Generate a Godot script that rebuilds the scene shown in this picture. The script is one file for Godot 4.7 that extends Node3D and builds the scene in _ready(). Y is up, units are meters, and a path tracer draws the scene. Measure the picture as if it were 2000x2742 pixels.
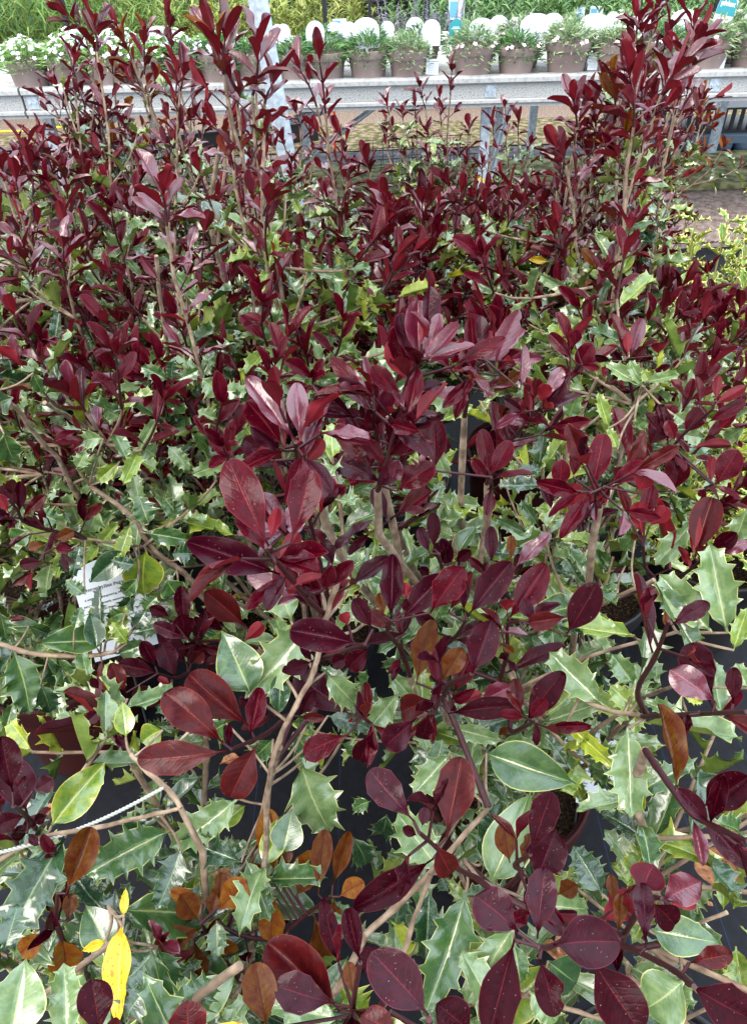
extends Node3D
# A nursery bed of purple-leaved, spiny-leaved shrubs in pots on black ground fabric; behind it a path and a white plant bench.


const SHRUB_LABELS := [
"largest purple-leaved shrub in the centre foreground, rising from the terracotta pot",
"shrub at the left with the white text label in its pot",
"shrub at the bottom left corner with bronze young leaves and yellow leaves",
"nearest shrub at the bottom right with dark maroon speckled leaves",
"shrub behind the central foreground one, with a tall upright single stem left of centre",
"shrub right of centre with wine red shoots, just left of the cream-edged shrub",
"low shrub at the left edge with plum shoots over pale spiny leaves",
"tall shrub left of the pole whose crimson leaf tips reach the top edge",
"middle shrub with a dense plume of upright wine shoots in front of the bench",
"tall shrub at the right whose crimson plume crosses the white bench",
"shrub at the far left edge whose plum shoots stand before the bench corner",
"shrub just behind the tall crimson one, partly hiding the foot of the pole",
"wide shrub in the back row at the left, crowded with short crimson leaves",
"small sparse shrub in the back row beside the foot of the pole",
"small leafed shrub in the back row between the two bench legs",
"shrub at the right behind the crimson plume, with orange tipped twigs",
"back row shrub at the right nearest the mossy slab"]

const FILL := [
[0,0,0.344,0.463,-0.738],
[0,0,0.174,0.579,-0.559],
[0,0,0.101,0.473,-0.773],
[0,0,0.047,0.46,-0.851],
[0,0,0.36,0.545,-0.563],
[0,0,0.135,0.711,-0.722],
[0,0,0.175,0.45,-0.813],
[0,0,0.354,0.721,-0.632],
[0,0,0.207,0.695,-0.46],
[0,0,0.108,0.578,-0.319],
[0,0,0.244,0.543,-0.469],
[0,0,0.042,0.424,-0.852],
[0,0,0.081,0.789,-0.514],
[0,0,0.233,0.386,-0.547],
[0,0,-0.033,0.749,-0.423],
[0,0,0.157,0.77,-0.898],
[0,0,0.128,0.772,-0.486],
[0,0,0.189,0.652,-0.654],
[0,0,0.057,0.506,-0.473],
[0,0,0.198,0.483,-0.586],
[0,0,0.015,0.414,-0.364],
[0,0,0.323,0.517,-0.63],
[0,0,0.308,0.55,-0.845],
[0,0,0.305,0.52,-0.664],
[0,0,0.232,0.541,-0.631],
[0,0,0.289,0.378,-0.843],
[0,0,0.263,0.765,-0.584],
[0,0,0.179,0.755,-0.341],
[0,0,0.107,0.781,-0.467],
[0,0,0.076,0.675,-0.703],
[0,0,0.126,0.362,-0.456],
[0,0,0.2,0.639,-0.887],
[0,0,0.234,0.463,-0.616],
[0,0,0.076,0.549,-0.502],
[0,0,-0.099,0.44,-0.588],
[0,0,0.274,0.722,-0.844],
[0,0,0.223,0.504,-0.831],
[0,0,0.114,0.704,-0.436],
[1,0,-0.483,0.646,-0.817],
[1,0,-0.599,0.43,-0.804],
[1,0,-0.762,0.714,-0.936],
[1,0,-0.378,0.499,-1.079],
[1,0,-0.52,0.57,-0.833],
[1,0,-0.65,0.49,-1.074],
[1,0,-0.805,0.622,-0.762],
[1,0,-0.604,0.619,-1.156],
[1,0,-0.401,0.508,-0.69],
[1,0,-0.767,0.641,-0.955],
[1,0,-0.553,0.494,-0.738],
[1,0,-0.439,0.593,-0.648],
[1,0,-0.687,0.718,-0.712],
[1,0,-0.744,0.663,-0.887],
[1,0,-0.77,0.451,-1.125],
[1,0,-0.868,0.672,-0.837],
[1,0,-0.548,0.508,-0.911],
[1,0,-0.504,0.712,-0.791],
[1,0,-0.851,0.532,-1.024],
[1,0,-0.466,0.498,-1.03],
[1,0,-0.549,0.452,-1.167],
[1,0,-0.794,0.485,-1.014],
[1,0,-0.677,0.481,-0.797],
[1,0,-0.607,0.615,-0.648],
[1,0,-0.591,0.518,-0.849],
[1,0,-0.656,0.514,-0.996],
[1,0,-0.523,0.584,-0.624],
[1,0,-0.512,0.539,-0.843],
[1,0,-0.828,0.447,-0.954],
[1,0,-0.471,0.543,-0.666],
[1,0,-0.635,0.706,-0.717],
[1,0,-0.686,0.527,-0.671],
[1,0,-0.841,0.719,-0.74],
[1,0,-0.687,0.638,-0.779],
[1,0,-0.593,0.69,-0.858],
[1,0,-0.841,0.542,-0.755],
[1,0,-0.449,0.469,-1.017],
[1,0,-0.378,0.612,-0.859],
[1,0,-0.524,0.607,-0.928],
[1,0,-0.747,0.464,-0.725],
[1,0,-0.645,0.698,-0.668],
[1,0,-0.437,0.661,-0.747],
[1,0,-0.47,0.458,-0.908],
[1,0,-0.322,0.565,-0.984],
[1,0,-0.327,0.536,-0.785],
[1,0,-0.405,0.667,-1.014],
[1,0,-0.458,0.487,-0.655],
[1,0,-0.828,0.669,-0.724],
[1,0,-0.543,0.54,-0.752],
[1,0,-0.785,0.457,-0.901],
[1,0,-0.595,0.689,-0.625],
[1,0,-0.382,0.647,-0.823],
[1,0,-0.333,0.455,-0.815],
[1,0,-0.78,0.608,-1.01],
[1,0,-0.667,0.595,-0.698],
[1,0,-0.817,0.554,-0.77],
[1,0,-0.642,0.606,-0.863],
[1,0,-0.745,0.649,-0.87],
[1,0,-0.562,0.474,-1.08],
[1,0,-0.697,0.459,-0.864],
[1,0,-0.682,0.553,-0.842],
[1,0,-0.66,0.611,-0.884],
[1,0,-0.377,0.653,-0.753],
[1,0,-0.67,0.571,-0.885],
[1,0,-0.811,0.461,-0.677],
[1,0,-0.413,0.64,-1.114],
[1,0,-0.548,0.715,-1.001],
[1,0,-0.893,0.695,-0.865],
[1,0,-0.465,0.699,-0.651],
[1,0,-0.437,0.647,-0.809],
[1,0,-0.446,0.502,-0.641],
[1,0,-0.554,0.571,-0.984],
[1,0,-0.48,0.499,-0.946],
[1,0,-0.769,0.431,-0.886],
[1,0,-0.55,0.701,-0.77],
[1,0,-0.721,0.471,-1.137],
[1,0,-0.578,0.579,-0.979],
[1,0,-0.718,0.682,-1.016],
[1,0,-0.815,0.685,-0.958],
[1,0,-0.363,0.609,-0.697],
[1,0,-0.811,0.499,-0.715],
[1,0,-0.372,0.528,-0.894],
[1,0,-0.582,0.473,-1.079],
[1,0,-0.603,0.666,-0.946],
[1,0,-0.605,0.715,-0.64],
[2,0,-0.45,0.498,-0.386],
[2,0,-0.185,0.426,-0.259],
[2,0,-0.266,0.361,-0.297],
[2,0,-0.3,0.517,-0.183],
[2,0,-0.203,0.619,-0.034],
[2,0,-0.173,0.569,-0.033],
[2,0,-0.048,0.467,-0.043],
[2,0,-0.185,0.641,-0.185],
[2,0,-0.243,0.644,-0.228],
[2,0,-0.404,0.644,-0.328],
[2,0,-0.512,0.683,-0.159],
[2,0,-0.237,0.379,0.025],
[2,0,-0.427,0.465,-0.298],
[2,0,0.007,0.365,-0.165],
[2,0,-0.516,0.423,-0.352],
[2,0,-0.167,0.583,-0.038],
[2,0,-0.3,0.381,-0.107],
[2,0,-0.036,0.675,-0.43],
[2,0,0.035,0.688,-0.249],
[2,0,-0.492,0.559,-0.204],
[2,0,-0.225,0.462,-0.164],
[2,0,-0.333,0.673,-0.52],
[2,0,-0.262,0.552,-0.038],
[2,0,-0.244,0.747,-0.431],
[2,0,-0.31,0.759,-0.131],
[2,0,-0.41,0.653,-0.443],
[2,0,-0.33,0.552,-0.523],
[2,0,-0.184,0.394,-0.03],
[2,0,-0.013,0.512,-0.08],
[2,0,-0.208,0.378,-0.22],
[2,0,-0.324,0.667,-0.483],
[2,0,-0.246,0.62,-0.337],
[2,0,-0.417,0.721,-0.055],
[2,0,0.01,0.407,-0.409],
[2,0,-0.212,0.375,-0.163],
[2,0,-0.193,0.546,-0.097],
[2,0,-0.089,0.484,-0.24],
[2,0,-0.279,0.542,-0.296],
[3,0,0.057,0.513,-0.067],
[3,0,0.359,0.721,-0.239],
[3,0,0.305,0.449,-0.161],
[3,0,0.09,0.711,-0.158],
[3,0,0.384,0.513,0.023],
[3,0,0.375,0.775,-0.303],
[3,0,0.271,0.668,-0.034],
[3,0,0.201,0.64,-0.169],
[3,0,0.533,0.667,-0.04],
[3,0,0.542,0.371,-0.024],
[3,0,0.342,0.757,-0.022],
[3,0,0.321,0.594,0.033],
[3,0,0.201,0.428,-0.03],
[3,0,0.435,0.686,-0.374],
[3,0,0.396,0.7,0.004],
[3,0,0.206,0.563,-0.221],
[3,0,0.41,0.444,-0.267],
[3,0,0.22,0.731,0.069],
[3,0,0.367,0.469,-0.072],
[3,0,0.2,0.431,0.022],
[3,0,0.287,0.783,-0.265],
[3,0,0.449,0.793,-0.059],
[3,0,0.379,0.407,0.056],
[3,0,0.351,0.375,0.01],
[3,0,0.085,0.665,-0.012],
[3,0,0.061,0.564,-0.171],
[3,0,0.447,0.538,0.011],
[3,0,0.284,0.549,-0.455],
[3,0,0.068,0.545,-0.286],
[3,0,0.334,0.747,0.083],
[3,0,0.338,0.735,-0.418],
[3,0,0.208,0.403,0.049],
[3,0,0.068,0.674,-0.042],
[3,0,0.073,0.54,-0.104],
[3,0,0.169,0.441,-0.428],
[3,0,0.151,0.531,-0.388],
[3,0,0.004,0.377,-0.151],
[3,0,0.184,0.704,-0.202],
[4,1,0.021,0.501,-0.983],
[4,1,-0.337,0.706,-0.972],
[4,0,-0.057,0.655,-1.072],
[4,1,-0.133,0.942,-1.004],
[4,1,-0.022,0.65,-0.876],
[4,1,-0.276,0.799,-0.844],
[4,0,-0.151,0.821,-0.807],
[4,1,-0.251,0.851,-0.939],
[4,1,-0.12,0.838,-0.836],
[4,1,-0.249,0.731,-1.043],
[4,1,-0.001,0.769,-0.952],
[4,1,-0.074,0.597,-1.07],
[4,0,0.015,0.627,-0.765],
[4,1,-0.162,0.572,-1.045],
[4,1,-0.296,0.769,-0.9],
[4,1,-0.29,0.877,-0.744],
[4,1,-0.033,0.842,-1.122],
[4,1,-0.047,0.457,-1.087],
[4,1,0.046,0.575,-0.978],
[4,1,-0.068,0.838,-0.829],
[4,1,-0.009,0.846,-0.733],
[4,1,0.005,0.841,-1.038],
[4,1,0.027,0.869,-1.052],
[4,1,-0.202,0.821,-1.084],
[4,1,-0.008,0.582,-1.04],
[4,1,-0.032,0.479,-0.791],
[4,1,-0.036,0.699,-0.787],
[4,1,-0.127,0.87,-0.935],
[4,1,-0.321,0.87,-0.995],
[4,1,-0.345,0.488,-0.805],
[4,1,-0.167,0.755,-0.951],
[4,1,-0.015,0.941,-0.978],
[4,1,-0.366,0.467,-0.898],
[4,1,-0.239,0.881,-1.019],
[4,1,-0.312,0.835,-0.892],
[4,1,-0.283,0.727,-0.858],
[4,0,-0.265,0.703,-0.923],
[4,1,-0.261,0.615,-1.096],
[4,1,-0.196,0.767,-0.745],
[4,1,0.058,0.893,-0.869],
[4,1,-0.015,0.453,-0.88],
[4,1,0.025,0.779,-1.009],
[4,1,0.018,0.758,-1.021],
[4,1,-0.201,0.79,-1.095],
[4,1,-0.221,0.831,-1.061],
[4,0,-0.121,0.837,-0.878],
[5,1,0.319,0.861,-1.141],
[5,1,0.287,0.601,-1.066],
[5,0,0.334,0.771,-0.877],
[5,1,0.57,0.47,-0.959],
[5,1,0.373,0.644,-1.011],
[5,1,0.62,0.688,-1.111],
[5,1,0.554,0.556,-0.905],
[5,1,0.417,0.792,-1.018],
[5,1,0.422,0.81,-0.997],
[5,1,0.389,0.475,-1.123],
[5,1,0.35,0.815,-1.236],
[5,0,0.26,0.68,-1.166],
[5,1,0.394,0.809,-0.784],
[5,1,0.517,0.815,-0.956],
[5,1,0.507,0.48,-1.148],
[5,1,0.258,0.788,-1.092],
[5,1,0.442,0.772,-1.158],
[5,0,0.27,0.843,-0.947],
[5,1,0.439,0.596,-1.196],
[5,1,0.308,0.939,-0.857],
[5,0,0.293,0.664,-1.099],
[5,0,0.258,0.751,-0.881],
[5,1,0.445,0.451,-1.14],
[5,0,0.238,0.858,-0.934],
[5,0,0.522,0.587,-1.154],
[5,1,0.36,0.727,-0.963],
[5,1,0.419,0.789,-0.834],
[5,1,0.433,0.826,-0.903],
[5,1,0.331,0.853,-1.002],
[5,1,0.53,0.688,-1.135],
[5,1,0.439,0.54,-0.922],
[5,1,0.283,0.651,-0.883],
[5,1,0.345,0.766,-0.964],
[5,1,0.503,0.622,-0.866],
[5,0,0.385,0.663,-0.809],
[5,1,0.399,0.55,-0.973],
[5,0,0.447,0.729,-0.993],
[5,1,0.174,0.905,-0.959],
[5,0,0.277,0.51,-1.107],
[5,0,0.392,0.77,-0.84],
[5,1,0.327,0.674,-1.152],
[5,1,0.633,0.561,-1.071],
[5,1,0.581,0.474,-1.144],
[5,1,0.583,0.599,-1.093],
[5,1,0.404,0.612,-1.098],
[5,1,0.518,0.534,-0.903],
[6,1,-0.557,0.456,-0.965],
[6,1,-0.665,0.862,-1.077],
[6,1,-0.476,0.845,-1.21],
[6,1,-0.751,0.862,-1.096],
[6,1,-0.792,0.601,-1.237],
[6,1,-0.868,0.513,-1.093],
[6,1,-0.49,0.696,-1.049],
[6,1,-0.595,0.633,-1.21],
[6,1,-0.709,0.599,-0.902],
[6,1,-0.815,0.851,-1.112],
[6,1,-0.623,0.847,-1.128],
[6,1,-0.64,0.577,-0.959],
[6,0,-0.637,0.89,-0.982],
[6,0,-0.613,0.579,-1.154],
[6,0,-0.489,0.58,-1.048],
[6,1,-0.465,0.601,-1.098],
[6,1,-0.461,0.684,-1.117],
[6,1,-0.89,0.547,-1.029],
[6,1,-0.614,0.792,-1.042],
[6,1,-0.658,0.489,-1.056],
[6,1,-0.806,0.541,-1.116],
[6,1,-0.737,0.709,-1.329],
[6,1,-0.492,0.631,-1.038],
[6,1,-0.477,0.599,-1.046],
[6,0,-0.569,0.457,-1.247],
[6,1,-0.902,0.568,-1.087],
[6,1,-0.609,0.523,-1.247],
[6,1,-0.694,0.681,-1.129],
[6,1,-0.763,0.767,-1.128],
[6,1,-0.59,0.766,-1.222],
[6,0,-0.68,0.838,-1.179],
[6,1,-0.852,0.686,-1.114],
[6,1,-0.446,0.549,-1.089],
[6,1,-0.584,0.813,-1.048],
[6,1,-0.515,0.537,-1.006],
[6,1,-0.828,0.682,-1.227],
[6,1,-0.501,0.768,-0.985],
[6,1,-0.559,0.672,-1.002],
[6,1,-0.57,0.511,-1.014],
[6,1,-0.621,0.704,-1.191],
[6,1,-0.568,0.866,-0.933],
[6,1,-0.873,0.683,-1.015],
[6,1,-0.483,0.6,-1.196],
[6,1,-0.761,0.886,-0.984],
[6,1,-0.495,0.826,-1.233],
[6,1,-0.913,0.865,-1.146],
[7,1,-0.588,0.632,-1.21],
[7,1,-0.277,0.702,-1.233],
[7,0,-0.269,0.838,-1.118],
[7,0,-0.565,0.892,-1.46],
[7,1,-0.232,0.583,-1.259],
[7,1,-0.446,0.912,-1.125],
[7,0,-0.421,0.667,-1.127],
[7,1,-0.451,0.774,-1.171],
[7,1,-0.615,0.707,-1.431],
[7,1,-0.591,0.524,-1.263],
[7,1,-0.332,0.653,-1.204],
[7,1,-0.417,0.723,-1.229],
[7,1,-0.56,0.775,-1.415],
[7,1,-0.46,0.724,-1.458],
[7,1,-0.551,0.571,-1.274],
[7,1,-0.568,0.743,-1.312],
[7,1,-0.554,0.569,-1.122],
[7,1,-0.548,0.944,-1.293],
[7,0,-0.407,0.483,-1.395],
[7,1,-0.476,0.644,-1.278],
[7,0,-0.427,0.563,-1.379],
[7,1,-0.427,0.619,-1.394],
[7,1,-0.505,0.875,-1.468],
[7,1,-0.625,0.822,-1.323],
[7,0,-0.63,0.804,-1.267],
[7,1,-0.264,0.452,-1.139],
[7,1,-0.565,0.931,-1.387],
[7,1,-0.605,0.886,-1.195],
[7,1,-0.537,0.679,-1.189],
[7,1,-0.46,0.728,-1.155],
[7,1,-0.513,0.875,-1.108],
[7,1,-0.517,0.602,-1.265],
[7,0,-0.583,0.494,-1.384],
[7,0,-0.519,0.869,-1.103],
[7,1,-0.376,0.905,-1.15],
[7,0,-0.248,0.699,-1.247],
[7,1,-0.592,0.793,-1.319],
[7,0,-0.536,0.626,-1.156],
[7,1,-0.498,0.499,-1.456],
[7,0,-0.566,0.737,-1.195],
[7,1,-0.257,0.67,-1.337],
[7,1,-0.279,0.715,-1.303],
[7,1,-0.355,0.939,-1.181],
[7,1,-0.5,0.897,-1.306],
[7,1,-0.503,0.595,-1.255],
[7,1,-0.524,0.541,-1.303],
[8,1,0.008,0.656,-1.397],
[8,1,-0.03,0.452,-1.173],
[8,1,0.141,0.784,-1.514],
[8,1,-0.138,0.583,-1.358],
[8,1,-0.195,0.737,-1.407],
[8,1,0.109,0.83,-1.294],
[8,1,0.12,0.711,-1.302],
[8,1,-0.123,0.481,-1.5],
[8,1,0.058,0.808,-1.495],
[8,0,0.1,0.5,-1.252],
[8,1,-0.083,0.675,-1.43],
[8,0,0.253,0.741,-1.284],
[8,1,-0.136,0.575,-1.29],
[8,0,0.241,0.607,-1.453],
[8,0,0.093,0.751,-1.481],
[8,1,-0.194,0.571,-1.353],
[8,0,0.018,0.605,-1.471],
[8,1,-0.173,0.572,-1.339],
[8,1,-0.005,0.507,-1.186],
[8,1,-0.075,0.483,-1.26],
[8,1,0.105,0.572,-1.486],
[8,1,0.016,0.467,-1.246],
[8,1,-0.011,0.803,-1.28],
[8,1,0.013,0.514,-1.142],
[8,1,0.151,0.53,-1.544],
[8,1,0.101,0.702,-1.134],
[8,1,-0.043,0.803,-1.335],
[8,1,0.189,0.634,-1.469],
[8,1,0.163,0.721,-1.24],
[8,1,0.06,0.779,-1.507],
[8,1,-0.016,0.493,-1.221],
[8,1,0.121,0.781,-1.47],
[8,1,-0.093,0.7,-1.415],
[8,1,0.163,0.563,-1.306],
[8,0,0.013,0.652,-1.485],
[8,1,0.125,0.465,-1.267],
[8,1,-0.034,0.656,-1.482],
[8,1,-0.074,0.541,-1.208],
[8,1,0.215,0.806,-1.467],
[8,1,0.134,0.549,-1.336],
[8,1,0.005,0.605,-1.328],
[8,1,0.134,0.735,-1.161],
[8,1,0.035,0.792,-1.202],
[8,1,0.259,0.838,-1.359],
[8,1,0.254,0.754,-1.301],
[8,1,0.043,0.846,-1.28],
[9,1,0.538,0.493,-1.566],
[9,1,0.197,0.864,-1.331],
[9,0,0.557,0.662,-1.335],
[9,1,0.248,0.477,-1.576],
[9,1,0.506,0.472,-1.309],
[9,0,0.402,0.723,-1.575],
[9,1,0.245,0.575,-1.595],
[9,1,0.263,0.551,-1.34],
[9,1,0.492,0.785,-1.307],
[9,0,0.369,0.673,-1.288],
[9,1,0.473,0.617,-1.32],
[9,1,0.16,0.535,-1.522],
[9,1,0.4,0.595,-1.531],
[9,1,0.376,0.59,-1.403],
[9,1,0.312,0.506,-1.613],
[9,1,0.218,0.534,-1.432],
[9,1,0.287,0.694,-1.491],
[9,0,0.425,0.454,-1.296],
[9,1,0.291,0.573,-1.558],
[9,1,0.33,0.769,-1.361],
[9,1,0.46,0.613,-1.641],
[9,1,0.422,0.634,-1.581],
[9,1,0.211,0.57,-1.3],
[9,1,0.19,0.529,-1.454],
[9,1,0.301,0.794,-1.493],
[9,1,0.139,0.495,-1.377],
[9,1,0.263,0.811,-1.421],
[9,1,0.246,0.781,-1.402],
[9,1,0.237,0.669,-1.394],
[9,1,0.465,0.532,-1.663],
[9,1,0.191,0.624,-1.397],
[9,0,0.478,0.68,-1.39],
[9,1,0.544,0.755,-1.387],
[9,1,0.149,0.69,-1.561],
[9,1,0.294,0.78,-1.437],
[9,1,0.225,0.715,-1.535],
[9,0,0.295,0.54,-1.411],
[9,1,0.358,0.715,-1.386],
[9,1,0.182,0.563,-1.448],
[9,1,0.49,0.744,-1.348],
[9,0,0.306,0.67,-1.424],
[9,1,0.535,0.646,-1.329],
[9,1,0.498,0.479,-1.3],
[9,1,0.339,0.747,-1.439],
[9,0,0.298,0.663,-1.268],
[9,0,0.198,0.731,-1.615],
[10,1,-0.692,0.823,-1.711],
[10,0,-0.655,0.819,-1.538],
[10,1,-0.769,0.752,-1.689],
[10,0,-0.965,0.506,-1.705],
[10,1,-0.815,0.547,-1.748],
[10,1,-0.664,0.507,-1.796],
[10,1,-0.595,0.543,-1.503],
[10,1,-0.81,0.64,-1.447],
[10,1,-0.635,0.795,-1.764],
[10,1,-0.733,0.621,-1.649],
[10,1,-0.984,0.85,-1.642],
[10,1,-0.67,0.79,-1.442],
[10,1,-0.936,0.755,-1.501],
[10,1,-0.802,0.535,-1.667],
[10,1,-0.939,0.644,-1.603],
[10,1,-0.577,0.617,-1.633],
[10,1,-0.991,0.473,-1.58],
[10,1,-0.82,0.587,-1.75],
[10,0,-0.774,0.714,-1.459],
[10,1,-0.716,0.73,-1.642],
[10,1,-0.613,0.767,-1.792],
[10,0,-0.843,0.848,-1.543],
[10,1,-0.576,0.602,-1.715],
[10,1,-0.771,0.768,-1.811],
[10,1,-0.905,0.48,-1.688],
[10,1,-0.866,0.691,-1.426],
[10,1,-0.755,0.625,-1.524],
[10,1,-0.536,0.677,-1.63],
[10,1,-0.88,0.534,-1.695],
[10,1,-0.802,0.813,-1.514],
[10,1,-0.819,0.539,-1.674],
[10,1,-0.617,0.837,-1.651],
[10,0,-0.718,0.692,-1.686],
[10,1,-0.78,0.462,-1.52],
[10,1,-0.783,0.559,-1.44],
[10,1,-0.703,0.882,-1.463],
[10,1,-0.661,0.518,-1.739],
[10,0,-0.979,0.77,-1.692],
[10,1,-0.728,0.825,-1.507],
[10,1,-0.924,0.619,-1.529],
[10,1,-0.804,0.763,-1.614],
[10,1,-0.945,0.579,-1.633],
[10,0,-0.53,0.732,-1.62],
[10,1,-0.583,0.812,-1.575],
[10,1,-0.681,0.521,-1.587],
[10,1,-0.577,0.662,-1.524],
[11,1,-0.392,0.779,-1.814],
[11,1,-0.34,0.579,-1.539],
[11,1,-0.222,0.605,-1.931],
[11,1,-0.08,0.589,-1.743],
[11,1,-0.159,0.455,-1.752],
[11,0,-0.358,0.631,-1.895],
[11,1,-0.211,0.495,-1.513],
[11,1,-0.201,0.701,-1.676],
[11,1,-0.143,0.633,-1.508],
[11,1,-0.229,0.699,-1.482],
[11,1,-0.36,0.68,-1.542],
[11,0,-0.063,0.651,-1.643],
[11,0,-0.072,0.655,-1.654],
[11,1,-0.061,0.562,-1.784],
[11,1,-0.252,0.566,-1.562],
[11,0,-0.229,0.599,-1.912],
[11,0,-0.202,0.528,-1.543],
[11,1,-0.184,0.616,-1.834],
[11,1,-0.165,0.791,-1.781],
[11,1,-0.184,0.63,-1.502],
[11,1,-0.109,0.462,-1.724],
[11,1,-0.12,0.499,-1.553],
[11,0,-0.27,0.62,-1.786],
[11,1,-0.257,0.702,-1.763],
[11,0,-0.31,0.46,-1.687],
[11,1,-0.331,0.51,-1.514],
[11,1,-0.137,0.539,-1.602],
[11,1,-0.117,0.7,-1.555],
[11,1,-0.088,0.586,-1.858],
[11,1,-0.246,0.472,-1.657],
[11,1,-0.39,0.631,-1.622],
[11,1,-0.314,0.722,-1.899],
[11,1,-0.271,0.609,-1.869],
[11,1,-0.093,0.643,-1.745],
[11,1,-0.091,0.453,-1.532],
[11,1,-0.324,0.549,-1.638],
[11,1,-0.05,0.612,-1.659],
[11,1,-0.221,0.822,-1.53],
[11,1,-0.275,0.713,-1.866],
[11,1,-0.3,0.764,-1.842],
[11,0,-0.209,0.582,-1.535],
[11,1,-0.441,0.711,-1.686],
[11,1,-0.411,0.714,-1.751],
[11,1,-0.064,0.472,-1.858],
[11,1,-0.133,0.512,-1.909],
[11,1,-0.241,0.628,-1.643],
[12,1,-0.78,0.494,-2.102],
[12,1,-0.42,0.675,-2.084],
[12,1,-0.558,0.525,-2.28],
[12,1,-0.736,0.569,-1.951],
[12,1,-0.699,0.459,-1.955],
[12,1,-0.672,0.539,-2.105],
[12,1,-0.641,0.571,-1.945],
[12,1,-0.728,0.472,-2.179],
[12,1,-0.756,0.598,-1.93],
[12,1,-0.749,0.626,-2.253],
[12,0,-0.823,0.546,-2.19],
[12,0,-0.746,0.698,-1.96],
[12,1,-0.776,0.706,-2.018],
[12,1,-0.719,0.651,-2.261],
[12,1,-0.61,0.56,-2.162],
[12,1,-0.589,0.494,-2.15],
[12,1,-0.66,0.477,-2.242],
[12,1,-0.529,0.523,-2.285],
[12,1,-0.639,0.607,-1.959],
[12,0,-0.668,0.602,-2.054],
[12,1,-0.549,0.579,-2.29],
[12,1,-0.453,0.637,-2.023],
[12,1,-0.803,0.633,-2.067],
[12,1,-0.549,0.728,-1.861],
[12,1,-0.689,0.654,-1.919],
[12,1,-0.832,0.479,-2.004],
[13,0,-0.033,0.511,-2.199],
[13,1,-0.399,0.618,-2.36],
[13,1,-0.259,0.521,-2.396],
[13,1,-0.06,0.52,-2.098],
[13,0,-0.367,0.537,-2.18],
[13,1,-0.237,0.469,-2.367],
[13,1,0.012,0.549,-2.223],
[13,1,-0.07,0.559,-2.091],
[13,1,-0.234,0.578,-2.253],
[13,1,-0.17,0.482,-2.105],
[13,0,-0.036,0.491,-2.136],
[13,1,-0.431,0.481,-2.275],
[13,0,-0.124,0.541,-2.233],
[13,1,-0.33,0.671,-2.087],
[13,1,-0.28,0.533,-2.141],
[13,1,-0.108,0.551,-2.088],
[13,1,-0.269,0.636,-2.307],
[13,1,-0.334,0.461,-2.372],
[13,1,-0.042,0.495,-2.169],
[13,1,-0.288,0.674,-2.163],
[13,1,-0.087,0.562,-2.076],
[13,1,-0.084,0.5,-2.399],
[13,1,-0.28,0.608,-2.298],
[13,1,-0.367,0.574,-2.318],
[13,1,-0.289,0.493,-2.218],
[13,1,-0.173,0.502,-2.074],
[14,1,0.181,0.487,-2.221],
[14,1,0.11,0.488,-2.36],
[14,1,0.209,0.498,-2.438],
[14,1,0.384,0.468,-2.304],
[14,1,0.331,0.45,-2.292],
[14,1,0.239,0.494,-2.298],
[14,1,0.085,0.475,-2.261],
[14,1,0.155,0.536,-2.223],
[14,1,0.195,0.563,-2.255],
[14,1,0.099,0.566,-2.255],
[14,1,0.321,0.476,-2.344],
[14,1,0.037,0.467,-2.513],
[14,1,0.283,0.541,-2.231],
[14,1,0.39,0.508,-2.368],
[14,1,0.373,0.469,-2.447],
[14,1,0.166,0.497,-2.419],
[14,1,0.387,0.505,-2.328],
[14,0,0.238,0.491,-2.487],
[14,1,0.255,0.471,-2.484],
[14,1,0.232,0.458,-2.346],
[14,1,0.323,0.521,-2.241],
[14,1,0.202,0.453,-2.294],
[14,0,0.282,0.498,-2.288],
[14,1,0.103,0.491,-2.481],
[14,1,0.242,0.483,-2.46],
[14,1,0.161,0.491,-2.329],
[15,0,0.53,0.565,-1.882],
[15,1,0.486,0.634,-1.725],
[15,1,0.63,0.556,-1.915],
[15,1,0.509,0.538,-2.133],
[15,1,0.515,0.482,-2.024],
[15,1,0.704,0.521,-1.887],
[15,1,0.529,0.539,-1.692],
[15,0,0.367,0.497,-1.831],
[15,1,0.44,0.465,-1.717],
[15,1,0.5,0.455,-2.011],
[15,1,0.393,0.54,-2.001],
[15,1,0.456,0.562,-2.048],
[15,1,0.697,0.576,-1.737],
[15,1,0.481,0.574,-1.912],
[15,1,0.577,0.56,-1.796],
[15,0,0.433,0.686,-1.756],
[15,0,0.444,0.535,-1.918],
[15,0,0.576,0.583,-1.833],
[15,1,0.361,0.487,-1.85],
[15,1,0.459,0.455,-1.888],
[15,1,0.374,0.491,-2.032],
[15,1,0.715,0.52,-1.864],
[15,0,0.399,0.456,-1.786],
[15,1,0.595,0.611,-1.667],
[15,1,0.452,0.461,-1.736],
[15,1,0.675,0.45,-1.714],
[16,1,0.595,0.494,-2.375],
[16,1,0.597,0.477,-2.364],
[16,0,0.508,0.511,-2.279],
[16,1,0.4,0.46,-2.462],
[16,1,0.594,0.523,-2.325],
[16,1,0.496,0.489,-2.395],
[16,1,0.392,0.484,-2.459],
[16,1,0.473,0.532,-2.311],
[16,0,0.517,0.462,-2.516],
[16,1,0.504,0.472,-2.51],
[16,1,0.475,0.49,-2.357],
[16,1,0.537,0.533,-2.319],
[16,1,0.488,0.562,-2.234],
[16,0,0.404,0.496,-2.42],
[16,1,0.436,0.48,-2.434],
[16,1,0.568,0.521,-2.329],
[16,0,0.516,0.487,-2.361],
[16,0,0.381,0.479,-2.492],
[16,1,0.452,0.451,-2.287],
[16,0,0.586,0.501,-2.233],
[16,1,0.472,0.51,-2.227],
[16,0,0.461,0.503,-2.42],
[16,1,0.471,0.459,-2.46],
[16,0,0.481,0.547,-2.276],
[16,1,0.416,0.454,-2.536],
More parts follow.
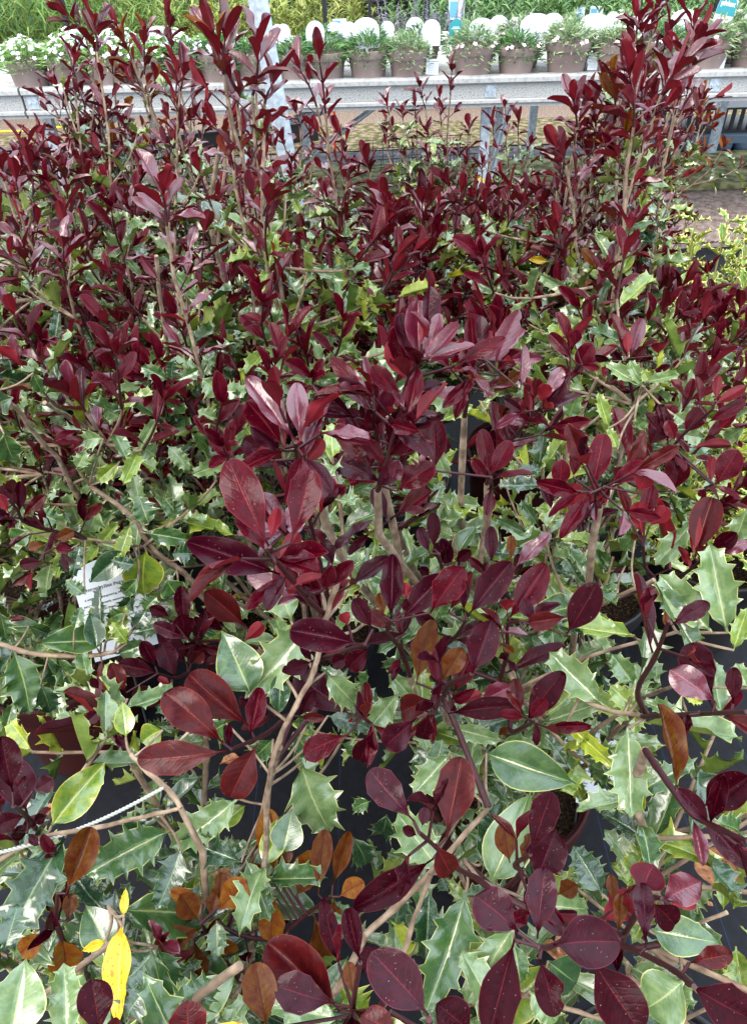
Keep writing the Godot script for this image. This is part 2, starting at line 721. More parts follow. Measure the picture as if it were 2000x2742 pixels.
[16,1,0.434,0.472,-2.307],
[9,1,0.404,0.638,-1.486],
[4,1,-0.128,0.848,-0.799],
[5,1,0.532,0.77,-0.905],
[1,1,-0.379,0.743,-0.935],
[7,1,-0.505,0.753,-1.452],
[4,1,0.005,0.746,-1.015],
[8,1,-0.127,0.604,-1.292],
[6,1,-0.652,0.662,-1.347],
[5,1,0.322,0.814,-1.144],
[11,1,-0.41,0.724,-1.588],
[4,1,-0.133,0.799,-1.125],
[4,1,-0.279,0.817,-0.852],
[4,1,-0.047,0.84,-0.908],
[9,1,0.193,0.618,-1.666],
[10,1,-0.682,0.623,-1.527],
[8,1,0.212,0.68,-1.248],
[4,1,-0.22,0.837,-1.065],
[9,1,0.307,0.643,-1.306],
[7,1,-0.614,0.82,-1.333],
[9,1,0.22,0.763,-1.36],
[6,1,-0.601,0.687,-1.214],
[1,1,-0.411,0.786,-0.862],
[8,1,0.023,0.774,-1.336],
[4,1,-0.09,0.624,-1.15],
[10,1,-0.772,0.704,-1.497],
[7,1,-0.441,0.779,-1.462],
[9,1,0.728,0.669,-1.322],
[9,1,0.265,0.704,-1.411],
[9,1,0.282,0.64,-1.311],
[1,1,-0.426,0.858,-0.877],
[8,1,0.007,0.65,-1.255],
[5,1,0.186,0.81,-0.95],
[8,1,-0.031,0.726,-1.487],
[1,1,-0.399,0.781,-0.905],
[4,1,0.089,0.612,-0.923],
[11,1,-0.271,0.752,-1.561],
[5,1,0.28,0.781,-1.119],
[4,1,-0.166,0.672,-1.039],
[5,1,0.478,0.63,-1.059],
[4,1,-0.169,0.804,-0.729],
[0,1,0.08,0.767,-0.731],
[8,1,0.105,0.735,-1.386],
[8,1,-0.019,0.697,-1.32],
[8,1,0.016,0.658,-1.15],
[7,1,-0.279,0.731,-1.118],
[4,1,-0.229,0.783,-0.839],
[4,1,0.027,0.841,-1.104],
[8,1,0.021,0.676,-1.32],
[9,1,0.35,0.718,-1.386],
[7,1,-0.205,0.693,-1.376],
[5,1,0.316,0.654,-1.021],
[4,1,-0.277,0.77,-0.852],
[8,1,-0.177,0.85,-1.324],
[4,1,0.023,0.851,-0.779],
[7,1,-0.431,0.628,-1.491],
[5,1,0.327,0.727,-0.909],
[8,1,-0.181,0.727,-1.344],
[5,1,0.485,0.71,-1.159],
[8,1,-0.089,0.801,-1.257],
[8,1,-0.155,0.835,-1.262],
[8,1,-0.073,0.755,-1.152],
[11,1,-0.201,0.697,-1.762],
[5,1,0.331,0.777,-1.137],
[9,1,0.232,0.605,-1.681],
[5,1,0.224,0.676,-1.087],
[4,1,-0.269,0.836,-0.719],
[4,1,-0.313,0.749,-1.022],
[5,1,0.171,0.733,-1.005],
[10,1,-0.605,0.681,-1.546],
[4,1,-0.09,0.835,-1.027],
[1,1,-0.438,0.662,-0.883],
[9,1,0.492,0.753,-1.263],
[8,1,-0.167,0.807,-1.429],
[5,1,0.389,0.802,-1.14],
[4,1,-0.286,0.802,-0.905],
[5,1,0.433,0.701,-1.083],
[4,1,-0.277,0.715,-0.954],
[7,1,-0.596,0.655,-1.315],
[4,1,-0.167,0.732,-1.17],
[4,1,-0.24,0.734,-0.957],
[7,1,-0.418,0.728,-1.126],
[4,1,-0.155,0.654,-0.957],
[7,1,-0.182,0.76,-1.208],
[8,1,0.112,0.622,-1.527],
[9,1,0.698,0.63,-1.366],
[5,1,0.208,0.685,-1.139],
[5,1,0.631,0.705,-1.232],
[4,1,-0.37,0.773,-0.932],
[8,1,-0.074,0.661,-1.324],
[5,1,0.318,0.816,-0.958],
[5,1,0.478,0.776,-0.86],
[8,1,-0.001,0.651,-1.269],
[4,1,-0.356,0.78,-0.931],
[7,1,-0.328,0.635,-1.161],
[7,1,-0.447,0.682,-1.211],
[8,1,0.088,0.726,-1.486],
[9,1,0.204,0.68,-1.584],
[5,1,0.208,0.76,-0.998],
[5,1,0.374,0.658,-1.141],
[4,1,-0.062,0.747,-0.844],
[4,1,-0.139,0.852,-0.931],
[5,1,0.43,0.628,-1.117],
[8,1,0.16,0.843,-1.312],
[5,1,0.568,0.67,-0.985],
[9,1,0.484,0.604,-1.272],
[5,1,0.429,0.816,-0.964],
[5,1,0.197,0.824,-0.898],
[4,1,-0.337,0.688,-0.898],
[10,1,-0.782,0.617,-1.541],
[6,1,-0.596,0.631,-1.203],
[7,1,-0.525,0.672,-1.46],
[0,1,0.359,0.826,-0.671],
[5,1,0.543,0.807,-0.972],
[9,1,0.4,0.624,-1.572],
[5,1,0.486,0.759,-0.977],
[5,1,0.224,0.804,-0.982],
[8,1,-0.046,0.849,-1.141],
[9,1,0.29,0.658,-1.312],
[4,1,-0.31,0.696,-0.853],
[8,1,0.018,0.607,-1.319],
[0,1,0.234,0.828,-0.759],
[11,1,-0.217,0.69,-1.497],
[1,1,-0.37,0.723,-0.843],
[4,1,0.007,0.651,-1.004],
[8,1,0.182,0.698,-1.162],
[8,1,0.126,0.714,-1.407],
[6,1,-0.613,0.666,-1.012],
[5,1,0.382,0.756,-0.989],
[8,1,0.18,0.802,-1.305],
[4,1,-0.197,0.804,-0.755],
[5,1,0.376,0.775,-1.047],
[7,1,-0.53,0.732,-1.214],
[7,1,-0.437,0.825,-1.201],
[11,1,-0.185,0.648,-1.675],
[8,1,0.125,0.724,-1.418],
[8,1,0.052,0.731,-1.15]]
const BASES := [
[0.19,-0.6],
[-0.6,-0.88],
[-0.24,-0.26],
[0.3,-0.17],
[-0.14,-0.92],
[0.4,-1.02],
[-0.68,-1.12],
[-0.42,-1.3],
[0.04,-1.36],
[0.36,-1.46],
[-0.76,-1.64],
[-0.24,-1.72],
[-0.62,-2.08],
[-0.2,-2.28],
[0.24,-2.44],
[0.56,-1.9],
[0.6,-2.42]]
const STEMS := [
[2,0,0.002,0.0017,[-0.321,0.744,-0.277],[-0.283,0.746,-0.297],[-0.243,0.744,-0.304],[-0.203,0.745,-0.312],[-0.172,0.75,-0.316]],
[2,0,0.0025,0.0022,[-0.172,0.75,-0.316],[-0.185,0.754,-0.331],[-0.203,0.76,-0.345],[-0.22,0.766,-0.359]],
[2,0,0.0028,0.0024,[-0.142,0.575,-0.345],[-0.119,0.661,-0.347],[-0.098,0.748,-0.344],[-0.08,0.827,-0.323]],
[2,0,0.0021,0.0018,[-0.087,0.821,-0.311],[-0.076,0.847,-0.324],[-0.064,0.87,-0.331],[-0.05,0.895,-0.34],[-0.043,0.918,-0.343],[-0.035,0.949,-0.355],[-0.027,0.974,-0.359]],
[2,0,0.0034,0.0029,[-0.154,0.767,-0.146],[-0.131,0.79,-0.158],[-0.111,0.812,-0.165],[-0.093,0.834,-0.167]],
[1,0,0.0029,0.0025,[-0.454,0.669,-0.574],[-0.417,0.65,-0.571],[-0.383,0.639,-0.573],[-0.343,0.631,-0.579],[-0.322,0.631,-0.583]],
[4,0,0.0034,0.0029,[-0.259,0.628,-0.717],[-0.282,0.661,-0.715],[-0.299,0.697,-0.717],[-0.306,0.73,-0.719],[-0.347,0.783,-0.72]],
[4,0,0.0019,0.0016,[-0.301,0.685,-0.712],[-0.334,0.704,-0.701],[-0.361,0.723,-0.69]],
[1,0,0.0029,0.0024,[-0.384,0.757,-0.869],[-0.39,0.812,-0.826],[-0.395,0.866,-0.781]],
[1,0,0.0032,0.0027,[-0.424,0.752,-0.82],[-0.434,0.809,-0.802],[-0.431,0.857,-0.782],[-0.434,0.9,-0.755]],
[0,0,0.0021,0.0018,[0.152,0.779,-0.411],[0.167,0.786,-0.397],[0.191,0.79,-0.374],[0.207,0.8,-0.361],[0.221,0.811,-0.35]],
[0,0,0.0019,0.0016,[0.131,0.756,-0.421],[0.16,0.772,-0.425],[0.194,0.791,-0.428],[0.231,0.811,-0.426],[0.264,0.83,-0.422]],
[0,0,0.0023,0.0019,[0.175,0.641,-0.416],[0.198,0.7,-0.402],[0.217,0.758,-0.388]],
[0,0,0.0023,0.002,[0.244,0.73,-0.544],[0.258,0.764,-0.528],[0.278,0.802,-0.512]],
[0,0,0.002,0.0017,[0.258,0.725,-0.427],[0.26,0.801,-0.387]],
[2,0,0.0026,0.0022,[-0.017,0.728,-0.22],[0.016,0.749,-0.239],[0.043,0.772,-0.255],[0.08,0.803,-0.28]],
[2,0,0.002,0.0017,[0.009,0.721,-0.201],[0.02,0.75,-0.222],[0.033,0.78,-0.241]],
[3,0,0.0016,0.0014,[0.061,0.767,-0.257],[0.069,0.781,-0.236],[0.078,0.797,-0.22]],
[3,0,0.0015,0.0013,[0.203,0.713,-0.208],[0.223,0.743,-0.211],[0.244,0.774,-0.21]],
[3,0,0.002,0.0017,[0.09,0.702,-0.186],[0.132,0.696,-0.175],[0.162,0.69,-0.168]],
[2,0,0.0017,0.0014,[-0.213,0.722,-0.224],[-0.199,0.761,-0.222],[-0.195,0.803,-0.217]],
[0,0,0.0021,0.0018,[0.244,0.811,-0.743],[0.256,0.865,-0.745],[0.26,0.901,-0.736]],
[0,0,0.0017,0.0014,[0.239,0.829,-0.719],[0.254,0.858,-0.709],[0.264,0.882,-0.697]],
[0,0,0.002,0.0017,[0.281,0.814,-0.666],[0.278,0.881,-0.665],[0.279,0.94,-0.653]],
[4,0,0.0027,0.0023,[-0.293,0.778,-0.954],[-0.276,0.856,-0.932],[-0.263,0.924,-0.9],[-0.247,1.006,-0.873]],
[7,0,0.0039,0.0033,[-0.243,0.85,-1.23],[-0.244,0.897,-1.208],[-0.234,0.96,-1.191],[-0.213,1.023,-1.174],[-0.19,1.068,-1.151]],
[3,1,0.0026,0.0013,[0.076,0.794,-0.223],[0.094,0.775,-0.213],[0.066,0.808,-0.224],[0.049,0.837,-0.22],[0.031,0.87,-0.222],[0.021,0.9,-0.216]],
[3,3,0.0011,0.0009,[0.033,0.865,-0.222],[0.04,0.871,-0.226]],
[3,3,0.0011,0.0009,[0.021,0.9,-0.216],[0.018,0.905,-0.221]],
[3,3,0.0011,0.0009,[0.035,0.862,-0.221],[0.031,0.861,-0.217]],
[3,1,0.0026,0.0013,[0.062,0.77,-0.253],[0.086,0.742,-0.243],[0.098,0.792,-0.235],[0.087,0.836,-0.222],[0.09,0.882,-0.208]],
[3,3,0.0011,0.0009,[0.095,0.805,-0.231],[0.098,0.808,-0.232]],
[3,3,0.0011,0.0009,[0.098,0.792,-0.235],[0.12,0.8,-0.216]],
[3,1,0.0026,0.0013,[0.062,0.77,-0.253],[0.086,0.742,-0.243],[0.099,0.797,-0.209],[0.113,0.852,-0.175],[0.089,0.903,-0.149],[0.071,0.957,-0.131]],
[3,3,0.0011,0.0009,[0.098,0.79,-0.213],[0.106,0.803,-0.224]],
[3,3,0.0011,0.0009,[0.071,0.957,-0.131],[0.062,0.962,-0.136]],
[3,3,0.0011,0.0009,[0.071,0.957,-0.131],[0.06,0.961,-0.133]],
[3,3,0.0011,0.0009,[0.075,0.946,-0.135],[0.073,0.946,-0.129]],
[3,3,0.0011,0.0009,[0.111,0.856,-0.172],[0.119,0.86,-0.156]],
[3,1,0.0026,0.0013,[0.078,0.797,-0.22],[0.126,0.796,-0.194],[0.142,0.849,-0.166],[0.149,0.9,-0.138],[0.142,0.95,-0.114]],
[3,3,0.0011,0.0009,[0.145,0.871,-0.154],[0.148,0.874,-0.156]],
[3,3,0.0011,0.0009,[0.146,0.925,-0.126],[0.15,0.93,-0.13]],
[3,3,0.0011,0.0009,[0.14,0.841,-0.17],[0.142,0.845,-0.173]],
[3,1,0.0026,0.0013,[0.207,0.719,-0.209],[0.171,0.744,-0.199],[0.168,0.802,-0.198],[0.165,0.857,-0.189],[0.155,0.906,-0.17]],
[3,3,0.0011,0.0009,[0.166,0.855,-0.19],[0.161,0.858,-0.193]],
[3,3,0.0011,0.0009,[0.155,0.906,-0.17],[0.157,0.907,-0.167]],
[3,3,0.0011,0.0009,[0.17,0.772,-0.198],[0.151,0.777,-0.205]],
[3,3,0.0011,0.0009,[0.168,0.802,-0.198],[0.155,0.809,-0.207]],
[0,1,0.0026,0.0013,[0.221,0.811,-0.35],[0.213,0.826,-0.34],[0.214,0.907,-0.288],[0.205,0.986,-0.237]],
[0,3,0.0011,0.0009,[0.21,0.939,-0.268],[0.212,0.944,-0.272]],
[0,3,0.0011,0.0009,[0.207,0.966,-0.25],[0.208,0.97,-0.253]],
[3,2,0.0026,0.0013,[0.178,0.893,-0.27],[0.175,0.913,-0.243],[0.177,0.931,-0.208],[0.176,0.956,-0.187],[0.178,0.983,-0.166]],
[3,3,0.0011,0.0009,[0.177,0.939,-0.202],[0.179,0.943,-0.204]],
[3,2,0.0026,0.0013,[0.02,0.912,-0.103],[0.015,1.002,-0.091]],
[3,3,0.0011,0.0009,[0.018,0.934,-0.1],[0.037,0.943,-0.1]],
[3,3,0.0011,0.0009,[0.017,0.954,-0.097],[0.004,0.958,-0.096]],
[2,1,0.0026,0.0013,[0.009,0.721,-0.201],[-0.014,0.769,-0.15],[-0.022,0.843,-0.136],[-0.015,0.922,-0.138]],
[2,3,0.0011,0.0009,[-0.022,0.849,-0.136],[-0.029,0.852,-0.136]],
[2,3,0.0011,0.0009,[-0.021,0.856,-0.136],[-0.032,0.861,-0.137]],
[2,3,0.0011,0.0009,[-0.022,0.843,-0.136],[-0.069,0.864,-0.125]],
[2,2,0.0026,0.0013,[-0.119,0.978,-0.086],[-0.105,1.037,-0.082]],
[2,3,0.0011,0.0009,[-0.109,1.02,-0.083],[-0.105,1.02,-0.084]],
[2,2,0.0026,0.0013,[-0.085,0.969,-0.087],[-0.073,1.028,-0.08]],
[2,1,0.0026,0.0013,[-0.142,0.575,-0.345],[-0.166,0.56,-0.266],[-0.166,0.619,-0.265],[-0.159,0.673,-0.253]],
[2,3,0.0011,0.0009,[-0.159,0.67,-0.253],[-0.151,0.673,-0.256]],
[2,3,0.0011,0.0009,[-0.159,0.673,-0.253],[-0.145,0.68,-0.261]],
[2,3,0.0011,0.0009,[-0.166,0.597,-0.265],[-0.154,0.6,-0.269]],
[2,3,0.0011,0.0009,[-0.166,0.617,-0.265],[-0.175,0.621,-0.259]],
[2,3,0.0011,0.0009,[-0.159,0.673,-0.253],[-0.157,0.683,-0.264]],
[2,3,0.0011,0.0009,[-0.159,0.673,-0.253],[-0.143,0.682,-0.263]],
[2,1,0.0026,0.0013,[-0.142,0.575,-0.345],[-0.168,0.571,-0.295],[-0.113,0.597,-0.265],[-0.068,0.64,-0.273],[-0.047,0.683,-0.267]],
[2,3,0.0011,0.0009,[-0.078,0.631,-0.271],[-0.101,0.661,-0.297]],
[2,3,0.0011,0.0009,[-0.083,0.626,-0.271],[-0.105,0.655,-0.295]],
[2,3,0.0011,0.0009,[-0.074,0.634,-0.272],[-0.097,0.663,-0.296]],
[2,3,0.0011,0.0009,[-0.079,0.63,-0.271],[-0.095,0.651,-0.29]],
[2,3,0.0011,0.0009,[-0.055,0.666,-0.27],[-0.06,0.671,-0.274]],
[2,3,0.0011,0.0009,[-0.047,0.683,-0.267],[-0.046,0.689,-0.274]],
[2,3,0.0011,0.0009,[-0.047,0.683,-0.267],[-0.041,0.684,-0.266]],
[2,3,0.0011,0.0009,[-0.087,0.622,-0.27],[-0.102,0.64,-0.286]],
[2,3,0.0011,0.0009,[-0.069,0.64,-0.273],[-0.065,0.64,-0.267]],
[2,3,0.0011,0.0009,[-0.073,0.636,-0.272],[-0.082,0.647,-0.283]],
[2,2,0.0026,0.0013,[-0.28,0.642,-0.246],[-0.273,0.697,-0.248],[-0.257,0.749,-0.25]],
[2,3,0.0011,0.0009,[-0.257,0.749,-0.25],[-0.251,0.748,-0.25]],
[2,3,0.0011,0.0009,[-0.275,0.688,-0.247],[-0.281,0.693,-0.243]],
[2,3,0.0011,0.0009,[-0.272,0.702,-0.248],[-0.262,0.702,-0.247]],
[2,2,0.0026,0.0013,[-0.315,0.692,-0.328],[-0.299,0.76,-0.31],[-0.278,0.823,-0.284]],
[2,3,0.0011,0.0009,[-0.288,0.794,-0.296],[-0.277,0.803,-0.307]],
[2,3,0.0011,0.0009,[-0.278,0.823,-0.284],[-0.278,0.831,-0.291]],
[2,1,0.0026,0.0013,[-0.04,0.93,-0.348],[-0.033,0.926,-0.364],[-0.045,0.966,-0.348],[-0.052,1.006,-0.33],[-0.058,1.045,-0.311],[-0.056,1.078,-0.288]],
[2,3,0.0011,0.0009,[-0.057,1.065,-0.297],[-0.046,1.07,-0.299]],
[2,3,0.0011,0.0009,[-0.052,1.004,-0.331],[-0.057,1.003,-0.326]],
[2,1,0.0026,0.0013,[-0.053,0.89,-0.338],[-0.049,0.877,-0.366],[-0.028,0.927,-0.335],[-0.008,0.977,-0.302]],
[2,3,0.0011,0.0009,[-0.02,0.947,-0.322],[-0.018,0.945,-0.317]],
[2,3,0.0011,0.0009,[-0.016,0.957,-0.315],[-0.019,0.97,-0.323]],
[2,3,0.0011,0.0009,[-0.008,0.977,-0.302],[-0.003,0.985,-0.307]],
[2,1,0.0026,0.0013,[-0.049,0.9,-0.341],[-0.04,0.886,-0.41],[-0.041,0.956,-0.396],[-0.043,1.021,-0.374]],
[2,3,0.0011,0.0009,[-0.04,0.886,-0.41],[-0.032,0.873,-0.378]],
[2,1,0.0026,0.0013,[-0.087,0.795,-0.332],[-0.076,0.806,-0.366],[-0.089,0.842,-0.326],[-0.106,0.882,-0.289]],
[2,3,0.0011,0.0009,[-0.106,0.882,-0.289],[-0.111,0.887,-0.291]],
[2,3,0.0011,0.0009,[-0.095,0.856,-0.313],[-0.099,0.865,-0.319]],
[2,1,0.0026,0.0013,[-0.087,0.795,-0.332],[-0.038,0.799,-0.397],[-0.015,0.826,-0.35],[-0.006,0.864,-0.316]],
[2,3,0.0011,0.0009,[-0.019,0.822,-0.357],[-0.023,0.821,-0.353]],
[2,3,0.0011,0.0009,[-0.015,0.827,-0.349],[-0.026,0.825,-0.334]],
[2,3,0.0011,0.0009,[-0.006,0.864,-0.316],[-0.006,0.863,-0.311]],
[2,3,0.0011,0.0009,[-0.013,0.836,-0.341],[-0.01,0.839,-0.343]],
[2,3,0.0011,0.0009,[-0.016,0.825,-0.351],[-0.023,0.825,-0.345]],
[4,2,0.0026,0.0013,[-0.157,0.582,-0.621],[-0.189,0.624,-0.599],[-0.212,0.66,-0.571],[-0.215,0.694,-0.546]],
[4,3,0.0011,0.0009,[-0.215,0.694,-0.546],[-0.218,0.7,-0.548]],
[4,3,0.0011,0.0009,[-0.173,0.602,-0.61],[-0.167,0.623,-0.624]],
[4,3,0.0011,0.0009,[-0.215,0.694,-0.546],[-0.231,0.723,-0.556]],
[4,3,0.0011,0.0009,[-0.189,0.624,-0.599],[-0.188,0.634,-0.605]],
[4,3,0.0011,0.0009,[-0.172,0.601,-0.611],[-0.171,0.605,-0.614]],
[2,2,0.0026,0.0013,[-0.228,0.588,-0.573],[-0.228,0.627,-0.55],[-0.23,0.66,-0.519],[-0.237,0.701,-0.495]],
[2,3,0.0011,0.0009,[-0.228,0.627,-0.55],[-0.228,0.636,-0.557]],
[2,3,0.0011,0.0009,[-0.228,0.588,-0.573],[-0.199,0.605,-0.586]],
[2,3,0.0011,0.0009,[-0.237,0.701,-0.495],[-0.239,0.708,-0.499]],
[2,3,0.0011,0.0009,[-0.231,0.669,-0.514],[-0.235,0.66,-0.481]],
[2,3,0.0011,0.0009,[-0.237,0.701,-0.495],[-0.263,0.707,-0.467]],
[2,3,0.0011,0.0009,[-0.231,0.666,-0.516],[-0.232,0.664,-0.507]],
[2,3,0.0011,0.0009,[-0.228,0.627,-0.55],[-0.223,0.636,-0.557]],
[2,3,0.0011,0.0009,[-0.228,0.588,-0.573],[-0.211,0.593,-0.575]],
[2,2,0.0026,0.0013,[-0.286,0.606,-0.46],[-0.288,0.647,-0.457],[-0.284,0.68,-0.447],[-0.28,0.729,-0.457]],
[2,3,0.0011,0.0009,[-0.284,0.682,-0.447],[-0.287,0.684,-0.445]],
[2,3,0.0011,0.0009,[-0.283,0.689,-0.448],[-0.3,0.699,-0.438]],
[4,1,0.0026,0.0013,[-0.361,0.723,-0.69],[-0.361,0.766,-0.657],[-0.359,0.793,-0.609],[-0.346,0.812,-0.56]],
[4,3,0.0011,0.0009,[-0.357,0.797,-0.6],[-0.359,0.799,-0.599]],
[4,3,0.0011,0.0009,[-0.352,0.804,-0.582],[-0.348,0.802,-0.581]],
[4,1,0.0026,0.0013,[-0.361,0.723,-0.69],[-0.399,0.784,-0.651],[-0.387,0.829,-0.623],[-0.373,0.869,-0.593]],
[4,3,0.0011,0.0009,[-0.389,0.823,-0.627],[-0.393,0.822,-0.619]],
[4,3,0.0011,0.0009,[-0.383,0.839,-0.615],[-0.388,0.839,-0.607]],
[0,2,0.0026,0.0013,[0.028,0.788,-0.416],[0.019,0.839,-0.407],[0.008,0.884,-0.388],[0.011,0.925,-0.365]],
[0,3,0.0011,0.0009,[0.011,0.925,-0.365],[0.017,0.927,-0.363]],
[0,3,0.0011,0.0009,[0.011,0.925,-0.365],[0.039,0.936,-0.362]],
[0,3,0.0011,0.0009,[0.011,0.925,-0.365],[0.005,0.929,-0.366]],
[0,3,0.0011,0.0009,[0.011,0.925,-0.365],[0.021,0.939,-0.372]],
[0,3,0.0011,0.0009,[0.011,0.925,-0.365],[0.021,0.932,-0.367]],
[0,3,0.0011,0.0009,[0.009,0.899,-0.379],[0.013,0.9,-0.377]],
[0,3,0.0011,0.0009,[0.014,0.859,-0.399],[0.023,0.866,-0.402]],
[0,1,0.0026,0.0013,[0.131,0.756,-0.421],[0.064,0.759,-0.458],[0.072,0.824,-0.433],[0.073,0.882,-0.401]],
[0,3,0.0011,0.0009,[0.072,0.873,-0.406],[0.059,0.881,-0.41]],
[0,3,0.0011,0.0009,[0.073,0.882,-0.401],[0.071,0.887,-0.404]],
[0,3,0.0011,0.0009,[0.067,0.785,-0.448],[0.06,0.79,-0.451]],
[0,2,0.0026,0.0013,[0.074,0.771,-0.518],[0.065,0.833,-0.497],[0.056,0.89,-0.47]],
[0,3,0.0011,0.0009,[0.063,0.848,-0.491],[0.068,0.85,-0.49]],
[0,3,0.0011,0.0009,[0.056,0.89,-0.47],[0.048,0.892,-0.469]],
[0,3,0.0011,0.0009,[0.056,0.89,-0.47],[0.052,0.894,-0.472]],
[0,3,0.0011,0.0009,[0.061,0.861,-0.484],[0.073,0.866,-0.483]],
[0,3,0.0011,0.0009,[0.064,0.84,-0.494],[0.051,0.841,-0.491]],
[0,2,0.0026,0.0013,[0.139,0.765,-0.527],[0.121,0.82,-0.502],[0.108,0.872,-0.472]],
[0,3,0.0011,0.0009,[0.108,0.872,-0.472],[0.104,0.873,-0.471]],
[0,3,0.0011,0.0009,[0.109,0.87,-0.473],[0.121,0.877,-0.471]],
[0,3,0.0011,0.0009,[0.115,0.843,-0.489],[0.129,0.85,-0.487]],
[0,3,0.0011,0.0009,[0.125,0.809,-0.507],[0.14,0.82,-0.507]],
[0,1,0.0026,0.0013,[0.131,0.756,-0.421],[0.115,0.756,-0.426],[0.117,0.806,-0.425],[0.112,0.852,-0.418],[0.116,0.885,-0.394]],
[0,3,0.0011,0.0009,[0.116,0.885,-0.394],[0.147,0.892,-0.373]],
[0,3,0.0011,0.0009,[0.116,0.885,-0.394],[0.149,0.902,-0.383]],
[0,3,0.0011,0.0009,[0.113,0.861,-0.411],[0.11,0.869,-0.417]],
[0,3,0.0011,0.0009,[0.116,0.775,-0.426],[0.119,0.776,-0.424]],
[0,3,0.0011,0.0009,[0.113,0.84,-0.42],[0.103,0.842,-0.419]],
[0,3,0.0011,0.0009,[0.115,0.884,-0.395],[0.117,0.881,-0.388]],
[0,3,0.0011,0.0009,[0.116,0.885,-0.394],[0.124,0.889,-0.391]],
[0,3,0.0011,0.0009,[0.115,0.821,-0.422],[0.109,0.822,-0.422]],
[0,2,0.0026,0.0013,[0.055,0.811,-0.377],[0.054,0.861,-0.352],[0.066,0.911,-0.325]],
[0,3,0.0011,0.0009,[0.054,0.842,-0.362],[0.05,0.844,-0.363]],
[0,3,0.0011,0.0009,[0.054,0.834,-0.366],[0.06,0.834,-0.363]],
[0,3,0.0011,0.0009,[0.054,0.821,-0.372],[0.031,0.832,-0.376]],
[0,3,0.0011,0.0009,[0.054,0.861,-0.352],[0.049,0.865,-0.354]],
[2,1,0.0026,0.0013,[0.08,0.803,-0.28],[0.054,0.824,-0.361],[0.041,0.861,-0.328],[0.031,0.902,-0.299]],
[2,3,0.0011,0.0009,[0.049,0.839,-0.348],[0.045,0.843,-0.351]],
[2,3,0.0011,0.0009,[0.031,0.902,-0.299],[0.025,0.902,-0.296]],
[2,3,0.0011,0.0009,[0.05,0.838,-0.349],[0.054,0.837,-0.342]],
[2,3,0.0011,0.0009,[0.054,0.824,-0.361],[0.081,0.834,-0.355]],
[2,3,0.0011,0.0009,[0.054,0.824,-0.361],[0.062,0.827,-0.359]],
[2,3,0.0011,0.0009,[0.039,0.871,-0.321],[0.037,0.876,-0.326]],
[0,1,0.0026,0.0013,[0.131,0.756,-0.421],[0.114,0.767,-0.37],[0.12,0.812,-0.345],[0.118,0.856,-0.32]],
[0,3,0.0011,0.0009,[0.114,0.769,-0.369],[0.113,0.772,-0.371]],
[0,1,0.0026,0.0013,[0.221,0.811,-0.35],[0.197,0.867,-0.336],[0.194,0.923,-0.324],[0.187,0.978,-0.311]],
[0,1,0.0026,0.0013,[0.247,0.737,-0.541],[0.311,0.731,-0.574],[0.281,0.789,-0.543],[0.257,0.851,-0.513]],
[0,3,0.0011,0.0009,[0.301,0.749,-0.565],[0.318,0.766,-0.561]],
[0,3,0.0011,0.0009,[0.257,0.851,-0.513],[0.256,0.857,-0.516]],
[0,3,0.0011,0.0009,[0.257,0.851,-0.513],[0.243,0.872,-0.526]],
[0,3,0.0011,0.0009,[0.257,0.851,-0.513],[0.257,0.872,-0.522]],
[0,3,0.0011,0.0009,[0.257,0.851,-0.513],[0.261,0.869,-0.519]],
[0,3,0.0011,0.0009,[0.257,0.851,-0.513],[0.254,0.859,-0.517]],
[0,1,0.0026,0.0013,[0.255,0.758,-0.532],[0.333,0.74,-0.572],[0.321,0.797,-0.529],[0.309,0.859,-0.49]],
[0,3,0.0011,0.0009,[0.316,0.825,-0.512],[0.313,0.829,-0.515]],
[0,3,0.0011,0.0009,[0.316,0.825,-0.512],[0.311,0.83,-0.516]],
[0,3,0.0011,0.0009,[0.309,0.859,-0.49],[0.315,0.862,-0.486]],
[0,1,0.0026,0.0013,[0.247,0.737,-0.541],[0.238,0.774,-0.621],[0.22,0.824,-0.589],[0.206,0.868,-0.55]],
[0,3,0.0011,0.0009,[0.22,0.824,-0.589],[0.213,0.826,-0.59]],
[0,3,0.0011,0.0009,[0.22,0.824,-0.589],[0.191,0.827,-0.59]],
[0,3,0.0011,0.0009,[0.238,0.774,-0.621],[0.162,0.752,-0.596]],
[0,2,0.0026,0.0013,[0.024,0.815,-0.594],[0.017,0.864,-0.544],[0.012,0.912,-0.493]],
[0,3,0.0011,0.0009,[0.024,0.815,-0.594],[0.018,0.809,-0.584]],
[0,3,0.0011,0.0009,[0.024,0.815,-0.594],[0.031,0.818,-0.594]],
[0,2,0.0026,0.0013,[-0.045,0.972,-0.464],[-0.051,1.026,-0.423],[-0.047,1.079,-0.381]],
[0,3,0.0011,0.0009,[-0.047,1.072,-0.387],[-0.055,1.073,-0.384]],
[0,3,0.0011,0.0009,[-0.051,1.029,-0.421],[-0.057,1.03,-0.418]],
[0,3,0.0011,0.0009,[-0.047,1.07,-0.389],[-0.055,1.071,-0.386]],
[0,3,0.0011,0.0009,[-0.049,1.048,-0.405],[-0.067,1.052,-0.398]],
[0,2,0.0026,0.0013,[0.004,0.957,-0.479],[0.01,0.988,-0.466],[0.021,1.039,-0.465],[0.027,1.076,-0.453],[0.035,1.104,-0.434]],
[0,3,0.0011,0.0009,[0.035,1.104,-0.434],[0.035,1.114,-0.436]],
[0,3,0.0011,0.0009,[0.035,1.104,-0.434],[0.039,1.105,-0.432]],
[0,3,0.0011,0.0009,[0.035,1.104,-0.434],[0.04,1.106,-0.432]],
[0,3,0.0011,0.0009,[0.018,1.027,-0.465],[0.026,1.027,-0.463]],
[0,3,0.0011,0.0009,[0.015,1.013,-0.466],[0.007,1.017,-0.466]],
[0,3,0.0011,0.0009,[0.006,0.965,-0.476],[0.019,0.964,-0.469]],
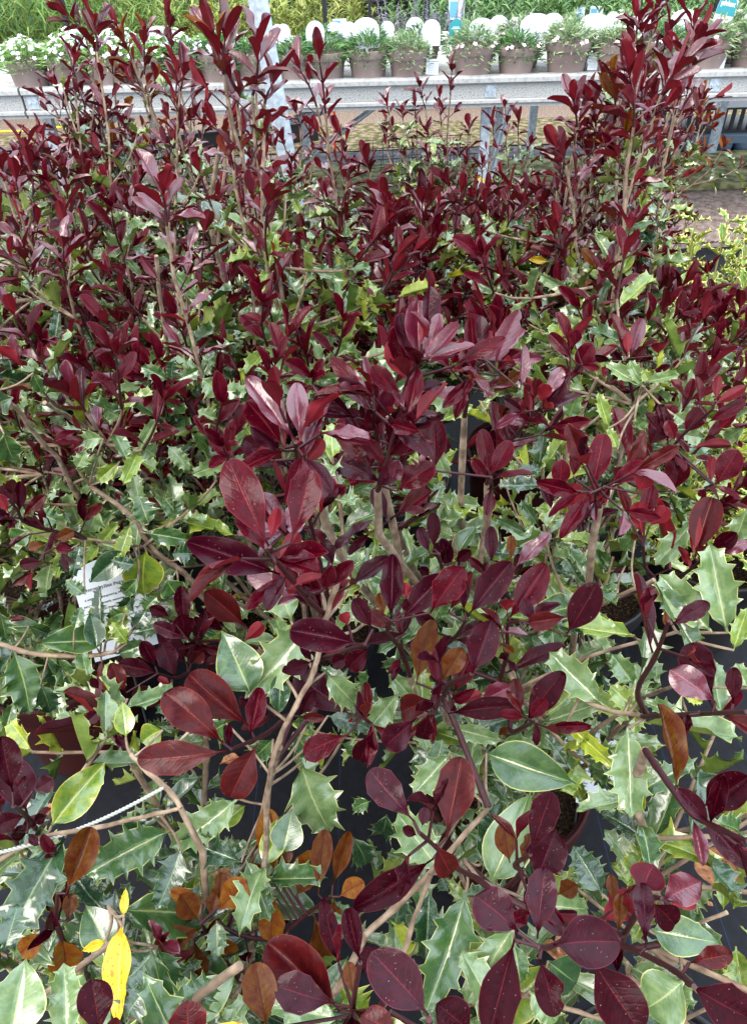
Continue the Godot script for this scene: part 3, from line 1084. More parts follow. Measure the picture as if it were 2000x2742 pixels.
[0,3,0.0011,0.0009,[0.007,0.971,-0.473],[0.014,0.971,-0.47]],
[0,2,0.0026,0.0013,[0.01,0.936,-0.514],[0.007,0.976,-0.494],[0.004,1.021,-0.478],[0.003,1.055,-0.452]],
[0,3,0.0011,0.0009,[0.003,1.055,-0.452],[0.003,1.064,-0.455]],
[0,3,0.0011,0.0009,[0.006,0.989,-0.49],[0.002,0.989,-0.489]],
[0,3,0.0011,0.0009,[0.008,0.967,-0.498],[-0.001,0.968,-0.496]],
[0,2,0.0026,0.0013,[0.097,0.918,-0.642],[0.096,0.964,-0.616],[0.096,1.006,-0.587],[0.098,1.036,-0.549]],
[0,3,0.0011,0.0009,[0.097,1.018,-0.572],[0.093,1.023,-0.573]],
[0,3,0.0011,0.0009,[0.098,1.036,-0.55],[0.104,1.031,-0.543]],
[0,3,0.0011,0.0009,[0.098,1.03,-0.557],[0.105,1.024,-0.548]],
[0,3,0.0011,0.0009,[0.098,1.036,-0.549],[0.123,1.023,-0.522]],
[0,3,0.0011,0.0009,[0.096,0.972,-0.611],[0.114,0.971,-0.599]],
[0,3,0.0011,0.0009,[0.096,0.988,-0.599],[0.087,0.992,-0.6]],
[0,2,0.0026,0.0013,[0.121,0.851,-0.613],[0.129,0.902,-0.6],[0.149,0.952,-0.581],[0.151,0.985,-0.553]],
[0,3,0.0011,0.0009,[0.151,0.985,-0.553],[0.152,0.991,-0.555]],
[0,3,0.0011,0.0009,[0.15,0.975,-0.561],[0.153,0.974,-0.559]],
[0,3,0.0011,0.0009,[0.14,0.93,-0.589],[0.133,0.937,-0.592]],
[0,3,0.0011,0.0009,[0.147,0.946,-0.583],[0.15,0.945,-0.58]],
[0,2,0.0026,0.0013,[0.116,0.88,-0.56],[0.097,0.968,-0.478]],
[0,3,0.0011,0.0009,[0.097,0.968,-0.478],[0.051,0.978,-0.476]],
[0,2,0.0026,0.0013,[0.203,0.909,-0.504],[0.186,0.948,-0.476],[0.178,0.984,-0.441]],
[0,3,0.0011,0.0009,[0.186,0.948,-0.476],[0.182,0.95,-0.477]],
[0,3,0.0011,0.0009,[0.186,0.948,-0.476],[0.167,0.96,-0.483]],
[0,3,0.0011,0.0009,[0.178,0.984,-0.441],[0.198,0.99,-0.425]],
[0,3,0.0011,0.0009,[0.186,0.948,-0.476],[0.155,0.953,-0.478]],
[0,1,0.0026,0.0013,[0.281,0.814,-0.666],[0.308,0.819,-0.63],[0.29,0.861,-0.625],[0.294,0.89,-0.598],[0.299,0.931,-0.58],[0.307,0.973,-0.558]],
[0,3,0.0011,0.0009,[0.29,0.861,-0.625],[0.273,0.862,-0.626]],
[0,3,0.0011,0.0009,[0.292,0.873,-0.615],[0.286,0.885,-0.621]],
[0,3,0.0011,0.0009,[0.298,0.923,-0.583],[0.305,0.921,-0.571]],
[0,3,0.0011,0.0009,[0.308,0.819,-0.63],[0.327,0.828,-0.618]],
[0,3,0.0011,0.0009,[0.304,0.958,-0.566],[0.307,0.956,-0.561]],
[0,3,0.0011,0.0009,[0.307,0.973,-0.558],[0.307,0.977,-0.559]],
[0,3,0.0011,0.0009,[0.307,0.973,-0.558],[0.308,0.981,-0.559]],
[0,3,0.0011,0.0009,[0.305,0.963,-0.563],[0.299,0.97,-0.567]],
[0,3,0.0011,0.0009,[0.296,0.91,-0.589],[0.323,0.899,-0.541]],
[0,3,0.0011,0.0009,[0.296,0.906,-0.591],[0.322,0.896,-0.546]],
[5,2,0.0026,0.0013,[0.348,0.803,-0.826],[0.319,0.873,-0.801],[0.297,0.915,-0.755]],
[5,3,0.0011,0.0009,[0.298,0.912,-0.758],[0.326,0.925,-0.74]],
[5,3,0.0011,0.0009,[0.311,0.889,-0.784],[0.314,0.89,-0.782]],
[5,3,0.0011,0.0009,[0.314,0.883,-0.79],[0.31,0.883,-0.79]],
[0,1,0.0026,0.0013,[0.251,0.844,-0.745],[0.249,0.842,-0.825],[0.249,0.88,-0.787],[0.243,0.913,-0.748]],
[0,3,0.0011,0.0009,[0.245,0.902,-0.761],[0.237,0.91,-0.764]],
[0,3,0.0011,0.0009,[0.243,0.913,-0.748],[0.234,0.933,-0.754]],
[3,4,0.0013,0.001,[0.09,0.702,-0.186],[0.096,0.735,-0.219]],
[3,4,0.0013,0.001,[0.061,0.767,-0.257],[0.062,0.74,-0.244]],
[2,4,0.0013,0.001,[0.021,0.754,-0.242],[0.034,0.739,-0.247]],
[2,4,0.0013,0.001,[0.032,0.763,-0.249],[0.044,0.744,-0.257]],
[3,4,0.0013,0.001,[0.061,0.767,-0.257],[0.076,0.749,-0.261]],
[3,4,0.0013,0.001,[0.061,0.767,-0.257],[0.082,0.744,-0.249]],
[2,4,0.0013,0.001,[0.08,0.803,-0.28],[0.087,0.788,-0.335]],
[2,4,0.0013,0.001,[0.08,0.803,-0.28],[0.057,0.786,-0.337]],
[3,4,0.0013,0.001,[0.211,0.725,-0.21],[0.163,0.755,-0.233]],
[3,4,0.0013,0.001,[0.219,0.737,-0.211],[0.193,0.754,-0.207]],
[3,4,0.0013,0.001,[0.219,0.737,-0.211],[0.207,0.748,-0.175]],
[3,4,0.0013,0.001,[0.069,0.781,-0.236],[0.121,0.744,-0.231]],
[3,4,0.0013,0.001,[0.09,0.702,-0.186],[0.095,0.731,-0.209]],
[3,4,0.0013,0.001,[0.107,0.7,-0.181],[0.118,0.731,-0.196]],
[3,4,0.0013,0.001,[0.098,0.701,-0.184],[0.102,0.723,-0.179]],
[0,4,0.0013,0.001,[0.221,0.811,-0.35],[0.187,0.85,-0.315]],
[2,4,0.0013,0.001,[-0.283,0.746,-0.297],[-0.283,0.74,-0.309]],
[2,4,0.0013,0.001,[-0.11,0.696,-0.345],[-0.133,0.709,-0.345]],
[2,4,0.0013,0.001,[-0.102,0.731,-0.344],[-0.076,0.716,-0.375]],
[2,4,0.0013,0.001,[-0.197,0.746,-0.313],[-0.19,0.709,-0.317]],
[2,4,0.0013,0.001,[-0.115,0.679,-0.346],[-0.128,0.685,-0.298]],
[2,4,0.0013,0.001,[-0.267,0.745,-0.3],[-0.272,0.732,-0.303]],
[2,4,0.0013,0.001,[-0.213,0.722,-0.224],[-0.221,0.693,-0.258]],
[2,4,0.0013,0.001,[-0.191,0.747,-0.314],[-0.18,0.7,-0.305]],
[2,4,0.0013,0.001,[-0.115,0.679,-0.346],[-0.124,0.685,-0.3]],
[2,4,0.0013,0.001,[-0.11,0.696,-0.345],[-0.092,0.682,-0.306]],
[2,4,0.0013,0.001,[-0.191,0.747,-0.314],[-0.191,0.717,-0.332]],
[2,4,0.0013,0.001,[-0.213,0.722,-0.224],[-0.229,0.685,-0.23]],
[2,4,0.0013,0.001,[-0.213,0.722,-0.224],[-0.192,0.675,-0.235]],
[2,4,0.0013,0.001,[-0.213,0.722,-0.224],[-0.192,0.675,-0.234]],
[2,4,0.0013,0.001,[-0.195,0.803,-0.217],[-0.173,0.831,-0.193]],
[2,4,0.0013,0.001,[-0.195,0.803,-0.217],[-0.182,0.831,-0.185]],
[2,4,0.0013,0.001,[-0.195,0.803,-0.217],[-0.173,0.834,-0.199]],
[2,4,0.0013,0.001,[-0.154,0.767,-0.146],[-0.196,0.821,-0.135]],
[2,4,0.0013,0.001,[-0.136,0.785,-0.156],[-0.139,0.804,-0.138]],
[2,4,0.0013,0.001,[-0.14,0.781,-0.153],[-0.164,0.813,-0.147]],
[2,4,0.0013,0.001,[-0.136,0.785,-0.156],[-0.153,0.809,-0.141]],
[2,4,0.0013,0.001,[-0.128,0.627,-0.346],[-0.144,0.626,-0.308]],
[2,4,0.0013,0.001,[-0.128,0.627,-0.346],[-0.177,0.635,-0.311]],
[2,4,0.0013,0.001,[-0.321,0.744,-0.277],[-0.341,0.692,-0.3]],
[2,4,0.0013,0.001,[-0.047,0.904,-0.341],[-0.051,0.899,-0.392]],
[2,4,0.0013,0.001,[-0.049,0.9,-0.341],[-0.068,0.899,-0.39]],
[2,4,0.0013,0.001,[-0.037,0.943,-0.352],[-0.051,0.924,-0.419]],
[2,4,0.0013,0.001,[-0.071,0.856,-0.327],[-0.1,0.869,-0.345]],
[2,4,0.0013,0.001,[-0.056,0.885,-0.336],[-0.042,0.872,-0.36]],
[2,4,0.0013,0.001,[-0.061,0.875,-0.332],[-0.077,0.876,-0.36]],
[2,4,0.0013,0.001,[-0.04,0.93,-0.348],[-0.003,0.9,-0.396]],
[2,4,0.0013,0.001,[-0.037,0.943,-0.352],[-0.019,0.917,-0.415]],
[2,4,0.0013,0.001,[-0.098,0.748,-0.344],[-0.049,0.753,-0.4]],
[2,4,0.0013,0.001,[-0.098,0.748,-0.344],[-0.141,0.762,-0.39]],
[2,4,0.0013,0.001,[-0.098,0.748,-0.344],[-0.099,0.747,-0.381]],
[2,4,0.0013,0.001,[-0.217,0.765,-0.357],[-0.195,0.77,-0.38]],
[2,4,0.0013,0.001,[-0.22,0.766,-0.359],[-0.225,0.775,-0.371]],
[2,4,0.0013,0.001,[-0.098,0.748,-0.344],[-0.064,0.757,-0.403]],
[2,4,0.0013,0.001,[-0.203,0.76,-0.345],[-0.161,0.768,-0.392]],
[2,4,0.0013,0.001,[-0.098,0.748,-0.344],[-0.08,0.748,-0.387]],
[4,4,0.0013,0.001,[-0.301,0.685,-0.712],[-0.293,0.693,-0.695]],
[4,4,0.0013,0.001,[-0.321,0.696,-0.705],[-0.316,0.699,-0.69]],
[4,4,0.0013,0.001,[-0.305,0.724,-0.719],[-0.31,0.723,-0.715]],
[1,4,0.0013,0.001,[-0.339,0.631,-0.58],[-0.344,0.635,-0.608]],
[1,4,0.0013,0.001,[-0.334,0.631,-0.581],[-0.339,0.626,-0.601]],
[1,4,0.0013,0.001,[-0.334,0.631,-0.581],[-0.339,0.628,-0.603]],
[1,4,0.0013,0.001,[-0.432,0.658,-0.572],[-0.434,0.653,-0.571]],
[4,4,0.0013,0.001,[-0.302,0.71,-0.718],[-0.292,0.71,-0.711]],
[4,4,0.0013,0.001,[-0.33,0.762,-0.72],[-0.347,0.748,-0.719]],
[1,4,0.0013,0.001,[-0.326,0.631,-0.583],[-0.326,0.614,-0.594]],
[4,4,0.0013,0.001,[-0.361,0.723,-0.69],[-0.378,0.718,-0.677]],
[4,4,0.0013,0.001,[-0.361,0.723,-0.69],[-0.366,0.721,-0.686]],
[1,4,0.0013,0.001,[-0.39,0.641,-0.573],[-0.391,0.633,-0.577]],
[1,4,0.0013,0.001,[-0.403,0.646,-0.572],[-0.403,0.637,-0.574]],
[1,4,0.0013,0.001,[-0.339,0.631,-0.58],[-0.335,0.594,-0.563]],
[1,4,0.0013,0.001,[-0.396,0.643,-0.572],[-0.406,0.618,-0.548]],
[1,4,0.0013,0.001,[-0.454,0.669,-0.574],[-0.449,0.689,-0.602]],
[1,4,0.0013,0.001,[-0.322,0.631,-0.583],[-0.295,0.64,-0.639]],
[1,4,0.0013,0.001,[-0.322,0.631,-0.583],[-0.308,0.628,-0.619]],
[4,4,0.0013,0.001,[-0.268,0.641,-0.716],[-0.258,0.646,-0.662]],
[1,4,0.0013,0.001,[-0.432,0.658,-0.572],[-0.42,0.667,-0.598]],
[4,4,0.0013,0.001,[-0.307,0.689,-0.71],[-0.306,0.658,-0.654]],
[4,4,0.0013,0.001,[-0.303,0.717,-0.718],[-0.289,0.718,-0.719]],
[4,4,0.0013,0.001,[-0.3,0.703,-0.717],[-0.253,0.715,-0.73]],
[4,4,0.0013,0.001,[-0.361,0.723,-0.69],[-0.389,0.747,-0.696]],
[4,4,0.0013,0.001,[-0.361,0.723,-0.69],[-0.422,0.749,-0.679]],
[4,4,0.0013,0.001,[-0.278,0.654,-0.715],[-0.238,0.679,-0.702]],
[0,4,0.0013,0.001,[0.264,0.83,-0.422],[0.282,0.852,-0.403]],
[0,4,0.0013,0.001,[0.264,0.83,-0.422],[0.293,0.855,-0.399]],
[0,4,0.0013,0.001,[0.21,0.802,-0.359],[0.221,0.795,-0.364]],
[0,4,0.0013,0.001,[0.21,0.802,-0.359],[0.225,0.807,-0.38]],
[0,4,0.0013,0.001,[0.264,0.83,-0.422],[0.244,0.87,-0.447]],
[0,4,0.0013,0.001,[0.264,0.83,-0.422],[0.296,0.847,-0.387]],
[0,4,0.0013,0.001,[0.177,0.788,-0.388],[0.162,0.777,-0.368]],
[0,4,0.0013,0.001,[0.207,0.8,-0.361],[0.22,0.808,-0.384]],
[0,4,0.0013,0.001,[0.213,0.804,-0.357],[0.224,0.792,-0.358]],
[0,4,0.0013,0.001,[0.238,0.815,-0.425],[0.224,0.834,-0.417]],
[0,4,0.0013,0.001,[0.131,0.756,-0.421],[0.066,0.777,-0.396]],
[0,4,0.0013,0.001,[0.131,0.756,-0.421],[0.105,0.762,-0.364]],
[0,4,0.0013,0.001,[0.26,0.801,-0.387],[0.302,0.831,-0.36]],
[0,4,0.0013,0.001,[0.26,0.801,-0.387],[0.257,0.803,-0.352]],
[0,4,0.0013,0.001,[0.26,0.801,-0.387],[0.256,0.812,-0.368]],
[0,4,0.0013,0.001,[0.244,0.73,-0.544],[0.208,0.765,-0.595]],
[0,4,0.0013,0.001,[0.25,0.744,-0.538],[0.239,0.773,-0.591]],
[0,4,0.0013,0.001,[0.244,0.73,-0.544],[0.193,0.721,-0.554]],
[0,4,0.0013,0.001,[0.244,0.73,-0.544],[0.219,0.747,-0.573]],
[0,4,0.0013,0.001,[0.281,0.814,-0.666],[0.256,0.802,-0.612]],
[0,4,0.0013,0.001,[0.247,0.737,-0.541],[0.246,0.752,-0.567]],
[0,4,0.0013,0.001,[0.266,0.78,-0.522],[0.285,0.795,-0.592]],
[0,4,0.0013,0.001,[0.244,0.73,-0.544],[0.211,0.719,-0.545]],
[0,4,0.0013,0.001,[0.255,0.758,-0.532],[0.274,0.768,-0.571]],
[0,4,0.0013,0.001,[0.279,0.916,-0.658],[0.242,0.911,-0.623]],
[0,4,0.0013,0.001,[0.279,0.904,-0.66],[0.25,0.894,-0.608]],
[0,4,0.0013,0.001,[0.279,0.928,-0.655],[0.267,0.915,-0.616]],
[0,4,0.0013,0.001,[0.279,0.94,-0.653],[0.31,0.927,-0.604]],
[0,4,0.0013,0.001,[0.279,0.94,-0.653],[0.273,0.95,-0.637]],
[0,4,0.0013,0.001,[0.279,0.94,-0.653],[0.273,0.95,-0.637]],
[0,4,0.0013,0.001,[0.279,0.94,-0.653],[0.274,0.954,-0.638]],
[0,4,0.0013,0.001,[0.279,0.94,-0.653],[0.278,0.954,-0.637]],
[4,4,0.0013,0.001,[-0.347,0.783,-0.72],[-0.319,0.841,-0.736]],
[4,4,0.0013,0.001,[-0.347,0.783,-0.72],[-0.322,0.828,-0.726]],
[1,4,0.0013,0.001,[-0.434,0.9,-0.755],[-0.416,0.872,-0.707]],
[4,4,0.0013,0.001,[-0.347,0.783,-0.72],[-0.303,0.815,-0.724]],
[1,4,0.0013,0.001,[-0.434,0.9,-0.755],[-0.383,0.921,-0.756]],
[1,4,0.0013,0.001,[-0.434,0.9,-0.755],[-0.405,0.903,-0.734]],
[4,4,0.0013,0.001,[-0.347,0.783,-0.72],[-0.349,0.82,-0.707]],
[4,4,0.0013,0.001,[-0.314,0.692,-0.708],[-0.294,0.691,-0.649]],
[1,4,0.0013,0.001,[-0.339,0.631,-0.58],[-0.338,0.647,-0.577]],
[1,4,0.0013,0.001,[-0.322,0.631,-0.583],[-0.307,0.666,-0.616]],
[4,4,0.0013,0.001,[-0.321,0.696,-0.705],[-0.296,0.704,-0.66]],
[1,4,0.0013,0.001,[-0.367,0.636,-0.575],[-0.362,0.669,-0.588]],
[4,4,0.0013,0.001,[-0.361,0.723,-0.69],[-0.351,0.694,-0.622]],
[1,4,0.0013,0.001,[-0.322,0.631,-0.583],[-0.306,0.641,-0.587]]]
const HERO := [
[3,"m",0.04,0.871,-0.226,0.053,0.897,-0.268,-0.1,0.86,0.51,0.0251],
[3,"m",0.018,0.905,-0.221,-0.008,0.922,-0.246,0.05,0.84,0.53,0.0196],
[3,"m",0.023,0.902,-0.218,0.026,0.91,-0.227,-0.11,0.77,0.63,0.0072],
[3,"m",0.02,0.898,-0.215,0.011,0.905,-0.217,0.41,0.72,0.56,0.0065],
[3,"m",0.031,0.861,-0.217,-0.022,0.85,-0.192,-0.02,0.92,0.39,0.0196],
[3,"m",0.033,0.869,-0.223,0.044,0.843,-0.212,0.23,0.46,0.86,0.0166],
[3,"b",0.084,0.837,-0.223,0.081,0.856,-0.242,-0.12,0.69,0.72,0.0148],
[3,"b",0.098,0.808,-0.232,0.105,0.818,-0.252,-0.17,0.9,0.4,0.0094],
[3,"m",0.09,0.882,-0.208,0.106,0.905,-0.236,-0.24,0.82,0.52,0.0176],
[3,"b",0.12,0.8,-0.216,0.132,0.815,-0.217,-0.68,0.55,0.48,0.0128],
[3,"m",0.106,0.803,-0.224,0.118,0.84,-0.241,-0.41,0.48,0.77,0.0269],
[3,"m",0.072,0.955,-0.135,0.079,0.972,-0.162,-0.21,0.86,0.46,0.0149],
[3,"m",0.062,0.962,-0.136,0.044,0.98,-0.144,0.37,0.65,0.66,0.0197],
[3,"m",0.06,0.961,-0.133,0.045,0.944,-0.1,-0.17,0.91,0.37,0.0181],
[3,"m",0.073,0.946,-0.129,0.076,0.943,-0.106,-0.19,0.97,0.15,0.0141],
[3,"m",0.088,0.907,-0.148,0.118,0.932,-0.14,-0.66,0.71,0.24,0.0248],
[3,"m",0.119,0.86,-0.156,0.139,0.854,-0.12,-0.22,0.93,0.3,0.0279],
[3,"m",0.148,0.874,-0.156,0.154,0.883,-0.19,-0.27,0.94,0.2,0.012],
[3,"m",0.15,0.93,-0.13,0.17,0.938,-0.131,-0.32,0.9,0.28,0.0104],
[3,"m",0.143,0.942,-0.117,0.169,0.935,-0.104,0.01,0.88,0.47,0.0199],
[3,"b",0.142,0.845,-0.173,0.149,0.851,-0.196,-0.23,0.95,0.2,0.0087],
[3,"l",0.155,0.906,-0.17,0.169,0.929,-0.169,-0.8,0.46,0.39,0.017],
[3,"l",0.161,0.858,-0.193,0.164,0.882,-0.199,-0.59,0.24,0.77,0.0217],
[3,"m",0.167,0.851,-0.189,0.185,0.829,-0.183,0.32,0.49,0.81,0.0175],
[3,"r",0.157,0.907,-0.167,0.17,0.913,-0.164,0.43,-0.85,-0.31,0.0063],
[3,"r",0.151,0.777,-0.205,0.17,0.804,-0.213,0.6,-0.61,-0.52,0.0199],
[3,"b",0.155,0.809,-0.207,0.156,0.816,-0.222,-0.26,0.87,0.41,0.0079],
[0,"m",0.212,0.937,-0.272,0.206,0.957,-0.311,-0.4,0.79,0.46,0.0211],
[0,"l",0.212,0.944,-0.272,0.186,0.96,-0.284,-0.01,0.6,0.8,0.0195],
[0,"m",0.208,0.97,-0.253,0.212,0.983,-0.27,-0.41,0.76,0.5,0.0092],
[3,"b",0.178,0.923,-0.225,0.174,0.946,-0.271,0.23,0.87,0.43,0.0161],
[3,"m",0.179,0.943,-0.204,0.2,0.969,-0.208,-0.65,0.57,0.5,0.0192],
[3,"m",0.178,0.939,-0.203,0.197,0.933,-0.174,-0.37,0.84,0.4,0.0129],
[3,"l",0.175,0.936,-0.202,0.175,0.929,-0.178,-0.11,0.96,0.27,0.008],
[3,"m",0.015,1.003,-0.092,-0.006,1.02,-0.109,0.25,0.82,0.51,0.0188],
[3,"m",0.037,0.943,-0.1,0.021,0.959,-0.108,0.43,0.71,0.56,0.0168],
[3,"m",0.004,0.958,-0.096,-0.012,0.967,-0.102,0.34,0.85,0.4,0.0128],
[2,"m",-0.029,0.852,-0.136,-0.072,0.868,-0.168,0.11,0.94,0.31,0.0271],
[2,"m",-0.032,0.861,-0.137,-0.063,0.878,-0.142,0.41,0.84,0.34,0.0201],
[2,"m",-0.015,0.922,-0.138,-0.021,0.93,-0.162,0.03,0.95,0.31,0.0106],
[2,"b",-0.021,0.873,-0.137,-0.023,0.878,-0.153,0.05,0.95,0.31,0.0084],
[2,"b",-0.069,0.864,-0.125,-0.077,0.876,-0.155,0.16,0.93,0.34,0.0192],
[2,"m",-0.015,0.904,-0.138,-0.008,0.911,-0.149,-0.08,0.86,0.5,0.0098],
[2,"m",-0.107,1.029,-0.082,-0.11,1.041,-0.096,0.39,0.75,0.53,0.0127],
[2,"m",-0.105,1.02,-0.084,-0.103,1.026,-0.089,0.19,0.63,0.75,0.0056],
[2,"m",-0.077,1.01,-0.082,-0.077,1.025,-0.092,0.29,0.52,0.8,0.014],
[2,"b",-0.161,0.675,-0.254,-0.173,0.701,-0.266,0.51,0.55,0.66,0.0212],
[2,"b",-0.151,0.673,-0.256,-0.146,0.683,-0.278,0.19,0.89,0.42,0.0145],
[2,"b",-0.163,0.652,-0.257,-0.201,0.653,-0.241,0.17,0.92,0.35,0.0209],
[2,"o",-0.145,0.68,-0.261,-0.121,0.703,-0.271,-0.33,0.63,0.7,0.0251],
[2,"o",-0.154,0.6,-0.269,-0.153,0.565,-0.265,0.45,0.13,0.88,0.0192],
[2,"b",-0.175,0.621,-0.259,-0.174,0.595,-0.232,0.26,0.69,0.67,0.0229],
[2,"o",-0.157,0.683,-0.264,-0.184,0.694,-0.272,0.25,0.89,0.37,0.0126],
[2,"b",-0.143,0.682,-0.263,-0.143,0.69,-0.288,0.19,0.93,0.3,0.0116],
[2,"o",-0.101,0.661,-0.297,-0.108,0.691,-0.344,0.15,0.84,0.51,0.0242],
[2,"b",-0.105,0.655,-0.295,-0.124,0.67,-0.3,0.43,0.76,0.49,0.0142],
[2,"b",-0.097,0.663,-0.296,-0.089,0.675,-0.317,0.08,0.85,0.53,0.0141],
[2,"o",-0.095,0.651,-0.29,-0.059,0.656,-0.317,0.14,0.92,0.37,0.0212],
[2,"b",-0.06,0.671,-0.274,-0.054,0.688,-0.325,0.09,0.94,0.34,0.0193],
[2,"b",-0.046,0.689,-0.274,-0.031,0.705,-0.313,0.06,0.92,0.39,0.015],
[2,"o",-0.041,0.684,-0.266,-0.019,0.697,-0.272,-0.32,0.81,0.5,0.0169],
[2,"o",-0.102,0.64,-0.286,-0.108,0.61,-0.259,0.07,0.66,0.75,0.0235],
[2,"b",-0.065,0.64,-0.267,-0.058,0.603,-0.248,0.25,0.49,0.84,0.0229],
[2,"b",-0.045,0.683,-0.265,-0.047,0.657,-0.258,-0.01,0.28,0.96,0.015],
[2,"b",-0.082,0.647,-0.283,-0.069,0.663,-0.295,-0.16,0.7,0.7,0.016],
[2,"b",-0.251,0.748,-0.25,-0.238,0.765,-0.295,0.35,0.85,0.4,0.0237],
[2,"o",-0.281,0.693,-0.243,-0.306,0.677,-0.232,-0.15,0.72,0.68,0.0188],
[2,"o",-0.276,0.674,-0.247,-0.284,0.623,-0.236,0.39,0.14,0.91,0.0282],
[2,"b",-0.262,0.702,-0.247,-0.262,0.71,-0.266,0.35,0.87,0.35,0.012],
[2,"b",-0.27,0.705,-0.248,-0.277,0.713,-0.265,0.35,0.89,0.3,0.0097],
[2,"m",-0.297,0.761,-0.311,-0.304,0.807,-0.332,0.54,0.43,0.72,0.0286],
[2,"m",-0.277,0.803,-0.307,-0.26,0.811,-0.312,-0.12,0.69,0.72,0.0145],
[2,"m",-0.299,0.757,-0.311,-0.326,0.747,-0.307,-0.18,0.75,0.63,0.0163],
[2,"m",-0.307,0.731,-0.317,-0.32,0.724,-0.311,-0.03,0.68,0.73,0.0089],
[2,"m",-0.305,0.729,-0.32,-0.294,0.733,-0.322,-0.16,0.74,0.65,0.01],
[2,"m",-0.278,0.831,-0.291,-0.284,0.864,-0.317,0.48,0.6,0.64,0.0224],
[2,"p",-0.056,1.078,-0.288,-0.075,1.117,-0.315,0.17,0.61,0.77,0.0209],
[2,"p",-0.046,1.07,-0.299,-0.034,1.099,-0.327,0.11,0.67,0.73,0.0179],
[2,"p",-0.058,1.026,-0.318,-0.11,1.053,-0.321,0.29,0.63,0.72,0.0197],
[2,"r",-0.057,1.043,-0.313,-0.044,1.057,-0.321,0.05,-0.53,-0.84,0.0098],
[2,"r",-0.057,1.003,-0.326,-0.033,1.011,-0.335,-0.32,-0.04,-0.95,0.0085],
[2,"p",-0.059,1.067,-0.294,-0.072,1.09,-0.308,0.2,0.59,0.78,0.0129],
[2,"r",-0.055,1.081,-0.29,-0.05,1.095,-0.3,-0.11,-0.58,-0.81,0.0073],
[2,"p",-0.011,0.969,-0.308,-0.057,0.976,-0.316,0.01,0.78,0.63,0.0211],
[2,"m",-0.005,0.977,-0.3,-0.021,0.956,-0.299,-0.44,0.41,0.8,0.0138],
[2,"m",-0.018,0.945,-0.317,-0.032,0.932,-0.322,-0.63,0.47,0.61,0.0108],
[2,"r",-0.019,0.97,-0.323,-0.022,0.981,-0.325,-0.21,-0.21,-0.96,0.0079],
[2,"m",-0.003,0.985,-0.307,-0.014,1,-0.32,0.08,0.67,0.74,0.0113],
[2,"m",-0.032,0.873,-0.378,-0.041,0.859,-0.382,-0.67,0.22,0.71,0.0097],
[2,"p",-0.111,0.887,-0.291,-0.147,0.923,-0.308,0.38,0.68,0.62,0.0263],
[2,"p",-0.099,0.865,-0.319,-0.143,0.894,-0.346,0.2,0.81,0.56,0.0278],
[2,"p",-0.098,0.861,-0.312,-0.091,0.878,-0.344,0.18,0.86,0.47,0.0151],
[2,"m",-0.107,0.883,-0.289,-0.108,0.891,-0.304,0.19,0.87,0.46,0.0061],
[2,"p",-0.109,0.883,-0.287,-0.17,0.889,-0.279,0.15,0.84,0.52,0.0234],
[2,"p",-0.093,0.853,-0.311,-0.117,0.819,-0.284,-0.02,0.63,0.77,0.0256],
[2,"p",-0.023,0.821,-0.353,-0.07,0.845,-0.379,0.09,0.81,0.59,0.025],
[2,"p",-0.026,0.825,-0.334,-0.063,0.807,-0.328,-0.27,0.74,0.62,0.0197],
[2,"m",-0.006,0.863,-0.311,-0.018,0.828,-0.308,-0.35,0.21,0.91,0.0182],
[2,"p",-0.01,0.839,-0.343,-0.011,0.851,-0.365,0.01,0.88,0.48,0.0097],
[2,"r",-0.023,0.825,-0.345,-0.025,0.831,-0.344,-0.59,-0.16,-0.79,0.0049],
[4,"m",-0.218,0.7,-0.548,-0.22,0.741,-0.586,0.25,0.66,0.71,0.0179],
[4,"m",-0.167,0.623,-0.624,-0.213,0.676,-0.638,0.4,0.54,0.74,0.0345],
[4,"m",-0.231,0.723,-0.556,-0.249,0.741,-0.554,0.58,0.48,0.66,0.0133],
[4,"m",-0.215,0.694,-0.546,-0.251,0.714,-0.554,0.27,0.73,0.63,0.0165],
[4,"m",-0.214,0.688,-0.551,-0.219,0.723,-0.558,0.39,0.21,0.9,0.0243],
[4,"m",-0.212,0.67,-0.566,-0.212,0.688,-0.586,0.23,0.7,0.68,0.0124],
[4,"m",-0.21,0.656,-0.57,-0.205,0.684,-0.597,0.21,0.65,0.73,0.0133],
[4,"m",-0.188,0.634,-0.605,-0.22,0.655,-0.618,0.23,0.73,0.65,0.015],
[4,"r",-0.171,0.605,-0.614,-0.146,0.625,-0.625,0.1,-0.58,-0.81,0.0179],
[2,"m",-0.228,0.636,-0.557,-0.253,0.676,-0.572,0.42,0.55,0.72,0.0257],
[2,"m",-0.199,0.605,-0.586,-0.235,0.629,-0.587,0.41,0.66,0.63,0.0235],
[2,"m",-0.237,0.701,-0.495,-0.277,0.716,-0.498,0.26,0.77,0.58,0.0195],
[2,"m",-0.23,0.657,-0.521,-0.243,0.694,-0.542,0.37,0.54,0.76,0.0229],
[2,"m",-0.239,0.708,-0.499,-0.251,0.733,-0.514,0.38,0.59,0.71,0.016],
[2,"m",-0.235,0.66,-0.481,-0.265,0.686,-0.484,0.48,0.64,0.59,0.0212],
[2,"m",-0.263,0.707,-0.467,-0.275,0.737,-0.482,0.43,0.55,0.71,0.0173],
[2,"r",-0.232,0.664,-0.507,-0.246,0.673,-0.511,-0.31,-0.75,-0.59,0.0081],
[2,"m",-0.223,0.636,-0.557,-0.207,0.652,-0.56,-0.24,0.42,0.88,0.0171],
[2,"m",-0.211,0.593,-0.575,-0.21,0.607,-0.585,0.21,0.54,0.81,0.0102],
[2,"m",-0.284,0.68,-0.447,-0.302,0.719,-0.497,-0.6,0.53,0.61,0.0209],
[2,"m",-0.285,0.662,-0.453,-0.355,0.689,-0.44,0.26,0.87,-0.43,0.0241],
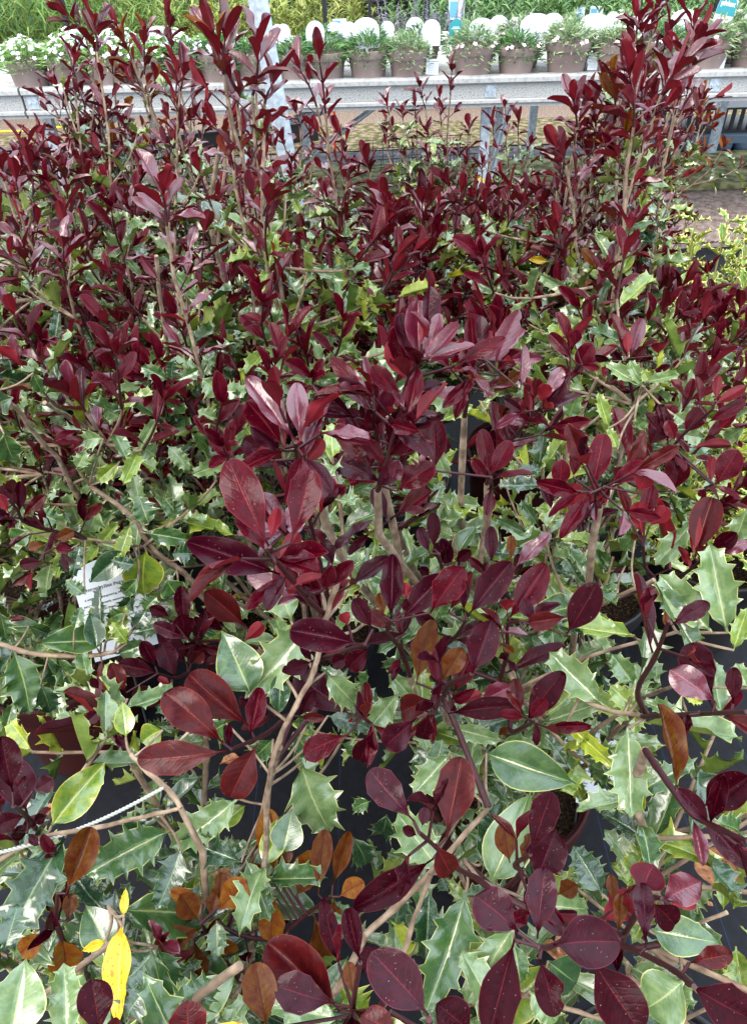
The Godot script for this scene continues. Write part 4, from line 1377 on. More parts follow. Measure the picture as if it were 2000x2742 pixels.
[2,"m",-0.287,0.684,-0.445,-0.32,0.718,-0.47,0.79,0.49,-0.36,0.017],
[2,"m",-0.3,0.699,-0.438,-0.285,0.711,-0.442,-0.16,0.48,0.86,0.0133],
[2,"m",-0.282,0.73,-0.456,-0.288,0.743,-0.46,0.52,0.47,0.72,0.0086],
[4,"m",-0.346,0.812,-0.56,-0.37,0.809,-0.558,-0.03,0.63,0.77,0.0138],
[4,"b",-0.36,0.787,-0.62,-0.336,0.795,-0.624,-0.03,0.53,0.85,0.0143],
[4,"b",-0.359,0.799,-0.599,-0.378,0.796,-0.599,-0.13,0.62,0.77,0.0105],
[4,"m",-0.348,0.802,-0.581,-0.343,0.82,-0.597,-0.1,0.69,0.72,0.0078],
[4,"m",-0.381,0.84,-0.617,-0.392,0.864,-0.622,0.53,0.38,0.76,0.0139],
[4,"m",-0.389,0.821,-0.628,-0.386,0.85,-0.648,0.42,0.47,0.77,0.0142],
[4,"m",-0.393,0.822,-0.619,-0.403,0.838,-0.606,0.89,0.2,0.41,0.0142],
[4,"r",-0.388,0.839,-0.607,-0.392,0.86,-0.612,-0.53,-0.26,-0.81,0.0116],
[0,"p",0.01,0.927,-0.365,0.013,0.963,-0.397,-0.03,0.66,0.75,0.0172],
[0,"p",0.017,0.927,-0.363,0.049,0.951,-0.385,-0.08,0.72,0.69,0.019],
[0,"p",0.039,0.936,-0.362,0.062,0.972,-0.371,-0.35,0.43,0.84,0.0219],
[0,"b",0.005,0.929,-0.366,0.002,0.942,-0.377,0.02,0.65,0.76,0.0085],
[0,"r",0.021,0.939,-0.372,0.022,0.951,-0.379,0.07,-0.51,-0.86,0.0073],
[0,"m",0.021,0.932,-0.367,0.022,0.943,-0.369,-0.11,0.24,0.96,0.0066],
[0,"m",0.013,0.9,-0.377,-0.006,0.915,-0.383,0.25,0.59,0.77,0.0123],
[0,"m",0.023,0.866,-0.402,-0.009,0.863,-0.397,-0.03,0.93,0.37,0.0104],
[0,"m",0.074,0.885,-0.402,0.11,0.919,-0.428,-0.17,0.71,0.69,0.0235],
[0,"m",0.059,0.881,-0.41,0.079,0.907,-0.43,-0.16,0.67,0.72,0.0132],
[0,"m",0.071,0.887,-0.404,0.073,0.905,-0.427,-0.11,0.79,0.61,0.0097],
[0,"b",0.06,0.79,-0.451,0.039,0.793,-0.451,0.11,0.76,0.64,0.0113],
[0,"m",0.068,0.85,-0.49,0.062,0.878,-0.503,-0.03,0.42,0.91,0.0162],
[0,"m",0.048,0.892,-0.469,0.04,0.908,-0.485,-0.07,0.68,0.73,0.0107],
[0,"m",0.052,0.894,-0.472,0.052,0.92,-0.491,-0.08,0.6,0.8,0.0124],
[0,"m",0.073,0.866,-0.483,0.087,0.882,-0.482,-0.48,0.39,0.78,0.0112],
[0,"m",0.051,0.841,-0.491,0.041,0.852,-0.492,0.33,0.4,0.86,0.0093],
[0,"m",0.104,0.873,-0.471,0.105,0.899,-0.494,-0.16,0.64,0.75,0.0121],
[0,"b",0.121,0.877,-0.471,0.123,0.892,-0.489,-0.17,0.74,0.65,0.0086],
[0,"l",0.129,0.85,-0.487,0.161,0.881,-0.502,-0.4,0.71,0.58,0.0149],
[0,"m",0.14,0.82,-0.507,0.14,0.837,-0.521,-0.19,0.61,0.77,0.0098],
[0,"p",0.111,0.858,-0.418,0.149,0.892,-0.454,-0.13,0.79,0.6,0.0257],
[0,"m",0.147,0.892,-0.373,0.168,0.93,-0.389,-0.39,0.55,0.74,0.0235],
[0,"m",0.149,0.902,-0.383,0.121,0.89,-0.388,-0.4,0.68,0.62,0.0149],
[0,"r",0.11,0.869,-0.417,0.109,0.886,-0.42,0.17,-0.16,-0.97,0.0122],
[0,"m",0.119,0.776,-0.424,0.169,0.807,-0.436,-0.51,0.86,0.08,0.0189],
[0,"l",0.103,0.842,-0.419,0.13,0.846,-0.417,-0.16,0.98,0.11,0.0087],
[0,"m",0.117,0.881,-0.388,0.147,0.897,-0.404,-0.43,0.9,0.08,0.0119],
[0,"p",0.124,0.889,-0.391,0.117,0.904,-0.401,-0.1,0.54,0.84,0.0113],
[0,"b",0.109,0.822,-0.422,0.121,0.814,-0.418,0.16,0.61,0.78,0.0072],
[0,"p",0.066,0.911,-0.325,0.08,0.947,-0.343,-0.27,0.51,0.82,0.0215],
[0,"p",0.05,0.844,-0.363,0.045,0.868,-0.38,-0.03,0.59,0.81,0.015],
[0,"p",0.06,0.834,-0.363,0.077,0.857,-0.385,-0.15,0.75,0.65,0.0169],
[0,"b",0.031,0.832,-0.376,0.047,0.862,-0.418,-0.04,0.82,0.57,0.0212],
[0,"b",0.049,0.865,-0.354,0.065,0.889,-0.365,-0.3,0.54,0.79,0.0174],
[2,"m",0.045,0.843,-0.351,0.018,0.809,-0.364,-0.75,0.41,0.52,0.0227],
[2,"p",0.025,0.902,-0.296,0.001,0.871,-0.293,-0.49,0.46,0.74,0.0197],
[2,"m",0.034,0.892,-0.306,0.029,0.868,-0.298,-0.2,0.34,0.92,0.0132],
[2,"m",0.054,0.837,-0.342,0.108,0.841,-0.344,-0.05,0.83,0.55,0.0182],
[2,"l",0.081,0.834,-0.355,0.104,0.85,-0.356,-0.42,0.67,0.61,0.0167],
[2,"r",0.062,0.827,-0.359,0.084,0.831,-0.364,0.03,-0.83,-0.55,0.01],
[2,"m",0.037,0.876,-0.326,0.044,0.884,-0.33,-0.25,0.66,0.71,0.006],
[0,"m",0.117,0.795,-0.358,0.117,0.814,-0.392,-0.17,0.86,0.49,0.0154],
[0,"m",0.119,0.81,-0.348,0.155,0.837,-0.38,-0.17,0.84,0.52,0.0231],
[0,"p",0.118,0.832,-0.336,0.131,0.85,-0.344,-0.42,0.58,0.7,0.0118],
[0,"m",0.118,0.856,-0.32,0.116,0.847,-0.305,-0.2,0.83,0.52,0.0066],
[0,"b",0.113,0.772,-0.371,0.106,0.76,-0.37,-0.57,0.39,0.72,0.0073],
[0,"m",0.191,0.929,-0.324,0.178,0.967,-0.364,0.67,0.64,0.39,0.0178],
[0,"p",0.189,0.973,-0.311,0.21,0.992,-0.313,-0.48,0.62,0.61,0.0112],
[0,"b",0.19,0.966,-0.313,0.189,0.974,-0.322,-0.36,0.68,0.64,0.0042],
[0,"r",0.318,0.766,-0.561,0.316,0.827,-0.613,0.96,-0.16,-0.23,0.0256],
[0,"r",0.256,0.857,-0.516,0.252,0.887,-0.536,0.32,-0.5,-0.81,0.0182],
[0,"p",0.243,0.872,-0.526,0.238,0.894,-0.554,-0.08,0.76,0.64,0.0113],
[0,"p",0.257,0.872,-0.522,0.264,0.9,-0.542,-0.35,0.61,0.72,0.0159],
[0,"r",0.261,0.869,-0.519,0.273,0.891,-0.519,0.57,-0.34,-0.75,0.0159],
[0,"b",0.254,0.859,-0.517,0.248,0.848,-0.527,-0.92,0.17,0.36,0.0079],
[0,"p",0.313,0.829,-0.515,0.333,0.872,-0.554,-0.37,0.71,0.6,0.0292],
[0,"r",0.311,0.83,-0.516,0.311,0.864,-0.546,0.81,-0.38,-0.44,0.0142],
[0,"m",0.311,0.861,-0.49,0.327,0.886,-0.488,-0.67,0.35,0.66,0.0163],
[0,"r",0.323,0.793,-0.53,0.317,0.813,-0.55,0.73,-0.38,-0.57,0.0092],
[0,"m",0.309,0.859,-0.49,0.32,0.875,-0.485,-0.76,0.27,0.59,0.0119],
[0,"l",0.315,0.862,-0.486,0.337,0.878,-0.483,-0.5,0.59,0.64,0.0139],
[0,"r",0.213,0.826,-0.59,0.209,0.858,-0.601,0.24,-0.27,-0.93,0.0197],
[0,"r",0.216,0.846,-0.567,0.226,0.879,-0.569,0.48,-0.18,-0.86,0.0231],
[0,"m",0.191,0.827,-0.59,0.182,0.85,-0.616,-0.25,0.69,0.68,0.0128],
[0,"m",0.162,0.752,-0.596,0.182,0.769,-0.607,-0.59,0.79,0.14,0.0091],
[0,"p",0.02,0.857,-0.555,0.055,0.881,-0.576,-0.32,0.83,0.45,0.0151],
[0,"p",0.012,0.912,-0.493,0.001,0.935,-0.51,0.02,0.59,0.8,0.0138],
[0,"p",0.018,0.809,-0.584,0.069,0.837,-0.597,-0.51,0.82,-0.25,0.0188],
[0,"p",0.031,0.818,-0.594,0.059,0.84,-0.612,-0.55,0.83,0.13,0.0125],
[0,"l",-0.048,1.08,-0.381,-0.075,1.114,-0.405,0.36,0.71,0.61,0.0156],
[0,"p",-0.055,1.073,-0.384,-0.077,1.098,-0.4,0.1,0.6,0.79,0.0162],
[0,"l",-0.044,1.079,-0.382,-0.045,1.109,-0.405,0.09,0.59,0.8,0.0138],
[0,"r",-0.047,1.075,-0.385,-0.03,1.104,-0.405,-0.76,-0.01,-0.65,0.0126],
[0,"p",-0.057,1.03,-0.418,-0.087,1.056,-0.419,0.34,0.43,0.83,0.0187],
[0,"r",-0.047,1.034,-0.417,-0.033,1.05,-0.424,0.06,-0.45,-0.89,0.0113],
[0,"r",-0.055,1.071,-0.386,-0.051,1.092,-0.399,-0.81,-0.19,-0.55,0.0077],
[0,"r",-0.067,1.052,-0.398,-0.073,1.063,-0.399,-0.38,-0.24,-0.89,0.008],
[0,"r",0.027,1.076,-0.453,0.015,1.102,-0.465,-0,-0.41,-0.91,0.0155],
[0,"p",0.024,1.056,-0.46,0.002,1.078,-0.472,-0.01,0.5,0.86,0.0135],
[0,"p",0.031,1.092,-0.442,0.022,1.125,-0.459,-0.05,0.45,0.89,0.0123],
[0,"l",0.034,1.099,-0.437,0.034,1.133,-0.46,-0.07,0.56,0.83,0.0171],
[0,"r",0.035,1.114,-0.436,0.037,1.127,-0.443,0.07,-0.51,-0.86,0.0063],
[0,"l",0.037,1.103,-0.432,0.047,1.131,-0.444,-0.11,0.39,0.91,0.0107],
[0,"l",0.039,1.105,-0.432,0.067,1.118,-0.433,-0.37,0.8,0.47,0.0097],
[0,"l",0.04,1.106,-0.432,0.06,1.126,-0.438,-0.46,0.64,0.62,0.0091],
[0,"r",0.026,1.027,-0.463,0.061,1.053,-0.483,-0.52,0.04,-0.86,0.0154],
[0,"m",0.012,1.008,-0.466,0.031,1.04,-0.47,-0.26,0.26,0.93,0.0227],
[0,"p",0.007,1.017,-0.466,0.006,1.044,-0.481,0.33,0.47,0.82,0.0099],
[0,"p",0.019,0.964,-0.469,0.049,0.987,-0.472,-0.28,0.48,0.83,0.02],
[0,"l",0.014,0.971,-0.47,0.021,0.992,-0.474,-0.19,0.26,0.95,0.0142],
[0,"p",0.012,0.991,-0.465,-0.005,1.009,-0.48,-0.03,0.62,0.78,0.0123],
[0,"m",0.027,1.062,-0.457,0.051,1.072,-0.46,-0.3,0.84,0.45,0.0084],
[0,"l",0.002,1.042,-0.462,-0.02,1.076,-0.482,0.01,0.53,0.85,0.0152],
[0,"p",0.003,1.064,-0.455,-0.023,1.076,-0.458,0.22,0.69,0.69,0.0091],
[0,"p",0.002,0.989,-0.489,-0.017,1.022,-0.505,0.07,0.48,0.88,0.0178],
[0,"p",-0.001,0.968,-0.496,-0.029,0.996,-0.522,-0.04,0.66,0.75,0.0167],
[0,"p",0.01,0.936,-0.514,-0.035,0.955,-0.53,-0.01,0.63,0.78,0.0215],
[0,"m",0.002,1.013,-0.481,-0.006,1.032,-0.494,0,0.56,0.83,0.0092],
[0,"p",0.096,1.006,-0.587,0.093,1.043,-0.613,-0.15,0.56,0.81,0.0147],
[0,"p",0.097,1.027,-0.562,0.099,1.061,-0.58,0.37,0.4,0.84,0.0123],
[0,"r",0.093,1.023,-0.573,0.11,1.047,-0.574,0.33,-0.26,-0.91,0.0166],
[0,"l",0.094,1.002,-0.59,0.141,1.032,-0.603,-0.31,0.74,0.59,0.018],
[0,"l",0.104,1.031,-0.543,0.123,1.076,-0.558,-0.21,0.4,0.89,0.0171],
[0,"p",0.105,1.024,-0.548,0.127,1.042,-0.552,-0.23,0.45,0.86,0.0139],
[0,"l",0.123,1.023,-0.522,0.125,1.055,-0.538,0.45,0.38,0.81,0.0111],
[0,"b",0.114,0.971,-0.599,0.141,0.991,-0.603,-0.23,0.48,0.85,0.0136],
[0,"o",0.087,0.992,-0.6,0.111,0.989,-0.595,-0.02,0.83,0.56,0.0078],
[0,"m",0.093,0.981,-0.606,0.087,1.005,-0.619,-0.11,0.45,0.89,0.0093],
[0,"r",0.149,0.956,-0.579,0.149,0.988,-0.598,0.45,-0.47,-0.76,0.012],
[0,"r",0.151,0.987,-0.554,0.152,1.009,-0.554,0.3,-0.03,-0.95,0.0128],
[0,"l",0.152,0.991,-0.555,0.169,1.015,-0.569,-0.18,0.59,0.78,0.0128],
[0,"m",0.153,0.974,-0.559,0.184,0.995,-0.561,-0.54,0.82,0.2,0.0119],
[0,"r",0.146,0.947,-0.584,0.139,0.966,-0.588,0.06,-0.22,-0.97,0.011],
[0,"r",0.133,0.937,-0.592,0.147,0.96,-0.605,0.18,-0.56,-0.81,0.0125],
[0,"b",0.139,0.922,-0.591,0.137,0.942,-0.598,-0.17,0.29,0.94,0.012],
[0,"m",0.129,0.902,-0.6,0.125,0.944,-0.629,0.38,0.54,0.75,0.0164],
[0,"p",0.126,0.887,-0.604,0.139,0.924,-0.634,-0.15,0.65,0.74,0.0161],
[0,"m",0.15,0.945,-0.58,0.139,0.958,-0.584,0.02,0.32,0.95,0.0095],
[0,"p",0.096,0.968,-0.478,0.091,0.999,-0.503,-0.15,0.6,0.79,0.0138],
[0,"p",0.097,0.969,-0.479,0.112,0.996,-0.488,-0.27,0.43,0.86,0.0149],
[0,"m",0.099,0.967,-0.478,0.094,0.985,-0.49,-0.13,0.51,0.85,0.0084],
[0,"l",0.1,0.957,-0.489,0.134,0.966,-0.488,-0.27,0.96,-0.09,0.0112],
[0,"b",0.051,0.978,-0.476,0.051,1.014,-0.498,-0.09,0.52,0.85,0.0191],
[0,"m",0.096,0.958,-0.487,0.084,0.975,-0.494,0.03,0.38,0.93,0.0099],
[0,"p",0.182,0.95,-0.477,0.194,0.988,-0.507,-0.27,0.65,0.71,0.019],
[0,"p",0.181,0.986,-0.44,0.204,1.006,-0.442,-0.39,0.54,0.75,0.0128],
[0,"m",0.167,0.96,-0.483,0.17,0.979,-0.496,-0.26,0.59,0.77,0.0102],
[0,"r",0.198,0.99,-0.425,0.202,1.01,-0.426,0.49,-0.11,-0.86,0.0141],
[0,"m",0.155,0.953,-0.478,0.155,0.978,-0.483,-0.26,0.18,0.95,0.0153],
[0,"m",0.273,0.862,-0.626,0.262,0.911,-0.662,0.37,0.61,0.7,0.0198],
[0,"l",0.286,0.885,-0.621,0.305,0.931,-0.628,-0.47,0.32,0.82,0.0265],
[0,"r",0.289,0.863,-0.626,0.282,0.89,-0.626,0.24,0.06,-0.97,0.0194],
[0,"p",0.299,0.931,-0.58,0.311,0.959,-0.582,-0.52,0.3,0.8,0.0178],
[0,"r",0.305,0.921,-0.571,0.335,0.935,-0.559,0.32,0.13,-0.94,0.0114],
[0,"p",0.327,0.828,-0.618,0.324,0.869,-0.625,-0.4,0.14,0.91,0.0257],
[0,"l",0.307,0.956,-0.561,0.334,0.981,-0.558,-0.48,0.46,0.74,0.0122],
[0,"r",0.307,0.977,-0.559,0.329,0.997,-0.556,0.48,-0.45,-0.75,0.01],
[0,"r",0.308,0.981,-0.559,0.31,1,-0.572,0.41,-0.55,-0.73,0.0081],
[0,"p",0.299,0.97,-0.567,0.298,0.993,-0.582,0.46,0.5,0.74,0.0087],
[0,"m",0.323,0.899,-0.541,0.334,0.936,-0.543,-0.58,0.21,0.79,0.0232],
[0,"r",0.322,0.896,-0.546,0.324,0.916,-0.563,0.41,-0.62,-0.67,0.0087],
[0,"m",0.296,0.917,-0.587,0.288,0.935,-0.597,-0.29,0.33,0.9,0.0123],
[5,"p",0.301,0.907,-0.764,0.289,0.954,-0.793,0.37,0.56,0.75,0.0177],
[5,"l",0.303,0.907,-0.764,0.315,0.949,-0.784,-0.32,0.48,0.82,0.0176],
[5,"r",0.326,0.925,-0.74,0.32,0.947,-0.736,0.24,0.23,-0.94,0.0164],
[5,"p",0.314,0.89,-0.782,0.326,0.913,-0.783,-0.45,0.27,0.85,0.0138],
[5,"m",0.31,0.883,-0.79,0.295,0.896,-0.805,-0.34,0.5,0.79,0.0114],
[5,"r",0.298,0.915,-0.755,0.296,0.94,-0.768,0.32,-0.45,-0.83,0.0096],
[0,"l",0.25,0.885,-0.779,0.292,0.918,-0.784,-0.53,0.75,0.39,0.017],
[0,"b",0.247,0.887,-0.781,0.26,0.921,-0.776,-0.49,0.05,0.87,0.0226],
[0,"b",0.237,0.91,-0.764,0.212,0.932,-0.789,-0.31,0.53,0.79,0.0148],
[0,"b",0.234,0.933,-0.754,0.231,0.953,-0.753,-0.21,-0.09,0.97,0.0146],
[0,"m",0.243,0.904,-0.762,0.268,0.902,-0.755,-0.19,0.48,0.86,0.0096],
[3,"q",0.096,0.735,-0.219,0.055,0.701,-0.177,-0.25,0.86,0.44,0.0391],
[3,"g",0.062,0.74,-0.244,0.025,0.719,-0.169,-0.03,0.97,0.25,0.0421],
[2,"d",0.034,0.739,-0.247,0.027,0.719,-0.201,-0.05,0.92,0.39,0.026],
[2,"q",0.044,0.744,-0.257,0.008,0.752,-0.309,-0.16,0.95,0.26,0.0421],
[3,"d",0.076,0.749,-0.261,0.094,0.765,-0.31,-0.33,0.93,0.18,0.025],
[3,"q",0.082,0.744,-0.249,0.118,0.785,-0.301,-0.21,0.84,0.51,0.0381],
[2,"g",0.087,0.788,-0.335,0.153,0.794,-0.302,-0.29,0.85,0.44,0.0381],
[2,"q",0.057,0.786,-0.337,0.026,0.757,-0.318,-0.27,0.72,0.64,0.03],
[3,"d",0.163,0.755,-0.233,0.146,0.77,-0.263,-0.16,0.84,0.51,0.03],
[3,"g",0.193,0.754,-0.207,0.234,0.768,-0.192,-0.41,0.87,0.28,0.027],
[3,"q",0.207,0.748,-0.175,0.178,0.714,-0.165,-0.65,0.65,0.39,0.0371],
[3,"q",0.121,0.744,-0.231,0.165,0.727,-0.232,0.35,0.86,0.39,0.032],
[3,"g",0.095,0.731,-0.209,0.097,0.718,-0.184,-0.13,0.88,0.46,0.024],
[3,"d",0.118,0.731,-0.196,0.149,0.701,-0.184,0.38,0.67,0.64,0.032],
[3,"q",0.102,0.723,-0.179,0.124,0.705,-0.161,0.16,0.79,0.59,0.03],
[3,"g",0.255,0.602,-0.313,0.27,0.622,-0.363,-0.28,0.92,0.29,0.0387],
[3,"d",0.251,0.607,-0.328,0.238,0.62,-0.349,-0.18,0.78,0.6,0.0284],
[3,"q",0.273,0.596,-0.283,0.304,0.623,-0.286,-0.58,0.73,0.37,0.031],
[3,"k",0.312,0.608,-0.273,0.32,0.615,-0.303,-0.32,0.93,0.14,0.0175],
[3,"t",0.308,0.613,-0.291,0.318,0.635,-0.321,-0.4,0.8,0.45,0.0387],
[3,"k",0.315,0.599,-0.245,0.308,0.589,-0.2,-0.35,0.92,0.16,0.0284],
[3,"d",0.062,0.563,-0.316,0.056,0.573,-0.327,0.05,0.77,0.64,0.0206],
[2,"d",0.017,0.566,-0.329,0.005,0.547,-0.277,-0.01,0.94,0.34,0.0284],
[3,"k",0.248,0.599,-0.312,0.256,0.611,-0.326,-0.35,0.81,0.47,0.0155],
[0,"g",0.285,0.643,-0.376,0.279,0.621,-0.355,-0.39,0.7,0.6,0.0206],
[3,"g",0.333,0.652,-0.353,0.335,0.626,-0.339,-0.42,0.41,0.81,0.0206],
[2,"d",0.003,0.592,-0.384,-0.008,0.553,-0.371,-0.24,0.37,0.9,0.0335],
[0,"q",0.187,0.85,-0.315,0.181,0.817,-0.261,-0.3,0.83,0.47,0.0367],
[2,"k",-0.283,0.74,-0.309,-0.245,0.751,-0.364,0.38,0.82,0.42,0.0314],
[2,"q",-0.133,0.709,-0.345,-0.189,0.705,-0.303,0.25,0.87,0.42,0.0393],
[2,"q",-0.076,0.716,-0.375,-0.053,0.645,-0.343,0.3,0.47,0.83,0.0606],
[2,"g",-0.19,0.709,-0.317,-0.253,0.716,-0.277,0.34,0.86,0.38,0.0472],
[2,"d",-0.128,0.685,-0.298,-0.184,0.698,-0.314,0.1,0.92,0.38,0.0337],
[2,"d",-0.272,0.732,-0.303,-0.298,0.73,-0.217,0.46,0.87,0.16,0.0472],
[2,"g",-0.221,0.693,-0.258,-0.169,0.628,-0.277,0.79,0.56,0.27,0.0606],
[2,"d",-0.18,0.7,-0.305,-0.196,0.685,-0.26,0.25,0.89,0.39,0.0337],
[2,"g",-0.124,0.685,-0.3,-0.101,0.672,-0.254,0.08,0.97,0.23,0.0281],
[2,"g",-0.092,0.682,-0.306,-0.083,0.706,-0.332,0.05,0.74,0.67,0.0303],
[2,"d",-0.191,0.717,-0.332,-0.237,0.716,-0.309,-0.01,1,0.03,0.0233],
[2,"g",-0.229,0.685,-0.23,-0.249,0.707,-0.257,0.38,0.83,0.41,0.0314],
[2,"d",-0.192,0.675,-0.235,-0.226,0.663,-0.207,0.09,0.88,0.48,0.0404],
[2,"d",-0.192,0.675,-0.234,-0.18,0.636,-0.212,0.47,0.53,0.7,0.0314],
[2,"d",-0.029,0.682,-0.318,-0.014,0.645,-0.301,0.3,0.5,0.81,0.0292],
[2,"g",-0.042,0.654,-0.249,-0.034,0.666,-0.266,-0.04,0.83,0.56,0.0269],
[2,"g",-0.146,0.671,-0.255,-0.144,0.656,-0.232,0.22,0.83,0.52,0.0225],
[2,"g",-0.012,0.696,-0.345,-0.029,0.679,-0.346,-0.56,0.58,0.59,0.018],
[2,"y",-0.173,0.831,-0.193,-0.169,0.825,-0.139,-0.13,0.98,0.13,0.0181],
[2,"y",-0.182,0.831,-0.185,-0.196,0.832,-0.179,0.17,0.91,0.38,0.0061],
[2,"y",-0.173,0.834,-0.199,-0.173,0.841,-0.214,0.3,0.86,0.42,0.0057],
[2,"q",-0.225,0.832,-0.133,-0.222,0.85,-0.17,0.38,0.82,0.41,0.0326],
[2,"q",-0.196,0.821,-0.135,-0.204,0.835,-0.172,0.35,0.9,0.27,0.0282],
[2,"g",-0.139,0.804,-0.138,-0.114,0.797,-0.174,0.36,0.93,0.07,0.0352],
[2,"q",-0.032,0.79,-0.148,-0.08,0.789,-0.156,-0.03,1,0.05,0.0224],
[2,"d",-0.237,0.85,-0.175,-0.233,0.86,-0.198,0.39,0.83,0.4,0.0211],
[2,"d",-0.164,0.813,-0.147,-0.152,0.827,-0.156,-0.17,0.64,0.75,0.0264],
[2,"g",-0.153,0.809,-0.141,-0.172,0.78,-0.146,-0.78,0.47,0.41,0.0264],
[2,"t",-0.144,0.626,-0.308,-0.169,0.635,-0.319,0.15,0.92,0.37,0.017],
[2,"k",-0.177,0.635,-0.311,-0.187,0.606,-0.298,0.02,0.4,0.92,0.0243],
[2,"k",-0.341,0.692,-0.3,-0.319,0.691,-0.312,0.27,0.84,0.47,0.0194],
[2,"q",-0.051,0.899,-0.392,-0.101,0.877,-0.336,0.22,0.83,0.52,0.0428],
[2,"q",-0.068,0.899,-0.39,-0.087,0.937,-0.416,0.19,0.62,0.76,0.0373],
[2,"q",-0.051,0.924,-0.419,-0.064,0.95,-0.432,0.2,0.5,0.84,0.0237],
[2,"g",-0.1,0.869,-0.345,-0.117,0.912,-0.369,0.3,0.55,0.78,0.0355],
[2,"q",-0.042,0.872,-0.36,-0.015,0.835,-0.348,0.35,0.51,0.78,0.0273],
[2,"d",-0.077,0.876,-0.36,-0.079,0.854,-0.333,0.13,0.76,0.64,0.0164],
[2,"q",-0.003,0.9,-0.396,-0.03,0.905,-0.393,0.22,0.73,0.65,0.0237],
[2,"q",-0.019,0.917,-0.415,-0.002,0.932,-0.415,-0.4,0.46,0.79,0.02],
[2,"d",-0.049,0.753,-0.4,-0.008,0.739,-0.393,0.18,0.79,0.58,0.0262],
[2,"g",-0.141,0.762,-0.39,-0.168,0.732,-0.394,-0.52,0.38,0.77,0.0328],
[2,"g",-0.099,0.747,-0.381,-0.126,0.714,-0.377,-0.39,0.43,0.82,0.0284],
[2,"k",-0.195,0.77,-0.38,-0.217,0.749,-0.383,-0.51,0.4,0.76,0.024],
[2,"k",-0.225,0.775,-0.371,-0.229,0.795,-0.395,0.32,0.76,0.56,0.0175],
[2,"g",-0.064,0.757,-0.403,-0.074,0.729,-0.402,-0.31,0.16,0.94,0.0218],
[2,"d",-0.161,0.768,-0.392,-0.204,0.777,-0.4,0.08,0.85,0.52,0.0262],
[2,"g",-0.08,0.748,-0.387,-0.064,0.714,-0.375,0.37,0.47,0.8,0.0284],
[4,"k",-0.293,0.693,-0.695,-0.308,0.627,-0.684,0.21,0.1,0.97,0.0516],
[4,"d",-0.316,0.699,-0.69,-0.359,0.68,-0.653,0.31,0.65,0.7,0.0334],
[4,"k",-0.31,0.723,-0.715,-0.327,0.691,-0.672,0.1,0.78,0.61,0.0258],
[1,"d",-0.344,0.635,-0.608,-0.347,0.681,-0.646,-0.29,0.6,0.75,0.0277],
[1,"k",-0.339,0.626,-0.601,-0.314,0.655,-0.638,0.28,0.66,0.7,0.0319],
[1,"g",-0.339,0.628,-0.603,-0.405,0.66,-0.579,0.51,0.78,0.37,0.0358],
[1,"g",-0.434,0.653,-0.571,-0.426,0.583,-0.533,0.49,0.46,0.74,0.0561],
[4,"g",-0.292,0.71,-0.711,-0.246,0.684,-0.723,0.49,0.55,0.68,0.0349],
[4,"q",-0.347,0.748,-0.719,-0.371,0.706,-0.71,0.1,0.16,0.98,0.0349],
[4,"k",-0.181,0.687,-0.726,-0.259,0.706,-0.733,0.24,0.97,-0.03,0.0374],
[1,"g",-0.326,0.614,-0.594,-0.289,0.625,-0.6,-0.08,0.68,0.72,0.0349],
[4,"d",-0.378,0.718,-0.677,-0.391,0.688,-0.661,0.27,0.36,0.89,0.0243],
[4,"d",-0.366,0.721,-0.686,-0.374,0.695,-0.649,0.39,0.7,0.6,0.0212],
[1,"g",-0.391,0.633,-0.577,-0.381,0.583,-0.566,0.56,0.29,0.78,0.0364],
[1,"d",-0.403,0.637,-0.574,-0.396,0.595,-0.564,0.55,0.26,0.79,0.0334],
[1,"g",-0.335,0.594,-0.563,-0.311,0.613,-0.578,0.06,0.57,0.82,0.0303],
[1,"d",-0.406,0.618,-0.548,-0.401,0.574,-0.53,0.5,0.37,0.78,0.0364],
[1,"g",-0.449,0.689,-0.602,-0.451,0.649,-0.59,0.49,0.22,0.84,0.0273],
[1,"g",-0.295,0.64,-0.639,-0.279,0.657,-0.645,-0.07,0.41,0.91,0.0303],
[1,"d",-0.308,0.628,-0.619,-0.291,0.649,-0.63,0.04,0.43,0.9,0.0273],
[4,"g",-0.258,0.646,-0.662,-0.264,0.671,-0.662,0.52,0.14,0.84,0.0334],
[1,"g",-0.42,0.667,-0.598,-0.408,0.631,-0.614,0.88,0.08,0.47,0.0273],
[1,"g",-0.437,0.599,-0.494,-0.429,0.62,-0.522,0.41,0.67,0.62,0.0243],
[4,"d",-0.306,0.658,-0.654,-0.331,0.626,-0.652,-0.19,0.18,0.96,0.0273],
[4,"g",-0.289,0.718,-0.719,-0.293,0.755,-0.725,0.39,0.19,0.9,0.0394],
[4,"g",-0.253,0.715,-0.73,-0.265,0.746,-0.734,0.43,0.28,0.86,0.0334],
[4,"g",-0.389,0.747,-0.696,-0.406,0.768,-0.69,0.68,0.33,0.66,0.0334],
[4,"g",-0.422,0.749,-0.679,-0.451,0.728,-0.678,-0.18,0.28,0.94,0.0273],
[4,"d",-0.238,0.679,-0.702,-0.253,0.693,-0.688,0.79,0.41,0.46,0.0334],
[0,"q",0.193,0.792,-0.376,0.155,0.806,-0.423,-0.31,0.81,0.49,0.0414],
[0,"q",0.282,0.852,-0.403,0.253,0.865,-0.458,-0.49,0.76,0.43,0.0435],
[0,"q",0.293,0.855,-0.399,0.285,0.906,-0.456,-0.41,0.65,0.64,0.0414],
[0,"k",0.221,0.795,-0.364,0.201,0.803,-0.388,-0.3,0.79,0.54,0.0244],
[0,"d",0.225,0.807,-0.38,0.236,0.846,-0.437,0.4,0.71,0.58,0.0321],
[0,"d",0.244,0.87,-0.447,0.268,0.834,-0.399,0.2,0.83,0.52,0.0293],
[0,"k",0.296,0.847,-0.387,0.309,0.874,-0.41,-0.44,0.69,0.57,0.0191],
